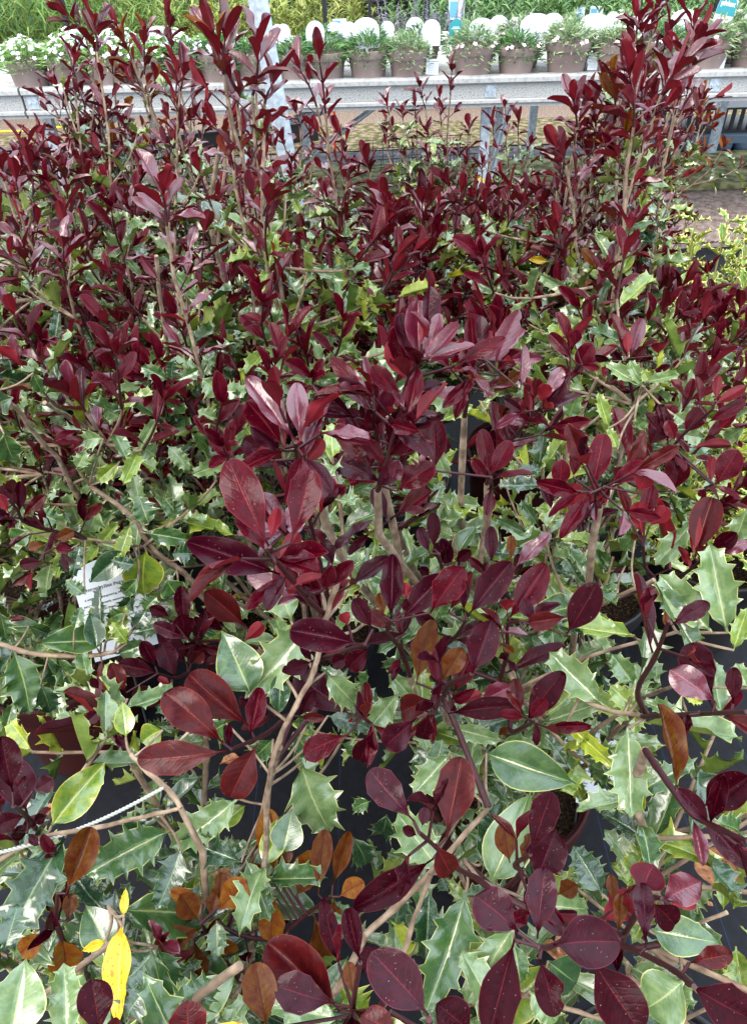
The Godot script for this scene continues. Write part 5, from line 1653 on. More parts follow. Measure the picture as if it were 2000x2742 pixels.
[0,"y",0.162,0.777,-0.368,0.198,0.767,-0.329,-0.28,0.83,0.48,0.0199],
[0,"g",0.22,0.808,-0.384,0.201,0.83,-0.402,-0.1,0.56,0.82,0.0266],
[0,"q",0.224,0.792,-0.358,0.287,0.81,-0.32,-0.04,0.92,-0.39,0.0351],
[0,"k",0.224,0.834,-0.417,0.164,0.833,-0.429,-0.06,0.98,0.2,0.028],
[0,"q",0.017,0.779,-0.404,-0.007,0.738,-0.4,-0.46,0.34,0.82,0.0308],
[0,"q",0.066,0.777,-0.396,0.099,0.757,-0.393,0.34,0.66,0.67,0.0266],
[0,"q",0.064,0.763,-0.376,0.106,0.765,-0.36,-0.22,0.84,0.49,0.0223],
[0,"g",0.105,0.762,-0.364,0.144,0.762,-0.338,-0.29,0.85,0.43,0.0319],
[2,"g",0.046,0.745,-0.35,0.053,0.764,-0.363,-0.19,0.61,0.77,0.0276],
[0,"q",0.007,0.791,-0.421,0.028,0.759,-0.415,0.37,0.4,0.84,0.0234],
[0,"q",0.302,0.831,-0.36,0.294,0.845,-0.376,-0.37,0.62,0.69,0.0212],
[0,"g",0.257,0.803,-0.352,0.223,0.802,-0.37,-0.17,0.94,0.31,0.0178],
[0,"y",0.256,0.812,-0.368,0.272,0.807,-0.364,0.05,0.71,0.71,0.0092],
[0,"q",0.068,0.795,-0.653,0.122,0.793,-0.641,-0.05,0.94,0.32,0.0257],
[0,"d",0.173,0.774,-0.615,0.138,0.784,-0.633,-0.19,0.67,0.72,0.0204],
[0,"k",0.197,0.774,-0.607,0.243,0.78,-0.588,-0.13,0.99,-0,0.0232],
[0,"d",0.185,0.782,-0.619,0.167,0.803,-0.642,-0.21,0.65,0.73,0.0188],
[0,"d",0.208,0.765,-0.595,0.224,0.747,-0.568,-0.28,0.72,0.63,0.0222],
[0,"d",0.239,0.773,-0.591,0.264,0.748,-0.585,0.12,0.35,0.93,0.0222],
[0,"q",0.336,0.812,-0.581,0.306,0.765,-0.569,-0.49,0.49,0.72,0.0339],
[0,"k",0.193,0.721,-0.554,0.196,0.753,-0.576,-0.25,0.57,0.79,0.0287],
[0,"d",0.219,0.747,-0.573,0.251,0.724,-0.566,0.15,0.49,0.86,0.0287],
[0,"k",0.109,0.747,-0.604,0.119,0.765,-0.61,-0.28,0.47,0.84,0.0235],
[0,"q",0.026,0.775,-0.639,0.015,0.741,-0.642,-0.32,0.03,0.95,0.0261],
[0,"k",0.001,0.754,-0.62,0.014,0.719,-0.618,0.25,0.15,0.96,0.0261],
[0,"q",0.015,0.727,-0.592,0.028,0.695,-0.589,0.26,0.21,0.94,0.0261],
[0,"g",0.256,0.802,-0.612,0.27,0.823,-0.613,-0.51,0.38,0.77,0.0209],
[0,"d",0.246,0.752,-0.567,0.235,0.77,-0.575,-0.06,0.37,0.93,0.0235],
[0,"q",0.385,0.838,-0.574,0.384,0.797,-0.571,-0.54,0.08,0.84,0.0287],
[0,"g",0.285,0.795,-0.592,0.277,0.765,-0.596,-0.62,0.07,0.79,0.0235],
[0,"q",0.157,0.695,-0.535,0.175,0.669,-0.536,0.37,0.22,0.9,0.0235],
[0,"g",0.145,0.676,-0.514,0.182,0.686,-0.504,-0.34,0.75,0.56,0.0235],
[0,"g",0.113,0.728,-0.583,0.1,0.751,-0.594,0.05,0.44,0.9,0.0235],
[0,"k",0.211,0.719,-0.545,0.192,0.693,-0.555,-0.75,0.34,0.57,0.0261],
[0,"g",0.274,0.768,-0.571,0.294,0.745,-0.572,0.25,0.16,0.95,0.0235],
[0,"d",0.174,0.868,-0.615,0.184,0.914,-0.636,-0.68,0.43,0.6,0.0235],
[0,"k",0.176,0.867,-0.613,0.177,0.889,-0.625,0.66,0.34,0.67,0.0117],
[0,"k",0.149,0.857,-0.612,0.148,0.874,-0.624,-0.18,0.57,0.8,0.0134],
[0,"q",0.085,0.907,-0.66,0.069,0.945,-0.671,0.02,0.27,0.96,0.0316],
[0,"k",0.075,0.902,-0.659,0.109,0.916,-0.666,-0.1,0.63,0.77,0.017],
[0,"k",0.242,0.911,-0.623,0.232,0.938,-0.647,-0.15,0.62,0.77,0.0172],
[0,"k",0.25,0.894,-0.608,0.243,0.909,-0.626,-0.34,0.64,0.69,0.0146],
[0,"g",0.267,0.915,-0.616,0.274,0.928,-0.612,-0.65,0.14,0.74,0.0194],
[0,"g",0.204,0.913,-0.639,0.21,0.938,-0.642,-0.37,0.22,0.9,0.0267],
[0,"q",0.31,0.927,-0.604,0.298,0.936,-0.608,-0.05,0.31,0.95,0.0194],
[0,"q",0.325,0.918,-0.589,0.303,0.922,-0.592,-0.02,0.51,0.86,0.0218],
[0,"k",0.201,0.868,-0.606,0.225,0.894,-0.616,-0.29,0.56,0.78,0.0218],
[0,"q",0.061,0.886,-0.649,0.082,0.849,-0.63,-0,0.46,0.89,0.0243],
[0,"k",0.048,0.876,-0.643,0.043,0.856,-0.639,-0.16,0.24,0.96,0.0146],
[0,"q",0.273,0.95,-0.637,0.239,0.961,-0.663,-0.23,0.75,0.62,0.0204],
[0,"q",0.273,0.95,-0.637,0.261,0.969,-0.656,-0.37,0.54,0.76,0.017],
[0,"q",0.274,0.954,-0.638,0.303,0.967,-0.627,-0.52,0.69,0.5,0.0156],
[0,"k",0.278,0.954,-0.637,0.271,0.966,-0.643,-0.24,0.32,0.91,0.0146],
[0,"q",0.343,0.904,-0.569,0.327,0.905,-0.572,-0.14,0.57,0.81,0.0194],
[0,"q",0.357,0.934,-0.583,0.353,0.91,-0.599,-0.86,-0.17,0.49,0.0218],
[4,"g",-0.244,0.885,-0.792,-0.271,0.905,-0.791,0.35,0.42,0.84,0.0259],
[4,"g",-0.234,0.883,-0.794,-0.205,0.892,-0.803,0.14,0.46,0.88,0.0245],
[4,"d",-0.239,0.884,-0.793,-0.232,0.909,-0.798,0.16,0.14,0.98,0.0202],
[4,"q",-0.185,0.86,-0.792,-0.199,0.886,-0.787,0.5,0.1,0.86,0.0346],
[4,"q",-0.19,0.837,-0.777,-0.205,0.853,-0.768,0.64,0.21,0.74,0.0288],
[4,"q",-0.179,0.864,-0.796,-0.153,0.866,-0.79,-0.23,0.52,0.82,0.0317],
[4,"q",-0.319,0.841,-0.736,-0.357,0.826,-0.754,-0.51,0.45,0.73,0.0317],
[4,"q",-0.322,0.828,-0.726,-0.35,0.778,-0.727,0.03,-0.04,1,0.0375],
[1,"g",-0.416,0.872,-0.707,-0.427,0.825,-0.723,0.43,-0.38,0.82,0.0375],
[4,"k",-0.303,0.815,-0.724,-0.335,0.789,-0.724,-0.18,0.22,0.96,0.0259],
[4,"q",-0.263,0.811,-0.737,-0.276,0.832,-0.731,0.61,0.18,0.77,0.0317],
[4,"q",-0.182,0.827,-0.772,-0.215,0.799,-0.788,-0.54,0.15,0.83,0.0317],
[1,"g",-0.383,0.921,-0.756,-0.384,0.892,-0.764,0.5,-0.23,0.83,0.0231],
[1,"d",-0.405,0.903,-0.734,-0.436,0.887,-0.747,-0.46,0.2,0.86,0.0317],
[4,"q",-0.298,0.856,-0.755,-0.312,0.881,-0.747,0.64,0.11,0.76,0.0288],
[4,"q",-0.249,0.819,-0.748,-0.225,0.791,-0.733,0.23,0.59,0.77,0.0259],
[4,"q",-0.349,0.82,-0.707,-0.334,0.841,-0.714,0.12,0.22,0.97,0.0231],
[4,"g",-0.294,0.691,-0.649,-0.325,0.662,-0.643,-0.16,0.34,0.93,0.028],
[1,"d",-0.338,0.647,-0.577,-0.347,0.676,-0.609,0.34,0.74,0.58,0.025],
[1,"g",-0.307,0.666,-0.616,-0.338,0.646,-0.62,-0.4,0.46,0.79,0.0265],
[4,"d",-0.296,0.704,-0.66,-0.319,0.718,-0.654,0.51,0.56,0.65,0.0235],
[1,"g",-0.362,0.669,-0.588,-0.354,0.686,-0.608,0.35,0.64,0.69,0.0206],
[4,"g",-0.351,0.694,-0.622,-0.367,0.716,-0.624,0.56,0.46,0.69,0.0235],
[1,"k",-0.306,0.641,-0.587,-0.317,0.672,-0.594,0.52,0.35,0.78,0.0265],
[9,"y",0.34,0.783,-1.346,0.303,0.784,-1.362,-0.35,0.39,0.86,0.0138],
[4,"u",0.048,0.866,-1.042,0.106,0.879,-1.051,-0.13,-0.13,-0.98,0.0277],
[4,"u",0.017,0.843,-1.032,0.005,0.869,-1.046,0.02,-0.45,-0.89,0.0209]]
const SHOOTS := [
[4,-0.168,1.156,-1.068,-0.154,1.229,-1.066,0.05,3,"r"],
[4,-0.167,1.128,-1.144,-0.196,1.217,-1.139,0.05,3,"rp"],
[4,-0.135,1.132,-1.068,-0.11,1.221,-1.047,0.05,4,"rl"],
[4,-0.121,1.122,-1.068,-0.096,1.168,-1.072,0.05,2,"r"],
[7,-0.217,1.031,-1.318,-0.193,1.067,-1.314,0.05,2,"r"],
[7,-0.304,1.067,-1.439,-0.281,1.115,-1.43,0.05,2,"r"],
[4,-0.168,1.156,-1.068,-0.175,1.206,-1.058,0.05,2,"or"],
[7,-0.467,1.109,-1.562,-0.453,1.182,-1.568,0.05,3,"rp"],
[10,-0.535,1.12,-1.736,-0.573,1.172,-1.709,0.05,3,"rp"],
[11,-0.438,1.103,-1.66,-0.456,1.161,-1.657,0.05,3,"ro"],
[11,-0.437,1.037,-1.75,-0.418,1.139,-1.77,0.05,4,"rpo"],
[11,-0.4,1.056,-1.874,-0.39,1.149,-1.869,0.05,4,"rp"],
[10,-0.568,1.044,-1.713,-0.548,1.113,-1.711,0.05,3,"r"],
[12,-0.559,1.003,-1.952,-0.546,1.056,-1.951,0.05,3,"ro"],
[11,-0.476,0.999,-1.846,-0.488,1.067,-1.843,0.05,3,"ob"],
[11,-0.344,1.029,-1.579,-0.326,1.104,-1.586,0.05,3,"r"],
[12,-0.693,0.954,-1.899,-0.722,0.994,-1.887,0.05,2,"r"],
[12,-0.668,0.938,-1.904,-0.687,1.035,-1.896,0.05,4,"r"],
[12,-0.631,0.934,-1.916,-0.626,1.02,-1.895,0.05,4,"r"],
[12,-0.605,0.918,-1.921,-0.586,1.013,-1.905,0.05,3,"ro"],
[12,-0.553,0.881,-1.928,-0.549,0.931,-1.92,0.05,3,"r"],
[12,-0.577,0.798,-2.047,-0.567,0.87,-2.052,0.05,3,"rl"],
[12,-0.523,0.793,-2.06,-0.511,0.864,-2.051,0.05,3,"rl"],
[12,-0.489,0.795,-2.069,-0.478,0.848,-2.069,0.05,3,"r"],
[12,-0.619,0.803,-2.036,-0.608,0.858,-2.023,0.05,3,"rl"],
[12,-0.445,0.786,-2.076,-0.438,0.843,-2.063,0.05,3,"r"],
[12,-0.402,0.853,-2.102,-0.374,0.937,-2.092,0.05,3,"rl"],
[12,-0.424,0.855,-2.098,-0.408,0.916,-2.101,0.05,3,"r"],
[7,-0.55,0.944,-1.413,-0.555,1.025,-1.411,0.05,4,"rl"],
[10,-0.649,0.93,-1.553,-0.663,0.96,-1.547,0.05,3,"rl"],
[10,-0.598,0.903,-1.672,-0.627,0.953,-1.65,0.05,3,"rl"],
[7,-0.559,0.955,-1.259,-0.543,1.016,-1.262,0.05,3,"rl"],
[7,-0.511,0.926,-1.343,-0.497,1.007,-1.34,0.05,4,"rlb"],
[10,-0.596,0.904,-1.47,-0.583,0.959,-1.47,0.05,3,"rl"],
[10,-0.548,0.869,-1.574,-0.542,0.915,-1.565,0.05,3,"rb"],
[10,-0.545,0.83,-1.668,-0.544,0.874,-1.673,0.05,3,"rl"],
[7,-0.598,0.966,-1.319,-0.591,1.003,-1.314,0.05,3,"l"],
[12,-0.603,0.904,-1.918,-0.582,0.957,-1.933,0.05,3,"rb"],
[10,-0.749,0.885,-1.861,-0.721,0.927,-1.879,0.05,3,"r"],
[12,-0.642,0.881,-1.9,-0.638,0.922,-1.89,0.05,3,"ro"],
[4,-0.218,1.053,-0.838,-0.21,1.124,-0.833,0.05,3,"rl"],
[4,-0.259,0.998,-1.008,-0.241,1.058,-1.017,0.05,2,"lr"],
[7,-0.396,0.863,-1.221,-0.385,0.922,-1.233,0.05,3,"rp"],
[7,-0.499,0.829,-1.481,-0.509,0.853,-1.475,0.05,2,"r"],
[7,-0.431,0.862,-1.428,-0.437,0.898,-1.42,0.05,3,"rl"],
[11,-0.325,0.863,-1.54,-0.317,0.921,-1.531,0.05,3,"r"],
[11,-0.289,0.816,-1.625,-0.289,0.847,-1.629,0.05,2,"r"],
[8,-0.053,1.059,-1.285,-0.058,1.17,-1.262,0.05,3,"rl"],
[8,-0.072,1.045,-1.398,-0.108,1.135,-1.392,0.05,3,"rl"],
[11,-0.137,0.898,-1.88,-0.15,0.963,-1.865,0.05,3,"r"],
[11,-0.031,0.91,-1.677,-0.048,0.945,-1.675,0.05,2,"l"],
[13,-0.24,0.75,-2.264,-0.261,0.786,-2.267,0.05,3,"rl"],
[13,-0.23,0.709,-2.442,-0.24,0.743,-2.433,0.05,3,"rl"],
[13,-0.312,0.708,-2.432,-0.322,0.739,-2.433,0.05,3,"r"],
[11,-0.079,0.772,-1.735,-0.081,0.813,-1.733,0.05,3,"rl"],
[11,-0.029,0.843,-1.659,-0.017,0.891,-1.663,0.05,3,"rl"],
[11,0.019,0.858,-1.663,0.011,0.89,-1.664,0.05,3,"l"],
[13,-0.137,0.767,-2.277,-0.14,0.804,-2.27,0.05,2,"r"],
[11,-0.315,0.743,-1.698,-0.325,0.773,-1.7,0.05,3,"r"],
[11,-0.387,0.755,-1.687,-0.369,0.798,-1.688,0.05,3,"rb"],
[13,-0.216,0.598,-2.48,-0.197,0.641,-2.469,0.047,3,"r"],
[11,-0.471,0.803,-1.683,-0.486,0.832,-1.669,0.05,3,"r"],
[9,0.345,1.026,-1.289,0.324,1.097,-1.289,0.05,4,"rl"],
[9,0.406,0.998,-1.398,0.386,1.064,-1.397,0.05,4,"r"],
[9,0.421,1.025,-1.4,0.399,1.097,-1.395,0.05,3,"rp"],
[5,0.372,1.065,-1.177,0.345,1.143,-1.166,0.05,3,"ob"],
[5,0.366,1.075,-1.084,0.337,1.171,-1.079,0.05,4,"rp"],
[5,0.403,1.077,-1.17,0.389,1.126,-1.167,0.05,3,"rl"],
[5,0.394,1.113,-1.083,0.416,1.173,-1.08,0.05,4,"rl"],
[5,0.449,1.135,-1.166,0.459,1.192,-1.143,0.05,4,"rl"],
[9,0.498,1.109,-1.552,0.489,1.156,-1.557,0.05,3,"rl"],
[9,0.555,1.118,-1.627,0.553,1.152,-1.63,0.05,3,"r"],
[9,0.511,1.092,-1.545,0.495,1.141,-1.538,0.05,2,"r"],
[9,0.533,1.121,-1.381,0.533,1.171,-1.387,0.05,2,"r"],
[9,0.434,0.965,-1.381,0.425,1.001,-1.385,0.05,3,"rp"],
[5,0.319,0.987,-1.227,0.295,1.025,-1.237,0.05,3,"rp"],
[9,0.356,0.913,-1.388,0.351,0.991,-1.377,0.05,3,"pr"],
[9,0.545,0.953,-1.503,0.534,0.992,-1.502,0.05,3,"rp"],
[15,0.74,0.932,-1.876,0.739,0.969,-1.872,0.05,3,"r"],
[15,0.829,0.865,-1.976,0.812,0.934,-1.995,0.05,4,"ro"],
[15,0.837,0.902,-1.981,0.862,0.914,-1.969,0.05,1,"r"],
[16,0.996,0.754,-2.327,1.018,0.792,-2.31,0.047,3,"o"],
[16,0.99,0.674,-2.307,1.003,0.713,-2.297,0.047,3,"o"],
[16,1.044,0.696,-2.29,1.046,0.715,-2.285,0.043,2,"o"],
[15,0.774,0.803,-1.982,0.771,0.847,-1.971,0.05,3,"rl"],
[9,0.497,1.028,-1.376,0.481,1.063,-1.372,0.05,3,"rp"],
[9,0.39,0.963,-1.394,0.378,0.998,-1.4,0.05,3,"rp"],
[9,0.459,0.97,-1.374,0.462,1.004,-1.368,0.05,3,"rp"],
[15,0.728,0.892,-1.872,0.717,0.928,-1.881,0.05,3,"lr"],
[9,0.45,1.075,-1.402,0.446,1.108,-1.397,0.05,2,"p"],
[9,0.547,1.093,-1.533,0.549,1.142,-1.523,0.05,2,"l"],
[9,0.435,0.992,-1.548,0.422,1.022,-1.55,0.05,3,"ro"],
[14,0.202,0.781,-2.529,0.172,0.876,-2.511,0.049,4,"rl"],
[14,0.251,0.866,-2.29,0.252,0.959,-2.278,0.05,3,"r"],
[14,0.091,0.765,-2.532,0.072,0.832,-2.541,0.046,3,"rl"],
[14,0.133,0.752,-2.527,0.126,0.813,-2.533,0.046,3,"rl"],
[14,0.251,0.733,-2.513,0.241,0.843,-2.521,0.047,4,"rl"],
[14,0.211,0.665,-2.431,0.19,0.704,-2.433,0.05,3,"r"],
[14,0.334,0.708,-2.497,0.332,0.758,-2.503,0.049,3,"rl"],
[14,0.308,0.647,-2.484,0.292,0.717,-2.495,0.049,3,"lr"],
[16,0.45,0.709,-2.479,0.43,0.822,-2.477,0.049,4,"rl"],
[14,0.41,0.709,-2.486,0.398,0.777,-2.49,0.049,3,"rl"],
[16,0.484,0.709,-2.473,0.473,0.789,-2.454,0.049,3,"r"],
[16,0.513,0.668,-2.456,0.522,0.713,-2.455,0.043,3,"r"],
[14,0.369,0.623,-2.4,0.365,0.683,-2.395,0.05,3,"rl"],
[16,0.431,0.606,-2.385,0.421,0.644,-2.388,0.05,3,"r"],
[14,0.083,0.705,-2.517,0.083,0.737,-2.517,0.043,2,"r"],
[14,0.209,0.697,-2.508,0.201,0.743,-2.501,0.047,3,"r"],
[14,0.175,0.733,-2.52,0.165,0.826,-2.496,0.047,3,"r"],
[14,0.344,0.61,-2.469,0.321,0.661,-2.478,0.047,2,"l"],
[14,0.267,0.604,-2.408,0.263,0.66,-2.396,0.05,3,"lb"],
[8,0.036,0.884,-1.178,0.041,0.974,-1.171,0.05,5,"pr"],
[8,0.065,0.878,-1.229,0.061,0.94,-1.221,0.05,4,"p"],
[8,0.094,0.902,-1.182,0.089,0.989,-1.169,0.05,4,"pl"],
[8,0.133,0.851,-1.406,0.148,0.895,-1.406,0.05,3,"lr"],
[8,0.024,0.899,-1.238,0.019,0.967,-1.248,0.05,4,"pr"],
[8,0.114,0.827,-1.265,0.115,0.882,-1.256,0.05,3,"p"],
[9,0.41,0.772,-1.688,0.371,0.818,-1.697,0.05,3,"rp"],
[15,0.389,0.712,-1.789,0.36,0.777,-1.784,0.05,3,"rp"],
[9,0.448,0.694,-1.65,0.43,0.749,-1.651,0.05,3,"pb"],
[9,0.397,0.749,-1.683,0.399,0.8,-1.677,0.05,3,"rl"],
[9,0.466,0.767,-1.38,0.455,0.836,-1.37,0.05,4,"lp"],
[9,0.542,0.751,-1.436,0.533,0.789,-1.431,0.05,4,"rp"],
[16,0.947,0.493,-2.265,0.921,0.542,-2.265,0.049,3,"rb"],
[16,0.981,0.509,-2.256,0.975,0.54,-2.262,0.047,3,"rb"],
[15,0.265,0.66,-1.841,0.262,0.699,-1.839,0.048,3,"ro"],
[9,0.538,0.84,-1.471,0.52,0.883,-1.469,0.05,2,"r"],
[9,0.461,0.783,-1.678,0.466,0.82,-1.681,0.05,3,"lp"],
[14,0.396,0.602,-2.196,0.381,0.643,-2.206,0.05,3,"rl"],
[7,-0.451,0.881,-1.088,-0.433,0.973,-1.086,0.05,4,"lr"],
[6,-0.538,0.874,-1.17,-0.537,0.93,-1.158,0.05,3,"rl"],
[6,-0.644,0.761,-1.304,-0.638,0.788,-1.301,0.05,3,"r"],
[7,-0.4,0.836,-1.276,-0.386,0.899,-1.266,0.05,3,"lr"],
[7,-0.419,0.743,-1.385,-0.411,0.812,-1.378,0.05,3,"lr"],
[7,-0.343,0.752,-1.41,-0.322,0.808,-1.401,0.05,3,"lp"],
[7,-0.273,0.728,-1.261,-0.261,0.774,-1.256,0.05,3,"pr"],
[7,-0.282,0.66,-1.277,-0.275,0.7,-1.272,0.038,2,"r"],
[11,-0.248,0.66,-1.69,-0.241,0.692,-1.689,0.045,2,"r"],
[11,-0.107,0.678,-1.596,-0.098,0.731,-1.601,0.05,3,"rl"],
[8,-0.059,0.71,-1.517,-0.061,0.757,-1.519,0.05,3,"rl"],
[8,-0.022,0.798,-1.257,-0.004,0.86,-1.251,0.05,3,"rp"],
[7,-0.533,0.66,-1.368,-0.522,0.733,-1.364,0.047,4,"rl"],
[6,-0.588,0.749,-1.16,-0.584,0.782,-1.16,0.05,3,"r"],
[6,-0.597,0.66,-1.264,-0.594,0.705,-1.26,0.05,3,"l"],
[6,-0.612,0.715,-1.129,-0.603,0.74,-1.13,0.05,3,"rp"],
[6,-0.626,0.66,-1.185,-0.609,0.697,-1.184,0.048,3,"rb"],
[4,-0.342,0.862,-0.764,-0.352,0.923,-0.75,0.05,3,"lp"],
[4,-0.361,0.735,-0.99,-0.363,0.794,-0.998,0.05,3,"lr"],
[7,-0.432,0.66,-1.127,-0.439,0.699,-1.115,0.038,2,"r"],
[4,-0.335,0.694,-0.973,-0.318,0.759,-0.975,0.05,4,"lp"],
[4,-0.308,0.66,-1.003,-0.278,0.727,-1.01,0.048,4,"pr"],
[1,-0.5,0.66,-0.983,-0.499,0.692,-0.986,0.038,3,"r"],
[1,-0.456,0.66,-0.915,-0.463,0.707,-0.904,0.037,3,"rm"],
[4,-0.353,0.719,-0.876,-0.342,0.776,-0.872,0.05,3,"mp"],
[4,-0.28,0.732,-0.864,-0.306,0.785,-0.846,0.05,3,"pl"],
[4,-0.18,0.707,-1.077,-0.183,0.795,-1.068,0.05,4,"pl"],
[4,-0.085,0.798,-0.946,-0.088,0.872,-0.939,0.05,4,"lp"],
[4,-0.068,0.66,-1.132,-0.058,0.701,-1.138,0.046,3,"pl"],
[4,-0.175,0.66,-1.125,-0.165,0.718,-1.131,0.044,3,"pb"],
[4,-0.247,0.66,-0.956,-0.239,0.687,-0.96,0.033,3,"rl"],
[4,-0.246,0.66,-1.093,-0.247,0.697,-1.084,0.032,3,"r"],
[7,-0.361,0.66,-1.364,-0.353,0.697,-1.358,0.038,3,"r"],
[7,-0.633,0.687,-1.369,-0.63,0.729,-1.372,0.05,3,"l"],
[7,-0.426,0.66,-1.287,-0.423,0.695,-1.291,0.042,3,"br"],
[7,-0.505,0.66,-1.161,-0.499,0.697,-1.161,0.039,3,"br"],
[6,-0.634,0.754,-1.219,-0.628,0.783,-1.221,0.05,3,"rl"],
[11,-0.182,0.66,-1.646,-0.167,0.705,-1.635,0.049,3,"rl"],
[11,-0.274,0.66,-1.501,-0.272,0.697,-1.497,0.046,3,"rl"],
[4,-0.281,0.66,-0.928,-0.269,0.693,-0.935,0.043,3,"lp"],
[1,-0.502,0.66,-0.907,-0.496,0.718,-0.914,0.042,2,"m"],
[8,0.029,0.762,-1.24,0.031,0.871,-1.249,0.05,4,"pr"],
[8,0.056,0.779,-1.313,0.049,0.831,-1.32,0.05,3,"rp"],
[8,0.087,0.854,-1.163,0.088,0.92,-1.152,0.05,3,"r"],
[8,0.134,0.736,-1.438,0.161,0.806,-1.419,0.05,3,"lp"],
[8,0.027,0.716,-1.357,0.024,0.78,-1.344,0.05,3,"p"],
[5,0.38,0.812,-1.083,0.351,0.905,-1.087,0.05,4,"pb"],
[5,0.408,0.783,-1.182,0.42,0.855,-1.179,0.05,3,"rb"],
[5,0.438,0.8,-1.179,0.451,0.871,-1.184,0.05,3,"rp"],
[5,0.486,0.765,-1.214,0.482,0.844,-1.218,0.05,3,"rb"],
[5,0.492,0.793,-1.154,0.494,0.848,-1.153,0.05,3,"lr"],
[5,0.505,0.798,-1.151,0.526,0.839,-1.144,0.05,3,"lr"],
[9,0.613,0.68,-1.28,0.607,0.736,-1.278,0.05,4,"rb"],
[5,0.586,0.66,-1.198,0.579,0.705,-1.199,0.048,3,"pb"],
[5,0.593,0.734,-1.15,0.584,0.793,-1.139,0.05,4,"rb"],
[5,0.621,0.752,-1.145,0.622,0.8,-1.147,0.05,3,"lr"],
[9,0.286,0.66,-1.5,0.286,0.703,-1.493,0.043,3,"rl"],
[9,0.255,0.66,-1.56,0.251,0.689,-1.564,0.039,2,"r"],
[9,0.22,0.66,-1.517,0.219,0.68,-1.517,0.043,3,"rb"],
[9,0.324,0.66,-1.391,0.318,0.706,-1.386,0.048,4,"lb"],
[9,0.397,0.66,-1.48,0.39,0.703,-1.473,0.048,3,"pr"],
[9,0.423,0.66,-1.489,0.43,0.693,-1.481,0.044,3,"l"],
[9,0.323,0.66,-1.268,0.307,0.696,-1.272,0.049,3,"br"],
[5,0.346,0.66,-1.232,0.346,0.719,-1.233,0.042,3,"lb"],
[9,0.429,0.66,-1.297,0.418,0.695,-1.293,0.039,3,"l"],
[8,0.176,0.66,-1.373,0.17,0.687,-1.367,0.04,3,"rl"],
[9,0.548,0.66,-1.288,0.54,0.697,-1.289,0.045,3,"pb"],
[9,0.459,0.809,-1.319,0.443,0.857,-1.323,0.05,3,"l"],
[9,0.371,0.66,-1.397,0.375,0.691,-1.393,0.039,2,"m"],
[9,0.292,0.66,-1.364,0.278,0.706,-1.359,0.042,3,"pl"],
[9,0.248,0.66,-1.367,0.235,0.703,-1.368,0.042,3,"bl"],
[5,0.656,0.66,-1.21,0.656,0.702,-1.199,0.047,3,"b"],
[5,0.42,0.66,-1.227,0.423,0.705,-1.219,0.042,3,"p"]]
const TWINE := [
[-0.323,0.752,-0.28],
[-0.187,0.761,-0.329]]

var rng := RandomNumberGenerator.new()
var M := {}
var leaf_shapes := {}
var top_of := {}
var under_of := {}
var shrubs := []
var used := {}
var grown := {}
var tally := {}
var extra := {}


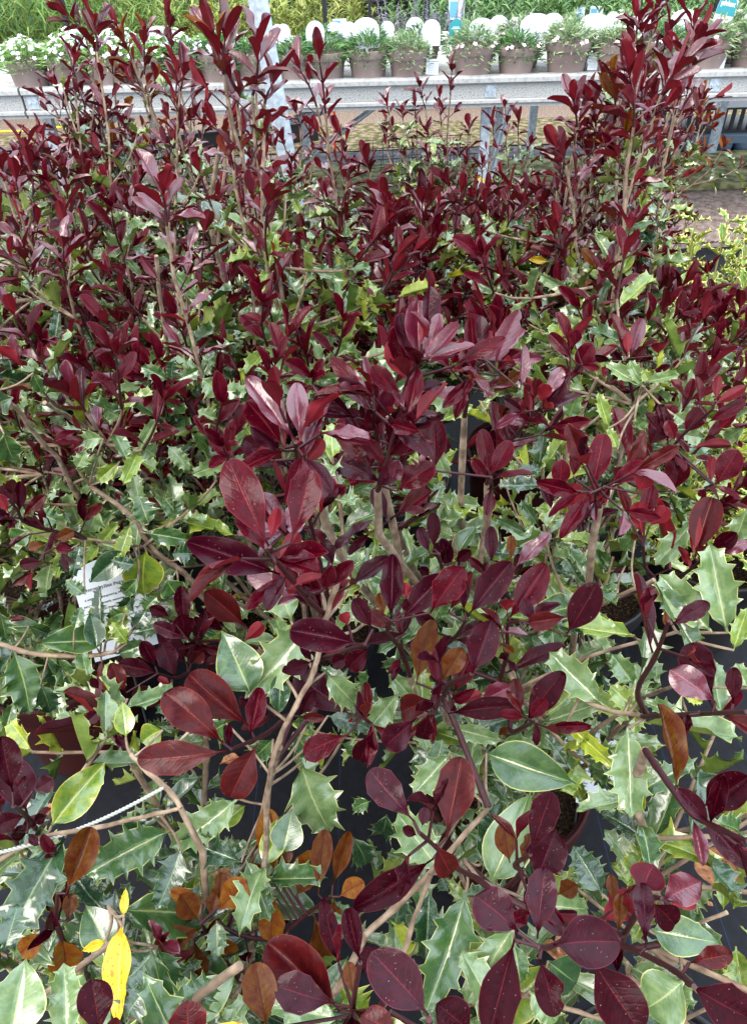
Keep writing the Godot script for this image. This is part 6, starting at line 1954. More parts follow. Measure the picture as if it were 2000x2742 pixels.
class MB:
	var v := PackedVector3Array()
	var n := PackedVector3Array()
	var u := PackedVector2Array()
	var c := PackedColorArray()
	var ix := PackedInt32Array()
	var col := Color.WHITE

	func vert(p: Vector3, nn: Vector3, uv := Vector2.ZERO) -> int:
		v.append(p); n.append(nn); u.append(uv); c.append(col)
		return v.size() - 1

	func tri(a: int, b: int, d: int) -> void:
		ix.append(a); ix.append(b); ix.append(d)

	func face(p: Array, uvs := [Vector2(0, 0), Vector2(1, 0), Vector2(1, 1), Vector2(0, 1)]) -> void:
		# corners given counter-clockwise as seen from outside
		var nn: Vector3 = (p[1] - p[0]).cross(p[2] - p[0]).normalized()
		var k := []
		for i in p.size():
			k.append(vert(p[i], nn, uvs[i % 4]))
		for i in range(1, p.size() - 1):
			tri(k[0], k[i + 1], k[i])

	func box(a: Vector3, b: Vector3, t := Transform3D.IDENTITY) -> void:
		var q := []
		for i in 8:
			q.append(t * Vector3(b.x if i & 1 else a.x, b.y if i & 2 else a.y, b.z if i & 4 else a.z))
		for f in [[4, 5, 7, 6], [1, 0, 2, 3], [5, 1, 3, 7], [0, 4, 6, 2], [6, 7, 3, 2], [0, 1, 5, 4]]:
			face([q[f[0]], q[f[1]], q[f[2]], q[f[3]]])

	func tube(pts: Array, radii: Array, sides := 7, caps := true) -> void:
		var side := Vector3.RIGHT
		var d0: Vector3 = (pts[1] - pts[0]).normalized()
		if absf(d0.dot(side)) > 0.8:
			side = Vector3.FORWARD
		var first := []
		var along := 0.0
		var prev := []
		for i in pts.size():
			var d: Vector3 = (pts[mini(i + 1, pts.size() - 1)] - pts[maxi(i - 1, 0)]).normalized()
			side = (side - d * side.dot(d)).normalized()
			var other := d.cross(side)
			if i > 0:
				along += pts[i].distance_to(pts[i - 1])
			var ring := []
			for s in sides + 1:
				var a := TAU * s / sides
				var r := side * cos(a) + other * sin(a)
				ring.append(vert(pts[i] + r * radii[i], r, Vector2(float(s) / sides, along * 8.0)))
			if i > 0:
				for s in sides:
					tri(prev[s], ring[s], ring[s + 1])
					tri(prev[s], ring[s + 1], prev[s + 1])
			prev = ring
			if i == 0:
				first = ring
		if caps:
			for e in 2:
				var ring: Array = first if e == 0 else prev
				var d: Vector3 = (pts[0] - pts[1]).normalized() if e == 0 else (pts[-1] - pts[-2]).normalized()
				var mid := vert(pts[0] if e == 0 else pts[-1], d)
				var k := []
				for s in sides:
					k.append(vert(v[ring[s]], d))
				for s in sides:
					if e == 0:
						tri(mid, k[s], k[(s + 1) % sides])
					else:
						tri(mid, k[(s + 1) % sides], k[s])

	func lathe(profile: Array, sides := 28) -> void:
		# profile of (radius, height), outside walked upwards
		var rings := []
		for i in profile.size():
			var p: Vector2 = profile[i]
			var q: Vector2 = profile[mini(i + 1, profile.size() - 1)]
			var o: Vector2 = profile[maxi(i - 1, 0)]
			var t := (q - o).normalized()
			var ring := []
			for s in sides + 1:
				var a := TAU * s / sides
				var dir := Vector3(cos(a), 0, -sin(a))
				ring.append(vert(dir * p.x + Vector3.UP * p.y, (dir * t.y - Vector3.UP * t.x).normalized(), Vector2(float(s) / sides * 4.0, p.y * 10.0)))
			rings.append(ring)
		for i in rings.size() - 1:
			for s in sides:
				tri(rings[i][s], rings[i + 1][s], rings[i + 1][s + 1])
				tri(rings[i][s], rings[i + 1][s + 1], rings[i][s + 1])

	func blade(b: Vector3, d: Vector3, nn: Vector3, length: float, width: float, droop := 0.25) -> void:
		# one small pointed leaf of six faces, folded at the midrib
		var s := d.cross(nn).normalized()
		var m1 := b + d * length * 0.35
		var m2 := b + d * length * 0.72 - nn * droop * length * 0.3
		var t := b + d * length - nn * droop * length
		var lift := nn * width * 0.18
		var k0 := vert(b, nn, Vector2(0.5, 0))
		var k1 := vert(m1 - s * width * 0.5 + lift, (nn + s * 0.4).normalized(), Vector2(0, 0.35))
		var k2 := vert(m1, nn, Vector2(0.5, 0.35))
		var k3 := vert(m1 + s * width * 0.5 + lift, (nn - s * 0.4).normalized(), Vector2(1, 0.35))
		var k4 := vert(m2 - s * width * 0.42 + lift, (nn + s * 0.4).normalized(), Vector2(0, 0.72))
		var k5 := vert(m2, nn, Vector2(0.5, 0.72))
		var k6 := vert(m2 + s * width * 0.42 + lift, (nn - s * 0.4).normalized(), Vector2(1, 0.72))
		var k7 := vert(t, nn, Vector2(0.5, 1))
		for q in [[k0, k1, k2], [k0, k2, k3], [k1, k4, k5], [k1, k5, k2], [k2, k5, k6], [k2, k6, k3], [k4, k7, k5], [k5, k7, k6]]:
			tri(q[0], q[1], q[2])

	func arrays() -> Array:
		var a := []
		a.resize(Mesh.ARRAY_MAX)
		a[Mesh.ARRAY_VERTEX] = v
		a[Mesh.ARRAY_NORMAL] = n
		a[Mesh.ARRAY_TEX_UV] = u
		a[Mesh.ARRAY_COLOR] = c
		a[Mesh.ARRAY_INDEX] = ix
		return a

	func mesh(m: Material) -> ArrayMesh:
		var am := ArrayMesh.new()
		am.add_surface_from_arrays(Mesh.PRIMITIVE_TRIANGLES, arrays())
		am.surface_set_material(0, m)
		return am


# ------------------------------------------------------------------ naming
func numbered(called: String) -> String:
	used[called] = used.get(called, -1) + 1
	return called if used[called] == 0 else "%s_%03d" % [called, used[called]]


func thing(called: String, label: String, category: String, at := Vector3.ZERO, turn := 0.0, group := "") -> Node3D:
	var o := Node3D.new()
	o.name = numbered(called)
	add_child(o)
	o.position = at
	o.rotation.y = turn
	o.set_meta("label", label)
	o.set_meta("category", category)
	if group:
		o.set_meta("group", group)
	return o


func part(called: String, m: Mesh, parent: Node3D, t := Transform3D.IDENTITY) -> MeshInstance3D:
	var o := MeshInstance3D.new()
	o.name = called
	o.mesh = m
	o.transform = t
	parent.add_child(o, true)
	return o


func ground(called: String, m: Mesh) -> MeshInstance3D:
	var o := part(called, m, self)
	o.set_meta("kind", "structure")
	return o


# ------------------------------------------------------------------ materials
func lin(r: float, g: float, b: float) -> Color:
	return Color(r, g, b).linear_to_srgb()


func mat(called: String, c: Color, rough := 0.8, spec := 0.5, metal := 0.0) -> StandardMaterial3D:
	var m := StandardMaterial3D.new()
	m.resource_name = called
	m.albedo_color = c
	m.roughness = rough
	m.metallic_specular = spec
	m.metallic = metal
	M[called] = m
	return m


func noise(seed_: int, freq: float, octaves := 4) -> FastNoiseLite:
	var f := FastNoiseLite.new()
	f.seed = seed_
	f.frequency = freq
	f.fractal_octaves = octaves
	f.noise_type = FastNoiseLite.TYPE_SIMPLEX_SMOOTH
	return f


func noise_tex(seed_: int, freq: float, stops: Array, size := 512, octaves := 5) -> NoiseTexture2D:
	var t := NoiseTexture2D.new()
	t.width = size
	t.height = size
	t.seamless = true
	t.noise = noise(seed_, freq, octaves)
	var g := Gradient.new()
	g.offsets = PackedFloat32Array()
	g.colors = PackedColorArray()
	var off := PackedFloat32Array()
	var cols := PackedColorArray()
	for s in stops:
		off.append(s[0])
		cols.append(s[1])
	g.offsets = off
	g.colors = cols
	t.color_ramp = g
	return t


func grain(m: StandardMaterial3D, tex: Texture2D, scale: float, bump: Texture2D = null, depth := 0.05) -> void:
	m.albedo_texture = tex
	m.uv1_triplanar = true
	m.uv1_world_triplanar = true
	m.uv1_scale = Vector3.ONE * scale
	if bump:
		m.heightmap_enabled = true
		m.heightmap_texture = bump
		m.heightmap_scale = depth


# print of one leaf: across u from edge to edge, along v from stalk (0) to tip (1)
func leaf_print(seed_: int, blade: Color, blade2: Color, rib: Color, vein: float, rim: Color, rim_w: float, specks: int, blotch := 0.5, spot := Color(0, 0, 0, 0)) -> ImageTexture:
	var w := 96
	var h := 192
	var im := Image.create(w, h, false, Image.FORMAT_RGB8)
	var na := noise(seed_, 0.021, 3)
	var nb := noise(seed_ + 9, 0.09, 2)
	for y in h:
		var t := (y + 0.5) / h
		for x in w:
			var s := (x + 0.5) / w * 2.0 - 1.0
			var c := blade.lerp(blade2, clampf(0.5 + blotch * na.get_noise_2d(x, y) * 1.6 + 0.25 * nb.get_noise_2d(x, y), 0, 1))
			# side veins leave the rib and sweep towards the tip
			var q := fposmod(t * 9.0 - absf(s) * 1.9 + 0.25 * nb.get_noise_2d(x * 0.4, y * 0.4) + (0.4 if s > 0 else 0.0), 1.0)
			var vv := clampf(1.0 - absf(q - 0.5) * 11.0, 0, 1) * vein * (1.0 - absf(s) * 0.6)
			c = c.lerp(rib, vv)
			var rw := lerpf(0.055, 0.02, t)
			c = c.lerp(rib, clampf(1.4 - absf(s) / rw, 0, 1) * 0.85)
			c = c.lerp(rim, clampf((absf(s) - (1.0 - rim_w)) / rim_w * 1.6, 0, 1))
			if spot.a > 0.0 and nb.get_noise_2d(x * 0.6 + 40, y * 0.6) > 0.38:
				c = c.lerp(spot, spot.a)
			im.set_pixel(x, y, c)
	var r := RandomNumberGenerator.new()
	r.seed = seed_ * 31 + 5
	for i in specks:
		var px := r.randi_range(8, w - 9)
		var py := r.randi_range(12, h - 8)
		if na.get_noise_2d(px * 2.0 + 77.0, py * 2.0) < 0.06:
			continue
		var sc := Color(0.72, 0.66, 0.66) * r.randf_range(0.7, 1.1)
		im.set_pixel(px, py, sc)
		if r.randf() < 0.6:
			im.set_pixel(px, py + 1, sc.lerp(im.get_pixel(px, py + 1), 0.3))
		if r.randf() < 0.3:
			im.set_pixel(px + 1, py, sc.lerp(im.get_pixel(px + 1, py), 0.4))
			im.set_pixel(px + 1, py + 1, sc.lerp(im.get_pixel(px + 1, py + 1), 0.4))
	return ImageTexture.create_from_image(im)


func leaf_relief(seed_: int) -> ImageTexture:
	var w := 96
	var h := 192
	var im := Image.create(w, h, false, Image.FORMAT_L8)
	var nb := noise(seed_, 0.05, 3)
	for y in h:
		var t := (y + 0.5) / h
		for x in w:
			var s := (x + 0.5) / w * 2.0 - 1.0
			var q := fposmod(t * 9.0 - absf(s) * 1.9 + (0.4 if s > 0 else 0.0) + 0.2 * nb.get_noise_2d(x * 0.5, y * 0.5), 1.0)
			var v := 0.62 + 0.12 * nb.get_noise_2d(x, y) - 0.22 * clampf(1.0 - absf(q - 0.5) * 6.0, 0, 1) * (1.0 - absf(s) * 0.7)
			v -= 0.35 * clampf(1.3 - absf(s) / 0.07, 0, 1)
			im.set_pixel(x, y, Color(v, v, v))
	return ImageTexture.create_from_image(im)


func leaf_mat(called: String, tex: Texture2D, rough: float, back: Color, relief: Texture2D, depth := 0.035, spec := 0.5) -> StandardMaterial3D:
	var m := mat(called, Color.WHITE, rough, spec)
	m.albedo_texture = tex
	m.texture_repeat = false
	m.heightmap_enabled = true
	m.heightmap_texture = relief
	m.heightmap_scale = depth
	m.backlight_enabled = true
	m.backlight = back
	m.cull_mode = BaseMaterial3D.CULL_DISABLED
	return m


func make_materials() -> void:
	var rel := leaf_relief(3)
	# purple young leaves: kind -> upper and lower face
	var tops := {
		"p": [Color(0.265, 0.014, 0.07), Color(0.20, 0.010, 0.054), Color(0.40, 0.07, 0.11), 0.22, Color(0.55, 0.22, 0.26), 26],
		"l": [Color(0.34, 0.055, 0.15), Color(0.27, 0.04, 0.12), Color(0.48, 0.20, 0.26), 0.10, Color(0.56, 0.28, 0.32), 8],
		"m": [Color(0.165, 0.006, 0.042), Color(0.118, 0.004, 0.032), Color(0.30, 0.05, 0.09), 0.20, Color(0.42, 0.18, 0.20), 34],
		"r": [Color(0.33, 0.04, 0.12), Color(0.26, 0.03, 0.095), Color(0.50, 0.14, 0.18), 0.10, Color(0.55, 0.2, 0.24), 5],
		"e": [Color(0.27, 0.045, 0.045), Color(0.18, 0.018, 0.034), Color(0.40, 0.12, 0.10), 0.22, Color(0.45, 0.2, 0.16), 20],
		"f": [Color(0.19, 0.016, 0.075), Color(0.14, 0.008, 0.05), Color(0.33, 0.08, 0.15), 0.22, Color(0.42, 0.2, 0.26), 30],
		"b": [Color(0.31, 0.20, 0.04), Color(0.25, 0.09, 0.035), Color(0.17, 0.04, 0.04), 0.45, Color(0.36, 0.13, 0.09), 4],
		"o": [Color(0.42, 0.29, 0.04), Color(0.37, 0.16, 0.04), Color(0.22, 0.06, 0.04), 0.5, Color(0.45, 0.15, 0.08), 3],
	}
	var k := 0
	for key in tops:
		var a: Array = tops[key]
		k += 1
		var t := leaf_print(20 + k, a[0], a[1], a[2], a[3], a[4].lerp(a[0], 0.45), 0.045, a[5])
		top_of[key] = leaf_mat("young_leaf_upper_" + key, t, {"p": 0.24, "m": 0.27, "l": 0.3, "r": 0.3, "e": 0.3, "f": 0.28, "b": 0.36, "o": 0.36}[key], Color(0.5, 0.06, 0.08) if not key in ["b", "o"] else Color(0.5, 0.25, 0.06), rel, 0.045, {"p": 0.27, "m": 0.18, "l": 0.7, "r": 0.66, "e": 0.3, "f": 0.3, "b": 0.25, "o": 0.25}[key])
	var under := {
		"e": [Color(0.40, 0.045, 0.05), Color(0.30, 0.02, 0.04)], "f": [Color(0.33, 0.014, 0.085), Color(0.26, 0.012, 0.065)],
		"p": [Color(0.38, 0.016, 0.08), Color(0.30, 0.013, 0.066)], "l": [Color(0.45, 0.02, 0.09), Color(0.37, 0.016, 0.075)], "m": [Color(0.27, 0.014, 0.04), Color(0.21, 0.012, 0.035)],
		"r": [Color(0.41, 0.014, 0.08), Color(0.33, 0.012, 0.066)], "b": [Color(0.34, 0.14, 0.045), Color(0.31, 0.07, 0.045)], "o": [Color(0.44, 0.16, 0.05), Color(0.38, 0.09, 0.05)],
	}
	for key in under:
		k += 1
		var a: Array = under[key]
		var t := leaf_print(20 + k, a[0], a[1], a[0].lerp(Color(0.6, 0.3, 0.25), 0.35), 0.06, a[0].lerp(Color(0.6, 0.2, 0.2), 0.3), 0.05, 0)
		under_of[key] = leaf_mat("young_leaf_lower_" + key, t, 0.55, Color(0.4, 0.035, 0.06) if not key in ["b", "o"] else Color(0.6, 0.28, 0.06), rel, 0.02, 0.4)
	# older spiny leaves
	var greens := {
		"g": [Color(0.24, 0.35, 0.17), Color(0.15, 0.27, 0.13), Color(0.58, 0.60, 0.34), 0.16, Color(0.62, 0.62, 0.33)],
		"d": [Color(0.15, 0.27, 0.15), Color(0.10, 0.20, 0.11), Color(0.40, 0.48, 0.28), 0.14, Color(0.45, 0.50, 0.27)],
		"q": [Color(0.41, 0.49, 0.32), Color(0.30, 0.40, 0.23), Color(0.60, 0.62, 0.42), 0.14, Color(0.68, 0.66, 0.40)],
		"k": [Color(0.45, 0.50, 0.14), Color(0.28, 0.40, 0.14), Color(0.68, 0.66, 0.30), 0.18, Color(0.72, 0.66, 0.28)],
	}
	for key in greens:
		k += 1
		var a: Array = greens[key]
		var t := leaf_print(20 + k, a[0], a[1], a[2], a[3], a[4], 0.06, 0, 0.6)
		top_of[key] = leaf_mat("spiny_leaf_upper_" + key, t, 0.23, Color(0.35, 0.42, 0.06), rel, 0.03, 0.68)
		var t2 := leaf_print(40 + k, a[0].lerp(Color(0.50, 0.53, 0.22), 0.75), a[1].lerp(Color(0.42, 0.47, 0.2), 0.75), Color(0.6, 0.6, 0.3), 0.1, Color(0.6, 0.58, 0.3), 0.06, 0, 0.5)
		under_of[key] = leaf_mat("spiny_leaf_lower_" + key, t2, 0.55, Color(0.4, 0.45, 0.05), rel, 0.03, 0.4)
	top_of["u"] = top_of["k"]
	under_of["u"] = under_of["k"]
	top_of["y"] = leaf_mat("yellow_leaf", leaf_print(71, Color(0.84, 0.70, 0.14), Color(0.72, 0.64, 0.18), Color(0.88, 0.80, 0.40), 0.15, Color(0.86, 0.70, 0.2), 0.05, 0, 0.6, Color(0.6, 0.3, 0.05, 0.5)), 0.4, Color(0.7, 0.55, 0.03), rel, 0.04)
	under_of["y"] = top_of["y"]
	top_of["t"] = leaf_mat("dead_leaf", leaf_print(72, Color(0.62, 0.42, 0.26), Color(0.48, 0.30, 0.18), Color(0.45, 0.28, 0.17), 0.25, Color(0.42, 0.26, 0.16), 0.06, 0, 0.9, Color(0.3, 0.17, 0.1, 0.7)), 0.65, Color(0.4, 0.25, 0.1), rel, 0.06)
	under_of["t"] = top_of["t"]
	for q in [["mass_purple", "p", true], ["mass_green", "q", true], ["mass_purple_lower", "p", false], ["mass_green_lower", "q", false]]:
		var m2: StandardMaterial3D = ((top_of if q[2] else under_of)[q[1]] as StandardMaterial3D).duplicate()
		m2.resource_name = q[0]
		m2.vertex_color_use_as_albedo = true
		M[q[0]] = m2
	# cream-edged leaves of the neighbour shrub
	top_of["v"] = leaf_mat("variegated_leaf", leaf_print(73, Color(0.40, 0.52, 0.18), Color(0.30, 0.45, 0.14), Color(0.72, 0.74, 0.36), 0.12, Color(0.86, 0.85, 0.52), 0.42, 0, 0.8), 0.4, Color(0.45, 0.45, 0.06), rel, 0.04)
	top_of["w"] = leaf_mat("variegated_leaf_yellow", leaf_print(74, Color(0.60, 0.66, 0.20), Color(0.52, 0.60, 0.15), Color(0.80, 0.78, 0.36), 0.12, Color(0.88, 0.86, 0.46), 0.34, 0, 0.8), 0.4, Color(0.5, 0.5, 0.06), rel, 0.04)
	under_of["v"] = top_of["v"]
	under_of["w"] = top_of["w"]
	# bark
	var bark_t := noise_tex(5, 0.02, [[0.0, Color(0.25, 0.20, 0.16)], [0.4, Color(0.41, 0.345, 0.285)], [0.7, Color(0.53, 0.46, 0.39)], [1.0, Color(0.64, 0.58, 0.51)]], 256)
	var bump_t := noise_tex(6, 0.03, [[0.0, Color.BLACK], [1.0, Color.WHITE]], 256)
	grain(mat("tan_bark", Color.WHITE, 0.85, 0.3), bark_t, 9.0, bump_t, 0.06)
	var stem := mat("purple_stem", Color(0.23, 0.055, 0.09), 0.5, 0.4)
	grain(stem, noise_tex(7, 0.03, [[0.0, Color(0.6, 0.5, 0.6)], [1.0, Color(1.0, 1.0, 1.0)]], 128), 40.0)
	mat("green_stalk", Color(0.52, 0.48, 0.26), 0.6)
	# pots, soil, ground
	grain(mat("terracotta", Color.WHITE, 0.7, 0.3), noise_tex(8, 0.01, [[0.0, Color(0.14, 0.035, 0.035)], [1.0, Color(0.20, 0.05, 0.045)]], 256), 3.0)
	grain(mat("black_pot", Color.WHITE, 0.5, 0.4), noise_tex(9, 0.02, [[0.0, Color(0.05, 0.05, 0.055)], [1.0, Color(0.10, 0.10, 0.11)]], 128), 4.0)
	grain(mat("soil", Color.WHITE, 0.95, 0.2), noise_tex(10, 0.06, [[0.0, Color(0.06, 0.045, 0.035)], [0.6, Color(0.17, 0.13, 0.09)], [1.0, Color(0.42, 0.35, 0.26)]], 256), 9.0, noise_tex(11, 0.06, [[0.0, Color.BLACK], [1.0, Color.WHITE]], 256), 1.2)
	grain(mat("taupe_pot", Color.WHITE, 0.6, 0.35), noise_tex(12, 0.008, [[0.0, Color(0.45, 0.395, 0.38)], [0.5, Color(0.51, 0.45, 0.435)], [1.0, Color(0.57, 0.51, 0.495)]], 256), 3.0)


# woven black cloth with a thin blue guide thread
func weave() -> ImageTexture:
	var im := Image.create(256, 256, false, Image.FORMAT_RGB8)
	var nn := noise(44, 0.03, 4)
	for y in 256:
		for x in 256:
			var over := (x / 4 + y / 4) % 2 == 0
			var k := (0.085 if over else 0.062) + 0.03 * nn.get_noise_2d(x, y)
			if (x % 4 == 0 and over) or (y % 4 == 0 and not over):
				k *= 0.6
			var c := Color(k * 0.88, k, k * 1.3)
			if x >= 120 and x < 122:
				c = c.lerp(Color(0.12, 0.25, 0.45), 0.7 if (y / 3) % 2 == 0 else 0.25)
			im.set_pixel(x, y, c)
	return ImageTexture.create_from_image(im)


# ------------------------------------------------------------------ leaf shapes
# unit leaf: stalk at the origin, tip at +Y, one wide in X, upper face to +Z
func leaf_shape(kind: String, variant: int) -> ArrayMesh:
	var key := kind + str(variant)
	if leaf_shapes.has(key):
		return leaf_shapes[key]
	var r := RandomNumberGenerator.new()
	r.seed = hash(key)
	var rows := []            # t, left half width, right half width, left lift, right lift, sweep
	var bend := r.randf_range(-0.12, 0.34)
	var fold := r.randf_range(0.12, 0.62)
	var twist := r.randf_range(-0.25, 0.25)
	var sway := r.randf_range(-0.05, 0.05)
	var ripple := r.randf_range(0.0, 0.05)
	var rp := r.randf() * TAU
	if kind in ["round", "lance"]:      # young purple leaf, widest past the middle, blunt
		var top := r.randf_range(0.52, 0.66)
		var point := r.randf_range(1.85, 2.6)
		if kind == "lance":
			top = r.randf_range(0.48, 0.6)
			point = r.randf_range(1.3, 1.8)
		var ts := [0.0, 0.05, 0.1, 0.17, 0.25, 0.34, 0.43, 0.52, 0.61, 0.70, 0.78, 0.85, 0.905, 0.95, 0.982, 1.0]
		for i in ts.size():
			var t: float = ts[i]
			var s := clampf((t - 0.06) / 0.94, 0, 1)
			var h := 0.03
			if s > top:
				h = 0.5 * sqrt(maxf(0.0, 1.0 - pow((s - top) / (1.0 - top), point)))
			elif s > 0.0:
				h = maxf(0.03, 0.5 * pow(sin(PI / 2 * s / top), 1.35))
			if i == ts.size() - 1:
				h = 0.0
			if variant == 9 and i in [9, 10]:
				rows.append([t, h * 0.70, h, 0.0, 0.0])
				continue
			if variant == 11 and i in [6, 11]:
				rows.append([t, h, h * 0.74, 0.0, 0.0])
				continue
			var notch := 1.0
			if variant >= 5 and (i == 10 or i == 7):
				notch = 1.09
			rows.append([t, h * notch, h * (1.0 if variant != 6 else notch), 0.0, 0.0])
	elif kind == "few":      # nearly toothless older leaf with a drawn-out tip
		var ts := [0.0, 0.06, 0.12, 0.2, 0.29, 0.38, 0.47, 0.56, 0.64, 0.70, 0.735, 0.79, 0.86, 0.92, 0.96, 1.0]
		for i in ts.size():
			var t: float = ts[i]
			var s := clampf((t - 0.05) / 0.95, 0, 1)
			var h := maxf(0.03, 0.5 * pow(maxf(0.0, sin(PI * pow(s, 0.72))), 0.95)) if t < 0.9 else 0.5 * pow(maxf(0.0, sin(PI * pow(s, 0.72))), 1.25)
			if i == ts.size() - 1:
				h = 0.0
			rows.append([t, h + (0.05 if i == 9 and variant % 2 == 0 else 0.0), h + (0.05 if i == 10 and variant % 3 == 0 else 0.0), 0.0, 0.0])
	else:
		var teeth: int = {"spiny": 4, "few": 2, "many": 5, "small": 3}[kind]
		rows.append([0.0, 0.03, 0.03, 0.0, 0.0])
		rows.append([0.07, 0.035, 0.035, 0.0, 0.0])
		var lo := 0.66 if kind != "few" else 0.86
		for i in teeth:
			var a := 0.12 + 0.76 * i / teeth
			var b := 0.12 + 0.76 * (i + 1) / teeth
			var env := func(t: float) -> float: return pow(sin(PI * pow(clampf((t - 0.04) / 0.99, 0, 1), 0.82)), 0.8)
			var wl := r.randf_range(0.85, 1.05)
			var wr := r.randf_range(0.85, 1.05)
			var ll := r.randf_range(-0.10, 0.18) * (1.0 if kind != "few" else 0.4)
			var lr := r.randf_range(-0.10, 0.18) * (1.0 if kind != "few" else 0.4)
			var m := lerpf(a, b, 0.30)
			var m2 := lerpf(a, b, 0.72)
			rows.append([m, 0.5 * lo * env.call(m), 0.5 * lo * env.call(m), 0.0, 0.0])
			rows.append([m2, 0.5 * (lo + 0.10) * env.call(m2) * wl, 0.5 * (lo + 0.10) * env.call(m2) * wr, ll * 0.35, lr * 0.35])
			rows.append([b, 0.5 * env.call(b) * wl + 0.03, 0.5 * env.call(b) * wr + 0.03, ll, lr])
		rows.append([0.915, 0.13, 0.13, 0.0, 0.0])
		rows.append([0.955, 0.06, 0.06, 0.0, 0.0])
		rows.append([1.0, 0.0, 0.0, 0.0, 0.0])
	var cols := [-1.0, -0.6, -0.2, 0.0, 0.2, 0.6, 1.0]
	var nc := cols.size()
	var pos := []
	for row in rows:
		var t: float = row[0]
		var line := []
		for cc in cols:
			var hw: float = row[1] if cc < 0 else row[2]
			var lift: float = row[3] if cc < 0 else row[4]
			var x: float = cc * hw
			var tip_pull := 0.0
			if absf(cc) == 1.0 and not kind in ["round", "lance"] and lift != 0.0:
				tip_pull = 0.035
			var z: float = absf(x) * fold * 0.9 - x * x * fold * 0.5 + lift * cc * cc + ripple * sin(t * 14.0 + rp + (1.5 if cc > 0 else 0.0)) * cc * cc
			z += x * twist * (t - 0.4)
			z += -bend * t * t
			z += 0.045 * (1.0 - smoothstep(0.0, 0.06, absf(x))) * -0.15
			line.append(Vector3(x + sway * sin(t * PI), t + tip_pull, z))
		pos.append(line)
	var am := ArrayMesh.new()
	for side in 2:
		var b := MB.new()
		var s := 1.0 if side == 0 else -1.0
		for i in pos.size():
			for j in nc:
				var dy: Vector3 = pos[mini(i + 1, pos.size() - 1)][j] - pos[maxi(i - 1, 0)][j]
				var dx: Vector3 = pos[i][mini(j + 1, nc - 1)] - pos[i][maxi(j - 1, 0)]
				if dx.length() < 1e-5:
					dx = Vector3.RIGHT
				var nn := dx.cross(dy).normalized()
				if nn.z < 0.2:
					nn = (nn + Vector3(0, 0, 0.6)).normalized()
				b.vert(pos[i][j] + Vector3(0, 0, s * 0.004), nn * s, Vector2(0.5 + 0.5 * cols[j], rows[i][0]))
		for i in pos.size() - 1:
			for j in nc - 1:
				var a := i * nc + j
				if side == 0:
					b.tri(a, a + nc, a + nc + 1)
					b.tri(a, a + nc + 1, a + 1)
				else:
					b.tri(a, a + nc + 1, a + nc)
					b.tri(a, a + 1, a + nc + 1)
		am.add_surface_from_arrays(Mesh.PRIMITIVE_TRIANGLES, b.arrays())
	leaf_shapes[key] = am
	return am


func leaf(parent: Node3D, called: String, kind: String, base: Vector3, tip: Vector3, nrm: Vector3, width: float) -> void:
	var shape := "round"
	var v := rng.randi_range(0, 11)
	if kind in ["p", "m"] and rng.randf() < 0.45:
		kind = "e" if rng.randf() < 0.45 else "f"
	if called == "purple_leaf" and width < (tip - base).length() * 0.42 and rng.randf() < 0.5:
		shape = "lance"
	if kind in ["g", "d", "q", "k", "u", "y", "t"]:
		var roll := rng.randf()
		shape = "spiny" if roll < 0.56 else ("many" if roll < 0.88 else "few")
		v = rng.randi_range(0, 7)
		if kind == "y" or kind in ["k", "u"] and rng.randf() < 0.25:
			shape = "few"
	elif kind in ["v", "w"]:
		shape = "small"
		v = rng.randi_range(0, 4)
	var dd := (tip - base).normalized()
	var nd := (nrm - dd * nrm.dot(dd)).normalized()
	var many := called + str(parent.get_instance_id())
	tally[many] = tally.get(many, 0) + 1
	if tally[many] > 300:
		if not extra.has(many):
			extra[many] = [parent, called, [], []]
		extra[many][2].append(Transform3D(Basis(dd.cross(nd) * width, tip - base, nd * (tip - base).length()), base - parent.position))
		extra[many][3].append(kind)
		return
	var o := MeshInstance3D.new()
	o.name = called
	o.mesh = leaf_shape(shape, v)
	o.set_surface_override_material(0, top_of[kind])
	o.set_surface_override_material(1, under_of[kind])
	var d := tip - base
	var length := d.length()
	d = d / length
	nrm = (nrm - d * nrm.dot(d)).normalized()
	var sx := d.cross(nrm) * width
	o.transform = Transform3D(Basis(sx, d * length, nrm * length), base - parent.position)
	parent.add_child(o, true)


# ------------------------------------------------------------------ shrub growth
func bezier(a: Vector3, b: Vector3, c: Vector3, d: Vector3, count: int) -> Array:
	var out := []
	for i in count + 1:
		var t := float(i) / count
		var s := 1.0 - t
		out.append(a * s * s * s + b * 3 * s * s * t + c * 3 * s * t * t + d * t * t * t)
	return out


func spread(n: int, r0: float, r1: float) -> Array:
	var out := []
	for i in n:
		out.append(lerpf(r0, r1, float(i) / (n - 1)) * (1.0 + 0.08 * rng.randf_range(-1, 1) + (0.17 if i % 5 == 3 else 0.0)))
	return out


func wander(pts: Array, amount: float) -> Array:
	var out := pts.duplicate()
	for i in range(1, pts.size() - 1):
		out[i] = pts[i] + Vector3(rng.randf_range(-1, 1), rng.randf_range(-1, 1), rng.randf_range(-1, 1)) * amount
	return out


func add_tube(parent: Node3D, called: String, pts: Array, radii: Array, m: Material, sides := 7) -> void:
	var b := MB.new()
	var local := []
	for p in pts:
		local.append(p - parent.position)
	b.tube(local, radii, sides)
	part(called, b.mesh(m), parent)


func any_perp(a: Vector3) -> Vector3:
	var s := a.cross(Vector3.UP)
	if s.length() < 0.2:
		s = a.cross(Vector3.RIGHT)
	return s.normalized()


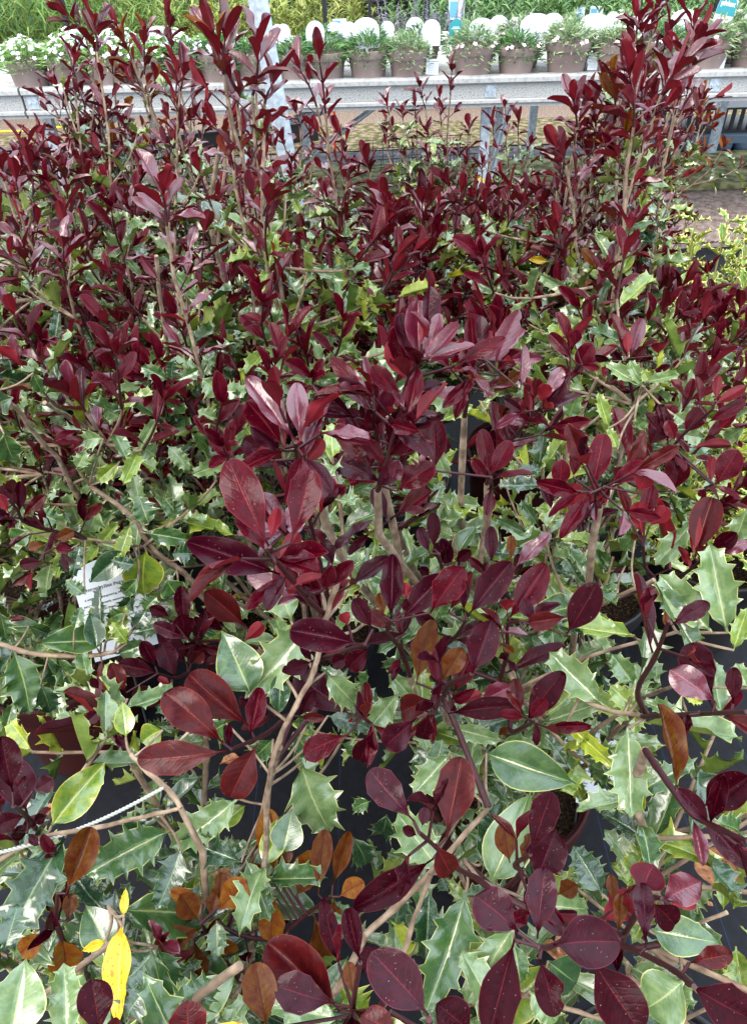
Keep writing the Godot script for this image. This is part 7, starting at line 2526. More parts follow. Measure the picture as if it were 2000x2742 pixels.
# pairs of older leaves along a piece of branch, at most `most` leaves
func clothe(parent: Node3D, pts: Array, from: float, to: float, most: int, size := 0.055) -> void:
	var len := 0.0
	for i in pts.size() - 1:
		len += pts[i].distance_to(pts[i + 1])
	var pairs := mini(int(len * (to - from) / 0.034) + 1, most / 2)
	var spin := rng.randf() * TAU
	for k in pairs:
		var t := lerpf(from, to, (k + rng.randf_range(0.1, 0.9)) / pairs)
		var f := t * (pts.size() - 1)
		var i := mini(int(f), pts.size() - 2)
		var p: Vector3 = pts[i].lerp(pts[i + 1], f - i)
		var a: Vector3 = (pts[i + 1] - pts[i]).normalized()
		var s := any_perp(a)
		var o := a.cross(s)
		spin += PI / 2 + rng.randf_range(-0.3, 0.3)
		for side in 2:
			if rng.randf() < 0.12:
				continue
			var ang := spin + side * PI
			var rad := s * cos(ang) + o * sin(ang)
			var th := rng.randf_range(0.9, 1.45)
			var d := (a * cos(th) + rad * sin(th) + Vector3(0, rng.randf_range(-0.15, 0.25), 0)).normalized()
			var nn := (a * sin(th) - rad * cos(th) + Vector3.UP * 0.7).normalized()
			nn = (nn + Vector3(rng.randf_range(-1, 1), rng.randf_range(-1, 1), rng.randf_range(-1, 1)) * 0.35).normalized()
			var L := size * rng.randf_range(0.72, 1.22)
			var roll := rng.randf()
			var kd := "g" if roll < 0.32 - (0.14 if parent.position.z < -0.8 else 0.0) else ("q" if roll < 0.64 else ("d" if roll < 0.79 else "k"))
			if rng.randf() < 0.003:
				kd = "y"
			if absf(d.dot(nn)) > 0.93:
				continue
			leaf(parent, "green_leaf", kd, p, p + d * L, nn, L * rng.randf_range(0.44, 0.58))


func shoot(parent: Node3D, base: Vector3, tip: Vector3, L: float, pairs: int, kinds: String) -> void:
	var axis := tip - base
	var whole := axis.length()
	var a := axis / whole
	var stem_len := maxf(whole * 0.4, whole - L * 0.8)
	var top := base + a * stem_len
	var bow := any_perp(a).rotated(a, rng.randf() * TAU) * stem_len * 0.06
	var pts := bezier(base, base + a * stem_len * 0.33 + bow, base + a * stem_len * 0.66 + bow, top, 5)
	add_tube(parent, "shoot_stem", pts, spread(6, 0.0019, 0.001), M["purple_stem"], 6)
	var s := any_perp(a)
	var o := a.cross(s)
	var spin := rng.randf() * TAU
	for k in pairs:
		var t := lerpf(0.12, 1.0, float(k) / maxf(1.0, pairs - 1.0)) if pairs > 1 else 0.95
		var f := t * 5.0
		var i := mini(int(f), 4)
		var p: Vector3 = pts[i].lerp(pts[i + 1], f - i)
		spin += PI / 2 + rng.randf_range(-0.35, 0.35)
		for side in 2:
			var ang := spin + side * PI + rng.randf_range(-0.2, 0.2)
			var rad := s * cos(ang) + o * sin(ang)
			var th := lerpf(0.95, 0.36, t) + rng.randf_range(-0.16, 0.25)
			var d := (a * cos(th) + rad * sin(th)).normalized()
			var nn := a * sin(th) - rad * cos(th)
			nn = (nn + Vector3.UP * 0.3 + s * rng.randf_range(-0.4, 0.4) + o * rng.randf_range(-0.4, 0.4)).normalized()
			var ll := L * rng.randf_range(0.78, 1.12) * lerpf(0.95, 1.0, t)
			leaf(parent, "purple_leaf", kinds[rng.randi_range(0, kinds.length() - 1)], p, p + d * ll, nn, ll * rng.randf_range(0.26, 0.37))
	# unfolding bud leaves
	for q in 2:
		var rad := (s * cos(spin + PI / 2 + q * PI) + o * sin(spin + PI / 2 + q * PI))
		var d := (a + rad * 0.22).normalized()
		leaf(parent, "purple_leaf", "r", top, top + d * L * rng.randf_range(0.35, 0.62), -rad, L * 0.17)


func purple_sleeve(parent: Node3D, pts: Array, from: float, L: float, kinds: String, pairs: int) -> void:
	var spin := rng.randf() * TAU
	for k in pairs:
		var f := lerpf(from, 0.98, (k + rng.randf_range(0.1, 0.9)) / pairs) * (pts.size() - 1)
		var i := mini(int(f), pts.size() - 2)
		var p: Vector3 = pts[i].lerp(pts[i + 1], f - i)
		var a: Vector3 = (pts[i + 1] - pts[i]).normalized()
		var s := any_perp(a)
		var o := a.cross(s)
		spin += PI / 2 + rng.randf_range(-0.4, 0.4)
		for side in 2:
			var rad := s * cos(spin + side * PI) + o * sin(spin + side * PI)
			# a short side spur carrying two leaves
			var tip := p + (a * 0.8 + rad * 0.7).normalized() * L * rng.randf_range(0.3, 0.9)
			var sp := (tip - p).normalized()
			if side == 0 or rng.randf() < 0.5:
				add_tube(parent, "shoot_stem", [p, tip], [0.0012, 0.0009], M["purple_stem"], 5)
			else:
				tip = p
				sp = (a * 0.7 + rad * 0.7).normalized()
			if tip.distance_to(Vector3(0, 1.35, 0)) < 0.42:
				continue
			for q in 2:
				var w := any_perp(sp).rotated(sp, rng.randf() * TAU)
				var d := (sp + w * rng.randf_range(0.25, 0.8)).normalized()
				var ll := L * rng.randf_range(0.6, 1.05)
				leaf(parent, "purple_leaf", kinds[rng.randi_range(0, kinds.length() - 1)], tip, tip + d * ll, (a - w * 0.6).normalized(), ll * rng.randf_range(0.26, 0.37))


func make_pot(parent: Node3D, r: float, h: float, m: Material) -> void:
	var b := MB.new()
	b.lathe([Vector2(0.0, 0.004), Vector2(r * 0.74, 0.004), Vector2(r * 0.76, 0.01), Vector2(r * 0.92, h - 0.045), Vector2(r * 0.99, h - 0.043), Vector2(r, h - 0.006), Vector2(r * 0.99, h), Vector2(r * 0.955, h), Vector2(r * 0.945, h - 0.006), Vector2(r * 0.90, h - 0.05), Vector2(r * 0.74, 0.02), Vector2(0, 0.02)], 40)
	var p := part("pot", b.mesh(m), parent)
	var rim := MB.new()
	var ring := []
	for i in 41:
		ring.append(Vector3(cos(TAU * i / 40.0) * r * 0.93, h - 0.012, sin(TAU * i / 40.0) * r * 0.93))
	rim.tube(ring, spread(41, 0.0035, 0.0035), 6, false)
	part("rim_groove", rim.mesh(m), p)
	var s := MB.new()
	var nn := noise(int(r * 9000) + int(parent.position.x * 100), 20.0, 3)
	var mid := s.vert(Vector3(0, h - 0.03, 0), Vector3.UP)
	var rings := 7
	for i in range(1, rings + 1):
		for j in 30:
			var a := TAU * j / 30
			var q := Vector3(cos(a), 0, sin(a)) * r * 0.91 * i / rings
			s.vert(q + Vector3.UP * (h - 0.03 + 0.008 * nn.get_noise_2d(q.x, q.z)), Vector3.UP)
	for j in 30:
		s.tri(mid, 1 + j, 1 + (j + 1) % 30)
	for i in rings - 1:
		for j in 30:
			var q0 := 1 + i * 30 + j
			var q1 := 1 + i * 30 + (j + 1) % 30
			s.tri(q0, q0 + 30, q1 + 30)
			s.tri(q0, q1 + 30, q1)
	part("soil", s.mesh(M["soil"]), parent)


func grow_shrubs() -> void:
	var labels := SHRUB_LABELS
	for i in BASES.size():
		var t := thing("purple_leaved_shrub", labels[i], "shrub", Vector3(BASES[i][0], 0.006, BASES[i][1]), 0.0, "purple-leaved shrubs in the bed")
		make_pot(t, 0.132 + 0.004 * (i % 3), 0.27, M["terracotta"] if i in [0, 1, 6, 9] else M["black_pot"])
		shrubs.append(t)
		grown[t] = []
	var count := []
	count.resize(BASES.size())
	count.fill(0)
	for s in SHOOTS:
		count[s[0]] += 1
	for s in STEMS:
		if s[1] in [0, 2]:
			count[s[0]] += 1
	# woody pieces and stems seen close
	for s in STEMS:
		var t: Node3D = shrubs[s[0]]
		var pts := []
		for k in range(4, s.size()):
			pts.append(Vector3(s[k][0], s[k][1], s[k][2]))
		var kind: int = s[1]
		if pts.size() > 2:
			pts = smooth(pts)
		if kind == 0:
			add_tube(t, "branch", wander(pts, s[2] * 0.25), spread(pts.size(), s[2], s[3]), M["tan_bark"], 9)
			root_branch(t, pts[0], (pts[1] - pts[0]).normalized(), s[2], count[s[0]], 0.75, 0.4)
		elif kind in [1, 2]:
			add_tube(t, "shoot_stem", pts, spread(pts.size(), s[2], s[3]), M["purple_stem"], 8)
			if pts[0].distance_to(pts[-1]) > 0.04:
				var high: bool = pts[-1].y > 0.98 and pts[-1].z < -0.26
				purple_sleeve(t, pts, 0.25 if high else 0.1, 0.04 if high else 0.036, "pppl" if high else "pm", 5 if high else (1 if t.position.z > -0.7 else 3))
			if kind == 2:
				root_branch(t, pts[0], (pts[1] - pts[0]).normalized(), s[2] * 1.25, count[s[0]], 0.8, 0.4)
		else:
			if kind == 3:
				add_tube(t, "leaf_stalk", pts, [s[2], s[3]], M["purple_stem"], 6)
			else:
				var sag: Vector3 = (pts[0] + pts[1]) * 0.5 + Vector3(rng.randf_range(-1, 1), -1.0, rng.randf_range(-1, 1)) * 0.1 * pts[0].distance_to(pts[1])
				add_tube(t, "leaf_stalk", bezier(pts[0], sag, sag, pts[1], 4), spread(5, s[2], s[3]), M["tan_bark"], 6)
	for h in HERO:
		leaf(shrubs[h[0]], "purple_leaf" if h[1] in ["p", "l", "m", "r", "b", "o"] else "green_leaf", h[1], Vector3(h[2], h[3], h[4]), Vector3(h[5], h[6], h[7]), Vector3(h[8], h[9], h[10]), h[11])
	for s in SHOOTS:
		var t: Node3D = shrubs[s[0]]
		var a := Vector3(s[1], s[2], s[3])
		var b := Vector3(s[4], s[5], s[6])
		shoot(t, a, b, s[7], s[8], s[9])
		var up := root_branch(t, a, (b - a).normalized(), 0.0019, count[s[0]], 0.74, 0.25)
		if up:
			purple_sleeve(t, up, 0.6, s[7] * 0.85, s[9], 5 if a.z > -2.0 else 2)


	for f in FILL:
		fill_twig(shrubs[f[0]], f[1], Vector3(f[2], f[3], f[4]))
	for key in extra:
		var e: Array = extra[key]
		var mm := MultiMesh.new()
		mm.transform_format = MultiMesh.TRANSFORM_3D
		mm.use_colors = true
		var purple: bool = e[1] == "purple_leaf"
		var cream: bool = e[1] == "variegated_leaf"
		var am := (leaf_shape("round", 2) if purple else leaf_shape("small" if cream else "spiny", 1)).duplicate() as ArrayMesh
		am.surface_set_material(0, top_of["v"] if cream else M["mass_purple" if purple else "mass_green"])
		am.surface_set_material(1, top_of["w"] if cream else M["mass_purple_lower" if purple else "mass_green_lower"])
		mm.mesh = am
		mm.instance_count = e[2].size()
		var tones := {"g": Color(0.55, 0.66, 0.5), "d": Color(0.3, 0.42, 0.3), "q": Color(1, 1, 1), "k": Color(1.2, 1.15, 0.55), "y": Color(2.0, 1.6, 0.3)}
		for i in e[2].size():
			mm.set_instance_transform(i, e[2][i])
			mm.set_instance_color(i, tones.get(e[3][i], Color(1, 1, 1) * rng.randf_range(0.8, 1.3)))
		var o := MultiMeshInstance3D.new()
		o.name = e[1] + "_mass"
		o.multimesh = mm
		o.set_meta("kind", "stuff")
		e[0].add_child(o, true)


func fill_twig(t: Node3D, kind: int, end: Vector3) -> void:
	var from: Vector3 = t.position + Vector3(0, 0.24, 0)
	var best := 9.0
	for p in grown[t]:
		var d: float = p.distance_to(end) + (0.3 if p.y > end.y - 0.02 else 0.0)
		if d < best:
			best = d
			from = p
	var rise := Vector3(0, 0.25, 0) * from.distance_to(end)
	var pts := bezier(from, from.lerp(end, 0.35), from.lerp(end, 0.75) - rise * 0.5, end, 6)
	add_tube(t, "twig", pts, spread(7, 0.0024, 0.0014), M["tan_bark"], 6)
	clothe(t, pts, 0.3, 1.0, 10 if kind == 0 else 6)
	if kind == 1:
		var d: Vector3 = ((pts[6] - pts[5]).normalized() + Vector3(rng.randf_range(-0.4, 0.4), 0.9, rng.randf_range(-0.4, 0.4))).normalized()
		shoot(t, end, end + d * rng.randf_range(0.08, 0.13), 0.047, 3, "rplrlb")


func smooth(pts: Array) -> Array:
	var cv := Curve3D.new()
	for i in pts.size():
		var d: Vector3 = (pts[mini(i + 1, pts.size() - 1)] - pts[maxi(i - 1, 0)]) / 6.0
		cv.add_point(pts[i], -d, d)
	var out := []
	var n := (pts.size() - 1) * 4
	for i in n + 1:
		out.append(cv.sample(mini(i / 4, pts.size() - 2) if i < n else pts.size() - 2, (i % 4) / 4.0 if i < n else 1.0))
	return out


func root_branch(t: Node3D, at: Vector3, dir: Vector3, r: float, of: int, leaf_to: float, leaf_from: float) -> Array:
	var a := rng.randf() * TAU
	var root := t.position + Vector3(cos(a) * 0.035, 0.23, sin(a) * 0.035)
	var rise := at.y - root.y
	if rise < 0.05:
		return []
	var back := (dir * 0.6 + Vector3.UP * 0.8).normalized()
	var pts := bezier(root, root + Vector3(0, rise * 0.22, 0) + (at - root) * 0.22 + Vector3(cos(a), 0, sin(a)) * 0.05, at - back * minf(0.16, rise * 0.4), at, 9)
	pts = wander(pts, 0.004)
	pts[0] = root
	for p in pts:
		grown[t].append(p)
	add_tube(t, "branch", pts, spread(10, minf(0.0052, r * 2.0), r), M["tan_bark"], 7)
	var budget := clampi(int(400.0 / of), 10, 26)
	clothe(t, pts, leaf_from, leaf_to, int(budget * 0.62))
	# one side twig with leaves, sometimes a small purple end
	var f := rng.randf_range(0.5, 0.85)
	var i := int(f * 9)
	var p: Vector3 = pts[i]
	var ax: Vector3 = (pts[i + 1] - p).normalized()
	var out := any_perp(ax).rotated(ax, rng.randf() * TAU)
	var end := p + (ax * 0.75 + out * 0.6 + Vector3.UP * 0.3).normalized() * rng.randf_range(0.07, 0.13)
	if end.distance_to(Vector3(0, 1.35, 0)) < 0.62:
		return pts
	var tw := bezier(p, p.lerp(end, 0.35) + out * 0.01, p.lerp(end, 0.7) + out * 0.01, end, 4)
	add_tube(t, "twig", tw, spread(5, 0.002, 0.0013), M["tan_bark"], 6)
	clothe(t, tw, 0.25, 1.0, int(budget * 0.38) / 2 * 2, 0.05)
	if rng.randf() < (0.5 if of < 15 else 0.12):
		var dd: Vector3 = (tw[4] - tw[3]).normalized()
		shoot(t, end, end + (dd + Vector3.UP * 0.5).normalized() * 0.07, 0.034, 2, "rpl")
	return pts


# ------------------------------------------------------------------ surroundings
func nth(i: int) -> String:
	return ["first", "second", "third", "fourth", "fifth", "sixth", "seventh", "eighth", "ninth", "tenth", "eleventh", "twelfth", "thirteenth", "fourteenth", "fifteenth", "sixteenth", "seventeenth", "eighteenth", "nineteenth", "twentieth", "twenty-first", "twenty-second", "twenty-third", "twenty-fourth", "twenty-fifth", "twenty-sixth", "twenty-seventh", "twenty-eighth"][i]


func sheet(x0: float, x1: float, z0: float, z1: float, y: float, m: Material, nx := 1, nz := 1, rough := 0.0, tile := 1.0) -> ArrayMesh:
	var b := MB.new()
	var nn := noise(91, 0.9, 4)
	for j in nz + 1:
		for i in nx + 1:
			var x := lerpf(x0, x1, float(i) / nx)
			var z := lerpf(z0, z1, float(j) / nz)
			b.vert(Vector3(x, y + rough * nn.get_noise_2d(x * 3.0, z * 3.0), z), Vector3.UP, Vector2(x, z) / tile)
	for j in nz:
		for i in nx:
			var a := j * (nx + 1) + i
			b.tri(a, a + nx + 2, a + nx + 1)
			b.tri(a, a + 1, a + nx + 2)
	return b.mesh(m)


func make_ground() -> void:
	var bump := noise_tex(30, 0.05, [[0.0, Color.BLACK], [1.0, Color.WHITE]], 512)
	grain(mat("gravel_earth", Color.WHITE, 0.95, 0.2), noise_tex(31, 0.045, [[0.0, Color(0.24, 0.20, 0.17)], [0.4, Color(0.42, 0.365, 0.325)], [0.7, Color(0.54, 0.48, 0.435)], [1.0, Color(0.66, 0.61, 0.57)]], 1024), 1.6, bump, 0.8)
	var moss := M["gravel_earth"] as StandardMaterial3D
	ground("ground", sheet(-60, 60, -90, 30, 0.0, moss, 4, 4))
	var fab := mat("ground_fabric", Color.WHITE, 0.75, 0.3)
	fab.albedo_texture = weave()
	ground("weed_fabric", sheet(-3.4, 3.4, -3.30, 0.9, 0.005, fab, 60, 40, 0.004, 0.16))
	# ribbed concrete path
	grain(mat("concrete", Color.WHITE, 0.9, 0.25), noise_tex(33, 0.03, [[0.0, Color(0.30, 0.26, 0.24)], [0.45, Color(0.47, 0.42, 0.40)], [0.8, Color(0.57, 0.52, 0.50)], [1.0, Color(0.66, 0.62, 0.60)]], 512), 1.4, bump, 0.25)
	var rib := MB.new()
	var nn := noise(35, 1.5, 3)
	var count := 330
	for i in count * 2:
		for j in 9:
			var z := lerpf(-3.28, -3.96, j / 8.0)
			var x := -3.6 + 0.022 * (i / 2) + (0.011 if i % 2 else 0.0) + 0.006 * nn.get_noise_2d(i * 0.2, z * 4.0)
			rib.vert(Vector3(x, 0.032 + (0.004 if i % 2 else 0.0) + 0.002 * nn.get_noise_2d(x * 6.0, z * 6.0), z), Vector3(-0.35 if i % 2 else 0.35, 1, 0).normalized())
	for i in count * 2 - 1:
		for j in 8:
			var a := i * 9 + j
			rib.tri(a, a + 1, a + 10)
			rib.tri(a, a + 10, a + 9)
	ground("path", rib.mesh(M["concrete"]))
	var edge := MB.new()
	edge.box(Vector3(-3.6, -0.02, -3.955), Vector3(3.66, 0.027, -3.285))
	ground("path_kerb", edge.mesh(M["concrete"]))
	# mossy slab behind the path, a step up
	grain(mat("mossy_concrete", Color.WHITE, 0.95, 0.2), noise_tex(36, 0.012, [[0.0, Color(0.20, 0.21, 0.15)], [0.4, Color(0.33, 0.34, 0.22)], [0.62, Color(0.46, 0.46, 0.33)], [1.0, Color(0.56, 0.53, 0.44)]], 1024), 0.9, bump, 0.3)
	var slab := MB.new()
	slab.box(Vector3(-0.55, -0.02, -4.52), Vector3(4.2, 0.062, -3.97))
	ground("mossy_pavement", slab.mesh(M["mossy_concrete"]))
	grain(mat("grey_fabric", Color.WHITE, 0.85, 0.25), noise_tex(37, 0.02, [[0.0, Color(0.16, 0.16, 0.17)], [1.0, Color(0.34, 0.34, 0.35)]], 512), 1.5)
	ground("grey_ground_cover", sheet(-0.5, 5.0, -4.95, -4.54, 0.008, M["grey_fabric"], 30, 6, 0.004))
	grain(mat("moss_earth", Color.WHITE, 0.95, 0.2), noise_tex(38, 0.02, [[0.0, Color(0.20, 0.20, 0.13)], [0.4, Color(0.32, 0.32, 0.19)], [0.62, Color(0.46, 0.40, 0.34)], [1.0, Color(0.58, 0.52, 0.47)]], 1024), 0.8, bump, 0.6)
	ground("moss_strip", sheet(-4.0, 5.0, -5.6, -4.97, 0.01, M["moss_earth"], 40, 10, 0.006))


var bench_at := Transform3D(Basis(Vector3.UP, -0.0365), Vector3(0, 0, -3.452))


func make_bench() -> void:
	grain(mat("white_aluminium", Color.WHITE, 0.45, 0.5), noise_tex(50, 0.03, [[0.0, Color(0.48, 0.49, 0.49)], [0.35, Color(0.60, 0.61, 0.61)], [1.0, Color(0.68, 0.69, 0.69)]], 512), 2.5)
	grain(mat("stained_aluminium", Color.WHITE, 0.55, 0.45), noise_tex(51, 0.06, [[0.0, Color(0.26, 0.27, 0.24)], [0.26, Color(0.45, 0.46, 0.45)], [0.42, Color(0.58, 0.59, 0.59)], [1.0, Color(0.66, 0.67, 0.68)]], 1024, 6), 2.2)
	grain(mat("galvanised", Color.WHITE, 0.5, 0.5, 0.35), noise_tex(52, 0.03, [[0.0, Color(0.52, 0.56, 0.60)], [0.5, Color(0.64, 0.69, 0.73)], [1.0, Color(0.76, 0.80, 0.84)]], 256), 5.0)
	grain(mat("bench_bed", Color.WHITE, 0.8, 0.3), noise_tex(53, 0.03, [[0.0, Color(0.5, 0.5, 0.48)], [1.0, Color(0.72, 0.72, 0.7)]], 256), 3.0)
	var t := thing("plant_bench", "long white metal plant bench with stained front rail carrying the row of pots", "bench")
	t.transform = bench_at
	for seg in [[-3.6, -1.405], [-1.395, 3.8]]:
		var b := MB.new()
		b.box(Vector3(seg[0], 0.655, -1.2), Vector3(seg[1], 0.672, -0.026))
		part("table_top", b.mesh(M["bench_bed"]), t)
		b = MB.new()
		var x0: float = seg[0]
		var x1: float = seg[1]
		# rolled top rim: an extruded profile, outside to the front
		extrude(b, [Vector2(-0.025, 0.674), Vector2(-0.025, 0.688), Vector2(-0.018, 0.692), Vector2(0.006, 0.692), Vector2(0.013, 0.689), Vector2(0.016, 0.683), Vector2(0.016, 0.668), Vector2(0.012, 0.664), Vector2(0.002, 0.663)], x0, x1)
		part("top_rim", b.mesh(M["white_aluminium"]), t)
		b = MB.new()
		extrude(b, [Vector2(-0.024, 0.662), Vector2(0.0, 0.662), Vector2(0.0, 0.607), Vector2(-0.024, 0.607)], x0, x1)
		part("front_rail", b.mesh(M["stained_aluminium"]), t)
		b = MB.new()
		extrude(b, [Vector2(-0.024, 0.606), Vector2(0.010, 0.606), Vector2(0.014, 0.603), Vector2(0.014, 0.592), Vector2(0.010, 0.589), Vector2(0.002, 0.588), Vector2(0.002, 0.575), Vector2(-0.024, 0.573)], x0, x1)
		part("lower_rim", b.mesh(M["white_aluminium"]), t)
	var legs := [[-2.6, -0.1], [-1.36, -0.1], [-0.5, -0.1], [0.54, -0.1], [2.5, -0.1], [-1.2, -1.12], [-0.35, -1.12], [0.72, -1.05], [0.92, -1.12], [1.95, -1.12]]
	for p in legs:
		var b := MB.new()
		var w := 0.02
		b.box(Vector3(p[0] - w, 0.0, p[1] - w), Vector3(p[0] + w, 0.654, p[1] + w))
		var leg := part("leg", b.mesh(M["galvanised"]), t)
		b = MB.new()
		b.box(Vector3(p[0] - 0.04, 0.003, p[1] - 0.04), Vector3(p[0] + 0.04, 0.011, p[1] + 0.04))
		part("foot", b.mesh(M["galvanised"]), leg)
	for x in [-1.36, -0.45, 0.54, 1.45]:
		var b := MB.new()
		b.box(Vector3(x - 0.022, 0.612, 0.0005), Vector3(x + 0.022, 0.657, 0.003))
		var pl := part("joint_plate", b.mesh(M["galvanised"]), t)
		for dx in [-0.012, 0.012]:
			b = MB.new()
			b.tube([Vector3(x + dx, 0.634, 0.003), Vector3(x + dx, 0.634, 0.007)], [0.005, 0.004], 8)
			part("bolt", b.mesh(M["galvanised"]), pl)
	for p in [[Vector3(-0.35, 0.5, -0.14), Vector3(0.45, 0.62, -0.5)], [Vector3(0.54, 0.08, -0.13), Vector3(0.8, 0.40, -1.1)], [Vector3(-0.5, 0.2, -0.13), Vector3(0.1, 0.42, -0.9)], [Vector3(-1.36, 0.30, -0.13), Vector3(-1.2, 0.5, -1.2)], [Vector3(2.5, 0.2, -0.13), Vector3(1.95, 0.4, -1.2)]]:
		var b := MB.new()
		b.tube([p[0], p[1]], [0.015, 0.015], 10)
		part("brace", b.mesh(M["galvanised"]), t)


func extrude(b: MB, profile: Array, x0: float, x1: float) -> void:
	# closed profile of (z, y) points walked with the solid on the right
	for i in profile.size():
		var p: Vector2 = profile[i]
		var q: Vector2 = profile[(i + 1) % profile.size()]
		b.face([Vector3(x0, p.y, p.x), Vector3(x1, p.y, p.x), Vector3(x1, q.y, q.x), Vector3(x0, q.y, q.x)].duplicate() if false else [Vector3(x0, q.y, q.x), Vector3(x1, q.y, q.x), Vector3(x1, p.y, p.x), Vector3(x0, p.y, p.x)])
	for x in [x0, x1]:
		var cap := []
		for p in profile:
			cap.append(Vector3(x, p.y, p.x))
		if x == x1:
			cap.reverse()
		b.face(cap)


func tint(m: String, rough := 0.6) -> StandardMaterial3D:
	var s := mat(m, Color.WHITE, rough, 0.35)
	s.vertex_color_use_as_albedo = true
	s.backlight_enabled = true
	s.backlight = Color(0.45, 0.45, 0.2)
	return s


# a low cushion of needle leaves that spills over the pot rim
func cushion(seed_: int, r: float, h: float, count: int, cols: Array, spill: float) -> ArrayMesh:
	var g := RandomNumberGenerator.new()
	g.seed = seed_
	var b := MB.new()
	for i in count:
		var a := g.randf() * TAU
		var q := sqrt(g.randf())
		var p := Vector3(cos(a) * q * r, h * (1.0 - q * q) * g.randf_range(0.3, 1.0), sin(a) * q * r)
		if q > 0.86:
			p.y -= g.randf() * spill
		var d := Vector3(cos(a) * (0.25 + q * 0.8) + g.randf_range(-0.5, 0.5), g.randf_range(0.3, 1.1) - q * 0.4, sin(a) * (0.25 + q * 0.8) + g.randf_range(-0.5, 0.5)).normalized()
		var nn := d.cross(Vector3(g.randf_range(-1, 1), 0.2, g.randf_range(-1, 1)).normalized()).normalized()
		if nn.y < 0:
			nn = -nn
		b.col = cols[g.randi_range(0, cols.size() - 1)]
		b.blade(p, d, nn, g.randf_range(0.018, 0.034), g.randf_range(0.0035, 0.006))
	return b.mesh(M["herb"])


func blossoms(seed_: int, r: float, h: float, count: int, cols: Array, size: float) -> ArrayMesh:
	var g := RandomNumberGenerator.new()
	g.seed = seed_
	var b := MB.new()
	for i in count:
		var a := g.randf() * TAU
		var q := sqrt(g.randf()) * 1.02
		var up := Vector3(cos(a) * q * 0.8 + g.randf_range(-0.4, 0.4), 0.8, sin(a) * q * 0.8 + g.randf_range(-0.4, 0.4)).normalized()
		var p := Vector3(cos(a) * q * r, h * (1.05 - q * q) + 0.012, sin(a) * q * r)
		var s := any_perp(up)
		b.col = cols[g.randi_range(0, cols.size() - 1)]
		for k in 5:
			var d := s.rotated(up, TAU * k / 5.0)
			var o := d.cross(up)
			b.face([p, p + d * size * 0.6 - o * size * 0.34, p + d * size + up * size * 0.1, p + d * size * 0.6 + o * size * 0.34])
	return b.mesh(M["petal"])


func plate(w: float, h: float, bow: float, thick := 0.0016, spike := 0.0) -> MB:
	# upright card with an arched top, its foot at the origin, face to +Z
	var b := MB.new()
	var rim := [Vector2(-w / 2, 0), Vector2(w / 2, 0)]
	if spike > 0.0:
		rim = [Vector2(-0.003, -spike), Vector2(0.003, -spike), Vector2(0.006, 0), Vector2(w / 2, 0)]
	for i in 13:
		var a := PI * i / 12.0
		rim.append(Vector2(cos(a) * w / 2, h - bow + sin(a) * bow))
	if spike > 0.0:
		rim.append(Vector2(-w / 2, 0))
		rim.append(Vector2(-0.006, 0))
	var f := []
	var k := []
	for p in rim:
		f.append(Vector3(p.x, p.y, thick / 2))
		k.append(Vector3(p.x, p.y, -thick / 2))
	var mid := Vector3(0, h * 0.5, 0)
	for i in rim.size():
		var j := (i + 1) % rim.size()
		b.face([mid + Vector3(0, 0, thick / 2), f[i], f[j]])
		b.face([mid - Vector3(0, 0, thick / 2), k[j], k[i]])
		b.face([k[i], k[j], f[j], f[i]])
	return b


func words(parent: Node3D, text: String, size: float, at: Vector3, m: Material, serif := true, heavy := 400) -> void:
	var tm := TextMesh.new()
	var f := SystemFont.new()
	f.font_names = PackedStringArray(["Droid Serif" if serif else "Droid Sans"])
	f.font_weight = heavy
	tm.font = f
	tm.font_size = 32
	tm.pixel_size = size / 32.0
	tm.depth = 0.0003
	tm.curve_step = 4.0
	tm.text = text
	tm.horizontal_alignment = HORIZONTAL_ALIGNMENT_CENTER
	tm.material = m
	part("lettering", tm, parent, Transform3D(Basis.IDENTITY, at))


func print_lines(parent: Node3D, w: float, top: float, bottom: float, count: int, z: float, m: Material) -> void:
	for i in count:
		var y := lerpf(top, bottom, float(i) / maxf(1.0, count - 1.0))
		var half := w * rng.randf_range(0.24, 0.40)
		var b := MB.new()
		var x := -half
		while x < half:
			var step := w * rng.randf_range(0.05, 0.14)
			b.box(Vector3(x, y - 0.0011, z), Vector3(minf(x + step, half), y + 0.0011, z + 0.0002))
			x += step + w * 0.025
		part("print_line", b.mesh(m), parent)


func bench_point(x: float, y: float, z: float) -> Vector3:
	return bench_at * Vector3(x, y, z)


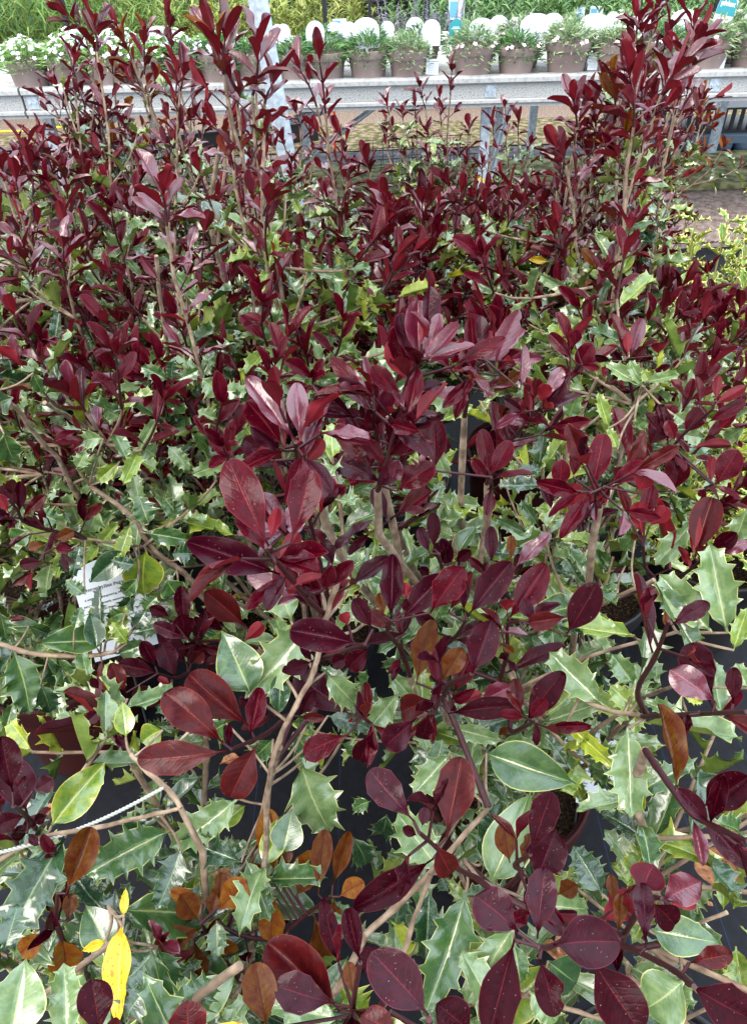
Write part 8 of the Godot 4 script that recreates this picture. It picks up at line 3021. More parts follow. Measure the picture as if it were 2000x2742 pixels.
func make_bench_pots() -> void:
	tint("herb")
	tint("petal", 0.5)
	mat("white_card", Color(0.74, 0.77, 0.80), 0.45, 0.45)
	mat("teal_card", Color(0.10, 0.48, 0.52), 0.45, 0.45)
	mat("ink", Color(0.12, 0.12, 0.14), 0.8)
	mat("grey_ink", Color(0.60, 0.62, 0.68), 0.8)
	mat("pale_ink", Color(0.9, 0.93, 0.93), 0.7)
	mat("pink_ink", Color(0.75, 0.20, 0.36), 0.7)
	var dark := [Color(0.05, 0.12, 0.04), Color(0.08, 0.18, 0.05), Color(0.12, 0.24, 0.07), Color(0.06, 0.15, 0.06)]
	var light := [Color(0.10, 0.22, 0.05), Color(0.17, 0.31, 0.08), Color(0.24, 0.38, 0.13), Color(0.12, 0.25, 0.06)]
	var greyish := [Color(0.16, 0.25, 0.13), Color(0.22, 0.31, 0.18), Color(0.12, 0.20, 0.09), Color(0.25, 0.32, 0.16)]
	var mats := []
	for i in 2:
		mats.append([cushion(100 + i, 0.085, 0.055, 520, light, 0.03), cushion(110 + i, 0.08, 0.06, 520, dark, 0.04), cushion(120 + i, 0.085, 0.075, 600, greyish, 0.05)])
	var heads := [blossoms(130, 0.08, 0.055, 60, [Color(0.80, 0.80, 0.84), Color(0.72, 0.72, 0.85)], 0.0085), blossoms(131, 0.085, 0.06, 14, [Color(0.78, 0.55, 0.66), Color(0.80, 0.68, 0.74)], 0.009), blossoms(132, 0.08, 0.055, 40, [Color(0.62, 0.55, 0.78), Color(0.74, 0.70, 0.84)], 0.008)]
	var body := MB.new()
	body.lathe([Vector2(0, 0.001), Vector2(0.054, 0.001), Vector2(0.056, 0.004), Vector2(0.0665, 0.078), Vector2(0.0715, 0.080), Vector2(0.0735, 0.104), Vector2(0.072, 0.107), Vector2(0.0695, 0.106), Vector2(0.066, 0.08), Vector2(0.06, 0.06), Vector2(0, 0.06)], 32)
	var pot_mesh := body.mesh(M["taupe_pot"])
	# x along the bench, row, cushion kind, blossom kind
	var spots := []
	var xs := [-1.37, -1.20, -1.04, -0.86, -0.72, -0.57, -0.42, -0.26, -0.13, 0.04, 0.20, 0.47, 0.645, 0.85, 1.03, 1.23, 1.42, 1.60]
	for i in xs.size():
		var kind := 0 if i < 4 else (1 if i < 9 else (2 if i == 10 else (1 if i % 3 == 0 else 2)))
		var head := 0 if i < 3 else (2 if i in [3, 4, 5] else (1 if i > 10 else -1))
		spots.append([xs[i], -0.070 + (0.012 if i == 10 else 0.0), kind, head, 0])
	for i in 15:
		spots.append([-1.46 + 0.215 * i, -0.26, 0 if i < 5 else (1 if i < 9 else 2), 0 if i < 4 else (2 if i < 6 else (-1 if i < 10 else 1)), 1])
	var n := [0, 0]
	for s in spots:
		var row: int = s[4]
		var what: String = ["bright green cushion", "dark green cushion", "grey-green trailing cushion"][s[2]] + (["", " with white flowers", " with pink flowers", " with lilac flowers"][s[3] + 1])
		var t := thing("potted_plant", "pot of %s, %s from the left, %s bench row" % [what, nth(n[row]), "front" if row == 0 else "rear"], "potted plant", bench_point(s[0], 0.6735 if row == 1 else 0.6925 - 0.0, s[1]), rng.randf() * TAU, "potted plants on the bench")
		n[row] += 1
		var k := rng.randf_range(0.98, 1.16)
		t.scale = Vector3(1.12, 1.0, 1.12) * k
		if row == 0:
			t.position.y = 0.6735
		part("pot", pot_mesh, t)
		var f := part("foliage", mats[rng.randi_range(0, 1)][s[2]], t, Transform3D(Basis.IDENTITY, Vector3(0, 0.092, 0)))
		f.set_meta("kind", "stuff")
		if s[3] >= 0:
			var h := part("flowers", heads[s[3]], t, Transform3D(Basis.IDENTITY, Vector3(0, 0.097, 0)))
			h.set_meta("kind", "stuff")
	# white cards standing in the pots: x, z, width, height above the soil, tilt
	var cards := [[-1.22, -0.3, 0.12, 0.13, 0.1], [-1.02, -0.25, 0.11, 0.12, -0.1], [-0.86, -0.28, 0.12, 0.13, 0.05], [-0.35, -0.3, 0.06, 0.115, 0.0], [-0.30, -0.12, 0.052, 0.155, 0.0], [-0.175, -0.13, 0.078, 0.165, 0.04], [-0.10, -0.27, 0.085, 0.125, -0.05], [-0.045, -0.29, 0.07, 0.12, 0.1], [0.035, -0.13, 0.11, 0.175, -0.06], [0.12, -0.28, 0.06, 0.12, 0.0], [0.235, -0.27, 0.08, 0.14, 0.06], [0.30, -0.15, 0.075, 0.15, -0.03], [0.51, -0.17, 0.115, 0.145, 0.0], [0.585, -0.28, 0.085, 0.135, 0.1], [0.66, -0.30, 0.06, 0.115, 0.0], [0.735, -0.16, 0.14, 0.165, -0.03], [0.815, -0.27, 0.10, 0.14, 0.0], [0.965, -0.16, 0.125, 0.155, 0.05], [1.06, -0.18, 0.068, 0.16, -0.28], [1.16, -0.16, 0.12, 0.145, 0.0], [1.34, -0.18, 0.13, 0.16, 0.03], [1.62, -0.18, 0.12, 0.14, 0.1]]
	for i in cards.size():
		var c: Array = cards[i]
		var t := thing("plant_label", "white round-topped plant label, %s from the left along the bench" % nth(i), "label", bench_point(c[0], 0.775, c[1]), rng.randf_range(-0.3, 0.3), "white labels in the bench pots")
		t.rotation.z = c[4] * -1.0
		t.rotation.x = rng.randf_range(-0.3, -0.1)
		part("card", plate(c[2], c[3] * 0.62, minf(c[2] * 0.5, 0.04), 0.0016, 0.04).mesh(M["white_card"]), t)
		if c[1] > -0.2:
			print_lines(t, c[2], c[3] * 0.40, c[3] * 0.08, 4, 0.0010, M["grey_ink"])
	for c in [[0.405, -0.2, 0.055, 0.085, 0.0, "small teal plant label with a flower print among the bench pots"], [1.47, -0.16, 0.075, 0.145, -0.18, "tall teal topped plant label printed with pink flowers at the right"]]:
		var t := thing("picture_label", c[5], "label", bench_point(c[0], 0.775, c[1]), -0.1)
		t.rotation.z = c[4]
		t.rotation.x = -0.15
		part("card", plate(c[2], c[3], c[2] * 0.5, 0.0016, 0.04).mesh(M["teal_card"] if c[2] < 0.06 else M["white_card"]), t)
		if c[2] > 0.06:
			var b := plate(c[2] * 0.99, c[3] * 0.46, c[2] * 0.495, 0.0012)
			part("teal_print", b.mesh(M["teal_card"]), t, Transform3D(Basis.IDENTITY, Vector3(0, c[3] * 0.535, 0.0012)))
			words(t, "phlox", 0.022, Vector3(0, c[3] * 0.80, 0.0024), M["pale_ink"], false, 700)
			for q in 7:
				var f := MB.new()
				var mid := Vector3(rng.randf_range(-0.024, 0.024), 0.02 + 0.011 * q, 0.0012)
				for e in 6:
					var a0 := TAU * e / 6.0
					f.face([mid, mid + Vector3(cos(a0), sin(a0), 0) * 0.007, mid + Vector3(cos(a0 + 0.7), sin(a0 + 0.7), 0) * 0.007])
				part("flower_print", f.mesh(M["pink_ink"]), t)
		else:
			print_lines(t, c[2], c[3] * 0.66, c[3] * 0.60, 2, 0.0010, M["pale_ink"])
	# price cards leaning on the pots
	for c in [[1.435, 0.003, 0.075, 0.07, "white text card fixed to the front of the right hand pot"], [0.95, -0.02, 0.04, 0.06, "small white card wedged between two pots on the bench"], [0.30, -0.02, 0.05, 0.055, "small white card lying by the trailing plant's pot on the bench"]]:
		var t := thing("text_card", c[4], "card", bench_point(c[0], 0.693, c[1] - 0.012), 0.0)
		t.rotation.x = -0.12
		t.rotation.z = -0.05
		var b := MB.new()
		b.box(Vector3(-c[2] / 2, 0.0, -0.0008), Vector3(c[2] / 2, c[3], 0.0008))
		part("card", b.mesh(M["white_card"]), t)
		words(t, "Phlox Subulata", c[2] * 0.13, Vector3(0, c[3] * 0.84, 0.0009), M["ink"], true, 700)
		print_lines(t, c[2], c[3] * 0.68, c[3] * 0.15, 6, 0.0009, M["grey_ink"])



# upright leafy stems, one clump
func clump(seed_: int, stems: int, r: float, h: float, leaf_len: float, leaf_w: float, per: int, cols: Array, lean: float) -> ArrayMesh:
	var g := RandomNumberGenerator.new()
	g.seed = seed_
	var b := MB.new()
	for i in stems:
		var a := g.randf() * TAU
		var q := sqrt(g.randf()) * r
		var p := Vector3(cos(a) * q, 0, sin(a) * q)
		var hh := h * g.randf_range(0.65, 1.05)
		var top := p + Vector3(cos(a) * lean * q / r * hh + g.randf_range(-0.06, 0.06), hh, sin(a) * lean * q / r * hh + g.randf_range(-0.06, 0.06))
		b.col = cols[0].lerp(Color(0.2, 0.16, 0.06), 0.3)
		b.tube([p, p.lerp(top, 0.5) + Vector3(0, 0.02, 0), top], [0.004, 0.003, 0.0015], 5, false)
		for k in per:
			var t := lerpf(0.15, 1.0, (k + g.randf()) / per)
			var c := p.lerp(top, t)
			var an := g.randf() * TAU
			var d := Vector3(cos(an), g.randf_range(0.15, 1.0), sin(an)).normalized()
			var nn := (Vector3.UP - d * d.y).normalized()
			b.col = cols[g.randi_range(0, cols.size() - 1)] * g.randf_range(0.8, 1.15)
			b.blade(c, d, nn, leaf_len * g.randf_range(0.7, 1.2), leaf_w * g.randf_range(0.7, 1.2), g.randf_range(0.1, 0.5))
	return b.mesh(M["herb"])


func make_background() -> void:
	var lime := [Color(0.11, 0.21, 0.04), Color(0.16, 0.27, 0.05), Color(0.07, 0.15, 0.035), Color(0.20, 0.29, 0.08)]
	var mid := [Color(0.07, 0.16, 0.045), Color(0.12, 0.23, 0.07), Color(0.05, 0.12, 0.04), Color(0.16, 0.27, 0.10)]
	var dull := [Color(0.14, 0.18, 0.07), Color(0.20, 0.24, 0.10), Color(0.25, 0.20, 0.12), Color(0.11, 0.16, 0.06)]
	var gold := [Color(0.24, 0.27, 0.05), Color(0.19, 0.25, 0.045), Color(0.13, 0.2, 0.045), Color(0.28, 0.30, 0.08)]
	var kinds := {
		"grass": [clump(201, 60, 0.23, 0.70, 0.20, 0.011, 9, lime, 0.35), clump(202, 60, 0.23, 0.64, 0.22, 0.010, 9, lime, 0.4)],
		"leafy": [clump(211, 34, 0.23, 0.52, 0.10, 0.020, 22, mid, 0.2), clump(212, 34, 0.23, 0.46, 0.10, 0.022, 22, mid, 0.25)],
		"dull": [clump(221, 34, 0.22, 0.40, 0.06, 0.010, 20, dull, 0.3), clump(222, 34, 0.22, 0.35, 0.06, 0.012, 20, dull, 0.3)],
		"gold": [clump(231, 38, 0.22, 0.56, 0.12, 0.016, 18, gold, 0.4), clump(232, 36, 0.22, 0.50, 0.12, 0.016, 18, gold, 0.4)],
	}
	var say := {"grass": "lime green grassy clump behind the bench, %s from the left", "leafy": "leafy green perennial clump behind the bench, %s from the left", "dull": "dull olive herb clump behind the bench, %s from the left", "gold": "golden green arching clump behind the pole, %s from the left"}
	var name_of := {"grass": "grass_clump", "leafy": "leafy_perennial", "dull": "herb_clump", "gold": "golden_shrub"}
	var rowlist := []
	for r in 2:
		var z := -6.45 - 0.6 * r
		for i in 17:
			var x := -3.3 + 0.41 * i + 0.17 * r
			var k := "grass"
			if x > -1.3: k = "gold"
			if x > -0.22: k = "dull"
			if x > 0.5: k = "leafy"
			
			rowlist.append([x, z, k])
	rowlist.sort_custom(func(a, b): return a[0] < b[0])
	var n := {}
	for s in rowlist:
		var k: String = s[2]
		n[k] = n.get(k, -1) + 1
		var t := thing(name_of[k], say[k] % nth(n[k]), "plant", Vector3(s[0] + rng.randf_range(-0.05, 0.05), 0.011, s[1] + rng.randf_range(-0.06, 0.06)), rng.randf() * TAU, "plants in the rows behind the bench")
		t.scale = Vector3.ONE * rng.randf_range(0.92, 1.1)
		var b := MB.new()
		b.lathe([Vector2(0, 0.0), Vector2(0.10, 0.0), Vector2(0.13, 0.19), Vector2(0.137, 0.2), Vector2(0.125, 0.2), Vector2(0.12, 0.16), Vector2(0, 0.16)], 20)
		part("pot", b.mesh(M["black_pot"]), t)
		var f := part("foliage", kinds[k][rng.randi_range(0, 1)], t, Transform3D(Basis.IDENTITY, Vector3(0, 0.1, 0)))
		f.set_meta("kind", "stuff")
	# lavender and delphinium spikes
	var lav := MB.new()
	var g := RandomNumberGenerator.new()
	g.seed = 77
	for i in 26:
		var p := Vector3(g.randf_range(-0.16, 0.16), 0.1, g.randf_range(-0.16, 0.16))
		var top := p + Vector3(g.randf_range(-0.07, 0.07), g.randf_range(0.42, 0.62), g.randf_range(-0.07, 0.07))
		lav.col = Color(0.16, 0.22, 0.10)
		lav.tube([p, top], [0.0025, 0.002], 5, false)
		for k in 26:
			lav.col = [Color(0.28, 0.22, 0.46), Color(0.38, 0.32, 0.56), Color(0.22, 0.16, 0.36)][g.randi_range(0, 2)]
			var a := g.randf() * TAU
			lav.blade(p.lerp(top, lerpf(0.72, 1.0, k / 26.0)), Vector3(cos(a), 0.5, sin(a)).normalized(), Vector3(-cos(a) * 0.5, 1, -sin(a) * 0.5).normalized(), 0.016, 0.010)
	var lav_mesh := lav.mesh(M["herb"])
	var lx := [0.36, 0.64, 0.95, 1.55]
	for i in 4:
		var t := thing("lavender", "lilac flower spikes behind the bench, %s from the left" % nth(i), "flower", Vector3(lx[i], 0.011, [-6.0, -6.05, -7.4, -7.4][i]), float(i), "lilac flower spikes behind the bench")
		t.scale = Vector3.ONE * (1.0 if i < 2 else 1.25)
		part("foliage", lav_mesh, t).set_meta("kind", "stuff")
		var b := MB.new()
		b.lathe([Vector2(0, 0.0), Vector2(0.08, 0.0), Vector2(0.1, 0.14), Vector2(0.09, 0.14), Vector2(0, 0.11)], 18)
		part("pot", b.mesh(M["black_pot"]), t)
	var fl := MB.new()
	for i in 40:
		fl.col = [Color(0.60, 0.34, 0.05), Color(0.62, 0.50, 0.08), Color(0.55, 0.22, 0.04)][g.randi_range(0, 2)]
		var p := Vector3(g.randf_range(-0.13, 0.13), g.randf_range(0.58, 0.72), g.randf_range(-0.1, 0.1))
		for k in 5:
			var a := TAU * k / 5.0
			fl.blade(p, Vector3(cos(a), 0.4, sin(a)).normalized(), Vector3(-cos(a) * 0.4, 1, -sin(a) * 0.4).normalized(), 0.022, 0.014)
	for i in 14:
		fl.col = Color(0.13, 0.22, 0.06)
		fl.tube([Vector3(g.randf_range(-0.08, 0.08), 0.1, g.randf_range(-0.08, 0.08)), Vector3(g.randf_range(-0.13, 0.13), 0.68, g.randf_range(-0.1, 0.1))], [0.003, 0.002], 5, false)
	var fl_mesh := fl.mesh(M["herb"])
	for i in 2:
		var t := thing("orange_flowers", ["orange and yellow flowers on thin stems before the dark fence", "second patch of orange flowers before the dark fence, further right"][i], "flower", Vector3(1.55 + 0.6 * i, 0.011, -7.45), 2.0 * i, "orange flowers before the fence")
		part("foliage", fl_mesh, t).set_meta("kind", "stuff")
		var b := MB.new()
		b.lathe([Vector2(0, 0.0), Vector2(0.1, 0.0), Vector2(0.12, 0.18), Vector2(0.11, 0.18), Vector2(0, 0.14)], 18)
		part("pot", b.mesh(M["black_pot"]), t)
	# dark conifers and a dark corrugated fence close the view
	var deep := [Color(0.018, 0.035, 0.014), Color(0.03, 0.055, 0.02), Color(0.045, 0.075, 0.028), Color(0.02, 0.04, 0.02)]
	var cm := []
	for v in 2:
		var b := MB.new()
		for i in 2600:
			var y := g.randf() * 2.0
			var a := g.randf() * TAU
			var rad := lerpf(0.75, 0.35, y / 2.0) * (0.55 + 0.45 * sqrt(g.randf())) * (1.0 + 0.2 * sin(a * 3.0 + y * 5.0))
			b.col = deep[g.randi_range(0, 3)] * g.randf_range(0.7, 1.4)
			b.blade(Vector3(cos(a) * rad, y, sin(a) * rad), Vector3(cos(a) * 0.6, g.randf_range(-1.0, 0.1), sin(a) * 0.6).normalized(), Vector3(cos(a), 0.6, sin(a)).normalized(), g.randf_range(0.08, 0.2), 0.035, 0.3)
		cm.append(b.mesh(M["herb"]))
	var cx := [-3.4, -2.3, -1.25, -0.35, 0.4]
	for i in cx.size():
		var t := thing("conifer", "dark drooping conifer at the top edge, %s from the left" % nth(i), "tree", Vector3(cx[i], 0.0, -9.4 - 0.3 * (i % 2)), i * 1.3, "dark conifers at the back")
		var b := MB.new()
		b.tube([Vector3(0, 0, 0), Vector3(0.03, 1.0, 0), Vector3(0, 1.95, 0)], [0.07, 0.05, 0.015], 9)
		part("trunk", b.mesh(M["tan_bark"]), t)
		part("crown", cm[i % 2], t).set_meta("kind", "stuff")
	grain(mat("dark_fence", Color.WHITE, 0.6, 0.3), noise_tex(60, 0.02, [[0.0, Color(0.10, 0.14, 0.12)], [1.0, Color(0.18, 0.23, 0.20)]], 256), 2.0)
	var fence := thing("corrugated_fence", "dark green corrugated metal fence at the back right", "fence", Vector3(1.0, 0, -9.6))
	for i in 46:
		var b := MB.new()
		b.box(Vector3(i * 0.09, 0.02, 0.0 if i % 2 else 0.03), Vector3(i * 0.09 + 0.0895, 1.9, 0.012 if i % 2 else 0.042))
		part("panel", b.mesh(M["dark_fence"]), fence)
	for y in [0.4, 1.5]:
		var b := MB.new()
		b.box(Vector3(0, y, -0.06), Vector3(4.14, y + 0.06, -0.002))
		part("rail", b.mesh(M["dark_fence"]), fence)
	# teal screen at the top left corner
	mat("teal_screen", Color(0.10, 0.42, 0.38), 0.7)
	var tl := thing("teal_screen", "teal windbreak sheet on posts at the top left corner", "screen", Vector3(-3.3, 0, -8.0))
	var sc := MB.new()
	sc.box(Vector3(-1.2, 0.3, 0), Vector3(1.0, 1.5, 0.01))
	part("sheet", sc.mesh(M["teal_screen"]), tl)
	for x in [-1.1, 0.9]:
		var b := MB.new()
		b.box(Vector3(x - 0.02, 0, -0.042), Vector3(x + 0.02, 1.55, -0.002))
		part("post", b.mesh(M["galvanised"]), tl)
	# black posts of a support frame
	mat("black_paint", Color(0.07, 0.08, 0.10), 0.5)
	var px := [[-2.0, 0.022, "leftmost black post, rising through the grass behind the bench"], [-0.215, 0.017, "black post right of the galvanised pole behind the bench"], [0.095, 0.011, "thinnest black post, behind the middle of the bench"], [0.49, 0.02, "black post behind the trailing plant in the middle of the bench"], [2.5, 0.02, "rightmost black post, behind the teal topped label"]]
	for p in px:
		var t := thing("black_post", p[2], "post", Vector3(p[0], 0.011, -6.15), 0.0, "black posts behind the bench")
		var b := MB.new()
		b.tube([Vector3(0, 0, 0), Vector3(0, 2.3, 0)], [p[1], p[1]], 10)
		part("shaft", b.mesh(M["black_paint"]), t)
		b = MB.new()
		b.tube([Vector3(0, 0.0, 0), Vector3(0, 0.012, 0)], [p[1] * 2.4, p[1] * 2.4], 10)
		part("foot", b.mesh(M["black_paint"]), t)
	# notice boards among the plants
	mat("blue_print", Color(0.35, 0.62, 0.78), 0.6)
	var sg := [[-0.12, 0.52, -6.2, 0.10, "white and blue notice board right of the pole, above the pots"], [0.70, 0.61, -6.2, 0.11, "white and pale blue notice board behind the middle pots"], [1.57, 0.54, -6.2, 0.06, "narrow white notice on a stake before the fence"], [1.68, 0.54, -6.2, 0.09, "pale teal notice on a stake before the fence"], [2.62, 0.56, -6.2, 0.09, "white and blue notice near the rightmost black post"]]
	for s in sg:
		var t := thing("notice", s[4], "sign", Vector3(s[0], 0.0, s[2]), rng.randf_range(-0.2, 0.2), "notices behind the bench")
		var b := MB.new()
		b.box(Vector3(-s[3] / 2, s[1] - 0.1, -0.003), Vector3(s[3] / 2, s[1] + 0.02, 0.003))
		part("board", b.mesh(M["white_card"]), t)
		b = MB.new()
		b.box(Vector3(-s[3] * 0.42, s[1] - 0.085, 0.0032), Vector3(s[3] * 0.05, s[1] + 0.008, 0.0045))
		part("print", b.mesh(M["blue_print"]), t)
		b = MB.new()
		b.box(Vector3(-0.008, 0.0, -0.018), Vector3(0.008, s[1], -0.0035))
		part("stake", b.mesh(M["galvanised"]), t)
	# black tubs standing before the fence
	for i in 4:
		var x: float = [0.12, 0.42, 1.36, 1.9][i]
		var t := thing("black_tub", "black plastic tub standing behind the herbs, %s from the left" % nth(i), "pot", Vector3(x * 1.2, 0.0, -8.0), 0.0, "black tubs before the fence")
		var b := MB.new()
		b.lathe([Vector2(0, 0.0), Vector2(0.13, 0.0), Vector2(0.16, 0.42), Vector2(0.17, 0.43), Vector2(0.17, 0.46), Vector2(0.15, 0.46), Vector2(0.14, 0.36), Vector2(0, 0.36)], 24)
		part("tub", b.mesh(M["black_pot"]), t)
		part("foliage", kinds["dull"][i % 2], t, Transform3D(Basis.from_scale(Vector3(0.7, 0.7, 0.7)), Vector3(0, 0.3, 0))).set_meta("kind", "stuff")


func make_small_things() -> void:
	# pole
	var t := thing("steel_pole", "thick galvanised steel pole standing between the shrubs and the bench", "pole", Vector3(-0.225, 0.005, -2.95))
	var b := MB.new()
	b.tube([Vector3(0, 0, 0), Vector3(-0.055, 0.6, 0), Vector3(-0.25, 2.7, 0)], [0.033, 0.033, 0.033], 24)
	part("tube", b.mesh(M["galvanised"]), t)
	b = MB.new()
	b.tube([Vector3(0, 0.0, 0), Vector3(0, 0.014, 0)], [0.075, 0.075], 20)
	part("base_plate", b.mesh(M["galvanised"]), t)
	# text labels in the pots of the bed
	var tags := [[Vector3(-0.345, 0.54, -0.655), 0.085, 0.14, 0.42, -0.06, "white plant label printed with text in the left shrub's pot", true], [Vector3(0.285, 0.325, -0.545), 0.09, 0.11, -0.30, 0.05, "white plant label half hidden under green leaves beside the central pot", false]]
	for g in tags:
		var at: Vector3 = g[0]
		t = thing("text_label", g[5], "label", at, g[3])
		t.rotation.x = -0.42
		t.rotation.z = g[4]
		part("card", plate(g[1], g[2], g[1] * 0.28, 0.0016, 0.02).mesh(M["white_card"]), t)
		var stake := MB.new()
		stake.tube([Vector3(0, 0.02, -0.003), Vector3(0, -0.28 if g[6] else -0.1, -0.003)], [0.0018, 0.0015], 6)
		part("stake", stake.mesh(M["black_paint"]), t)
		var w: float = g[1]
		var h: float = g[2]
		words(t, "OSMANTHUS", w * 0.08, Vector3(0, h * 0.82, 0.001), M["ink"], true, 700)
		words(t, "heterophyllus Purpureus", w * 0.068, Vector3(0, h * 0.73, 0.001), M["ink"], true, 700)
		var lines := ["A medium, slow growing, evergreen with", "purple young growth, maturing green tinged", "purple. White flowers in late summer.", "", "Size: Approx. 2.5m tall by 2m across in 10 yrs.", "Site: Needs sun with a moist but well drained soil.", "", "Plant as soon", "cover root", "in well"]
		for k in lines.size():
			if lines[k]:
				words(t, lines[k], w * 0.041, Vector3(0, h * (0.635 - 0.062 * k), 0.001), M["ink"], false, 700)
	# twine tied to the low branch
	mat("twine", Color(0.58, 0.60, 0.58), 0.9, 0.2)
	t = thing("twine", "white twisted twine tied to the low branch at the bottom left", "twine", Vector3.ZERO)
	var a0 := Vector3(TWINE[0][0], TWINE[0][1], TWINE[0][2])
	var a1 := Vector3(TWINE[1][0], TWINE[1][1], TWINE[1][2])
	for s in 2:
		var pts := []
		var rr := []
		var d := (a1 - a0).normalized()
		var u := any_perp(d)
		for i in 121:
			var f := i / 120.0
			var an := f * TAU * 22.0 + s * PI
			pts.append(a0.lerp(a1, f) + Vector3.DOWN * 0.012 * sin(f * PI) + (u * cos(an) + d.cross(u) * sin(an)) * 0.0008)
			rr.append(0.001)
		b = MB.new()
		b.tube(pts, rr, 6)
		part("strand", b.mesh(M["twine"]), t)
	# under the bench: wire basket, blue-grey tray, black crate, edging board, hose, stake
	mat("wire", Color(0.10, 0.11, 0.12), 0.6)
	mat("tray_blue", Color(0.36, 0.44, 0.52), 0.6)
	mat("hose_yellow", Color(0.85, 0.70, 0.08), 0.5)
	mat("stake_orange", Color(0.80, 0.22, 0.06), 0.6)
	for i in 2:
		t = thing("wire_basket", ["flat wire basket on the ground left of the pole under the bench", "flat wire basket on the ground right of the pole under the bench"][i], "basket", Vector3(-0.62 + 0.95 * i, 0.066 if i else 0.012, -4.25 - 0.05 * i), 0.1)
		for k in 12:
			b = MB.new()
			var x := -0.3 + 0.6 * k / 11.0
			b.tube([Vector3(x, 0.13, -0.18), Vector3(x, 0.004, -0.16), Vector3(x, 0.004, 0.16), Vector3(x, 0.13, 0.18)], [0.002, 0.002, 0.002, 0.002], 5)
			part("wire", b.mesh(M["wire"]), t)
		for k in 4:
			b = MB.new()
			var y := 0.006 + 0.042 * k
			b.tube([Vector3(-0.31, y, 0.162 + 0.006 * k), Vector3(0.31, y, 0.162 + 0.006 * k)], [0.002, 0.002], 5)
			b.tube([Vector3(-0.31, y, -0.162 - 0.006 * k), Vector3(0.31, y, -0.162 - 0.006 * k)], [0.002, 0.002], 5)
			part("rim_wire", b.mesh(M["wire"]), t)
	t = thing("plug_tray", "upturned blue-grey plug tray with round cells on the ground at the right", "tray", Vector3(2.02, 0.01, -4.78), -0.05)
	b = MB.new()
	b.box(Vector3(-0.36, 0.075, -0.2), Vector3(0.36, 0.115, 0.2))
	part("tray_body", b.mesh(M["tray_blue"]), t)
	var cell := MB.new()
	cell.lathe([Vector2(0, 0.0), Vector2(0.03, 0.0), Vector2(0.04, 0.02), Vector2(0.046, 0.075)], 18)
	var cell_mesh := cell.mesh(M["tray_blue"])
	for i in 7:
		for j in 4:
			part("cell", cell_mesh, t, Transform3D(Basis.IDENTITY, Vector3(-0.3 + 0.1 * i, 0.0, -0.15 + 0.1 * j)))
	t = thing("black_crate", "black open-sided crate standing on the plug tray at the right", "crate", Vector3(2.02, 0.126, -4.80), 0.0)
	for k in 13:
		b = MB.new()
		var x := -0.3 + 0.05 * k
		b.box(Vector3(x, 0.012, 0.15), Vector3(x + 0.02, 0.118, 0.162))
		part("slat", b.mesh(M["black_paint"]), t)
	for y in [0.0, 0.12]:
		b = MB.new()
		b.box(Vector3(-0.31, y, -0.165), Vector3(0.33, y + 0.011, 0.165))
		part("tray_plate" if y == 0.0 else "lid", b.mesh(M["black_paint"]), t)
	t = thing("edging_board", "long black edging board lying on the gravel at the left under the bench", "board", Vector3(-1.35, 0.0, -5.0), 0.22)
	b = MB.new()
	b.box(Vector3(-0.9, 0.012, -0.03), Vector3(1.1, 0.11, 0.03))
	part("plank", b.mesh(M["black_paint"]), t)
	b = MB.new()
	b.box(Vector3(-0.9, 0.112, -0.035), Vector3(1.1, 0.122, 0.035))
	part("capping", b.mesh(M["black_paint"]), t)
	t = thing("garden_hose", "yellow hose on the gravel at the left edge under the bench", "hose", Vector3.ZERO)
	b = MB.new()
	b.tube(smooth([Vector3(-3.6, 0.025, -5.62), Vector3(-2.8, 0.025, -5.68), Vector3(-2.2, 0.025, -5.66), Vector3(-1.9, 0.025, -5.9)]), spread(13, 0.009, 0.009), 10)
	part("hose", b.mesh(M["hose_yellow"]), t)
	t = thing("orange_stake", "short orange stake in the gravel right of the pole", "stake", Vector3(-0.16, 0.0, -4.95))
	b = MB.new()
	b.tube([Vector3(0, 0, 0), Vector3(0.01, 0.3, 0)], [0.008, 0.008], 8)
	part("rod", b.mesh(M["stake_orange"]), t)
	b = MB.new()
	b.tube([Vector3(0.01, 0.3, 0), Vector3(0.011, 0.32, 0)], [0.011, 0.011], 8)
	part("cap", b.mesh(M["stake_orange"]), t)


func make_litter() -> void:
	var mm := MultiMesh.new()
	mm.transform_format = MultiMesh.TRANSFORM_3D
	var am := leaf_shape("few", 3).duplicate() as ArrayMesh
	am.surface_set_material(0, top_of["t"])
	am.surface_set_material(1, top_of["t"])
	mm.mesh = am
	mm.instance_count = 130
	for i in 130:
		var L := rng.randf_range(0.015, 0.05)
		var b := Basis(Vector3.UP, rng.randf() * TAU) * Basis(Vector3.RIGHT, -PI / 2 + rng.randf_range(-0.25, 0.25)) * Basis.from_scale(Vector3(L * 0.5, L, L))
		mm.set_instance_transform(i, Transform3D(b, Vector3(rng.randf_range(-1.1, 1.1), 0.022, rng.randf_range(-2.9, 0.2))))
	var o := MultiMeshInstance3D.new()
	o.name = "fallen_leaves"
	o.multimesh = mm
	o.set_meta("kind", "stuff")
	o.set_meta("label", "dry fallen leaves scattered on the black ground cloth")
	o.set_meta("category", "leaves")
	add_child(o)


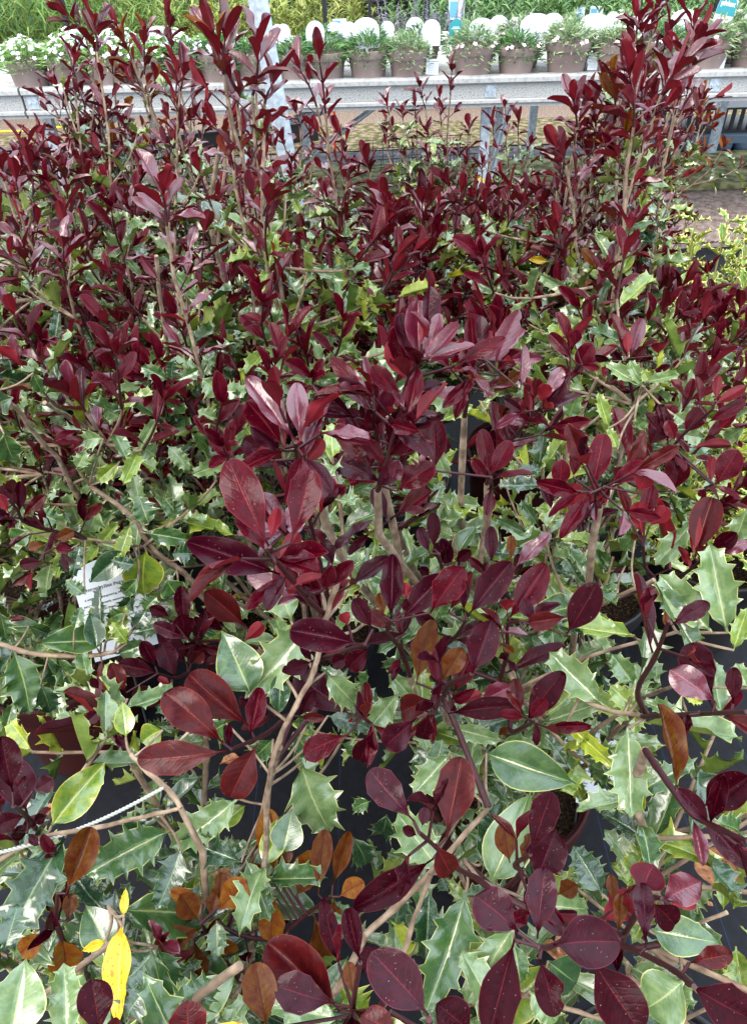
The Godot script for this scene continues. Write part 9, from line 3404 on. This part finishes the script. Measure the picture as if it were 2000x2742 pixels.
func make_variegated() -> void:
	var list := [[Vector3(0.80, 0.006, -1.56), 0.82, 0.22, 100, "bushy cream and green variegated shrub at the right edge before the path"], [Vector3(0.71, 0.006, -1.12), 0.68, 0.17, 80, "lower variegated shrub at the right edge, behind maroon shoots"], [Vector3(1.10, 0.006, -1.86), 1.0, 0.15, 60, "tallest cream-edged variegated shrub, cut off by the right edge"]]
	for q in list:
		var t := thing("variegated_shrub", q[4], "shrub", q[0], 0.0, "cream-edged variegated shrubs at the right")
		make_pot(t, 0.135, 0.25, M["black_pot"])
		for i in q[3]:
			var a := rng.randf() * TAU
			var rr := sqrt(rng.randf())
			var top: Vector3 = q[0] + Vector3(cos(a) * rr * q[2], q[1] * rng.randf_range(0.5, 1.0) * (1.0 - 0.2 * rr * rr), sin(a) * rr * q[2])
			var root: Vector3 = q[0] + Vector3(cos(a) * 0.02, 0.22, sin(a) * 0.02)
			var pts := bezier(root, root + Vector3(0, 0.15, 0) + (top - root) * 0.1, top - Vector3(0, 0.12, 0), top, 8)
			add_tube(t, "stem", pts, spread(9, 0.004, 0.0013), M["green_stalk"], 6)
			for k in 7:
				var f := lerpf(3.5, 8.0, (k + rng.randf() * 0.7) / 6.7)
				var j := mini(int(f), 7)
				var p: Vector3 = pts[j].lerp(pts[j + 1], minf(1.0, f - j))
				var spin := k * PI / 2 + rng.randf()
				for side in 2:
					var rad := Vector3(cos(spin + side * PI), 0, sin(spin + side * PI))
					var d := (rad + Vector3.UP * rng.randf_range(0.2, 1.2)).normalized()
					var nn := (Vector3.UP * 1.0 - rad * 0.7 + Vector3(rng.randf_range(-0.4, 0.4), 0, rng.randf_range(-0.4, 0.4))).normalized()
					var L := rng.randf_range(0.03, 0.05)
					leaf(t, "variegated_leaf", "v" if rng.randf() < 0.6 else "w", p, p + d * L, nn, L * rng.randf_range(0.45, 0.6))


func _ready() -> void:
	rng.seed = 11
	var cam := Camera3D.new()
	cam.name = "camera"
	cam.position = Vector3(0, 1.35, 0)
	cam.rotation_degrees = Vector3(-41, 0, -2)
	cam.fov = 69.0
	cam.near = 0.02
	cam.far = 200.0
	cam.current = true
	add_child(cam)
	var env := Environment.new()
	env.background_mode = Environment.BG_SKY
	var sky := ProceduralSkyMaterial.new()
	sky.sky_top_color = Color(0.89, 0.94, 1.0)
	sky.sky_horizon_color = Color(0.86, 0.90, 0.95)
	sky.sky_curve = 0.2
	sky.ground_bottom_color = Color(0.25, 0.24, 0.22)
	sky.ground_horizon_color = Color(0.45, 0.45, 0.45)
	sky.sun_angle_max = 60.0
	var s := Sky.new()
	s.sky_material = sky
	env.sky = s
	env.tonemap_mode = Environment.TONE_MAPPER_LINEAR
	env.tonemap_exposure = 5.0
	env.sdfgi_enabled = true
	env.ssao_enabled = true
	env.ssil_enabled = true
	var we := WorldEnvironment.new()
	we.name = "environment"
	we.environment = env
	add_child(we)
	var sun := DirectionalLight3D.new()
	sun.name = "sun"
	sun.light_energy = 0.36
	sun.light_color = Color(1.0, 0.98, 0.96)
	sun.light_angular_distance = 40.0
	sun.shadow_enabled = true
	sun.rotation_degrees = Vector3(-58, -28, 0)
	add_child(sun)
	make_materials()
	make_ground()
	make_bench()
	make_bench_pots()
	make_background()
	make_variegated()
	grow_shrubs()
	make_small_things()
	make_litter()
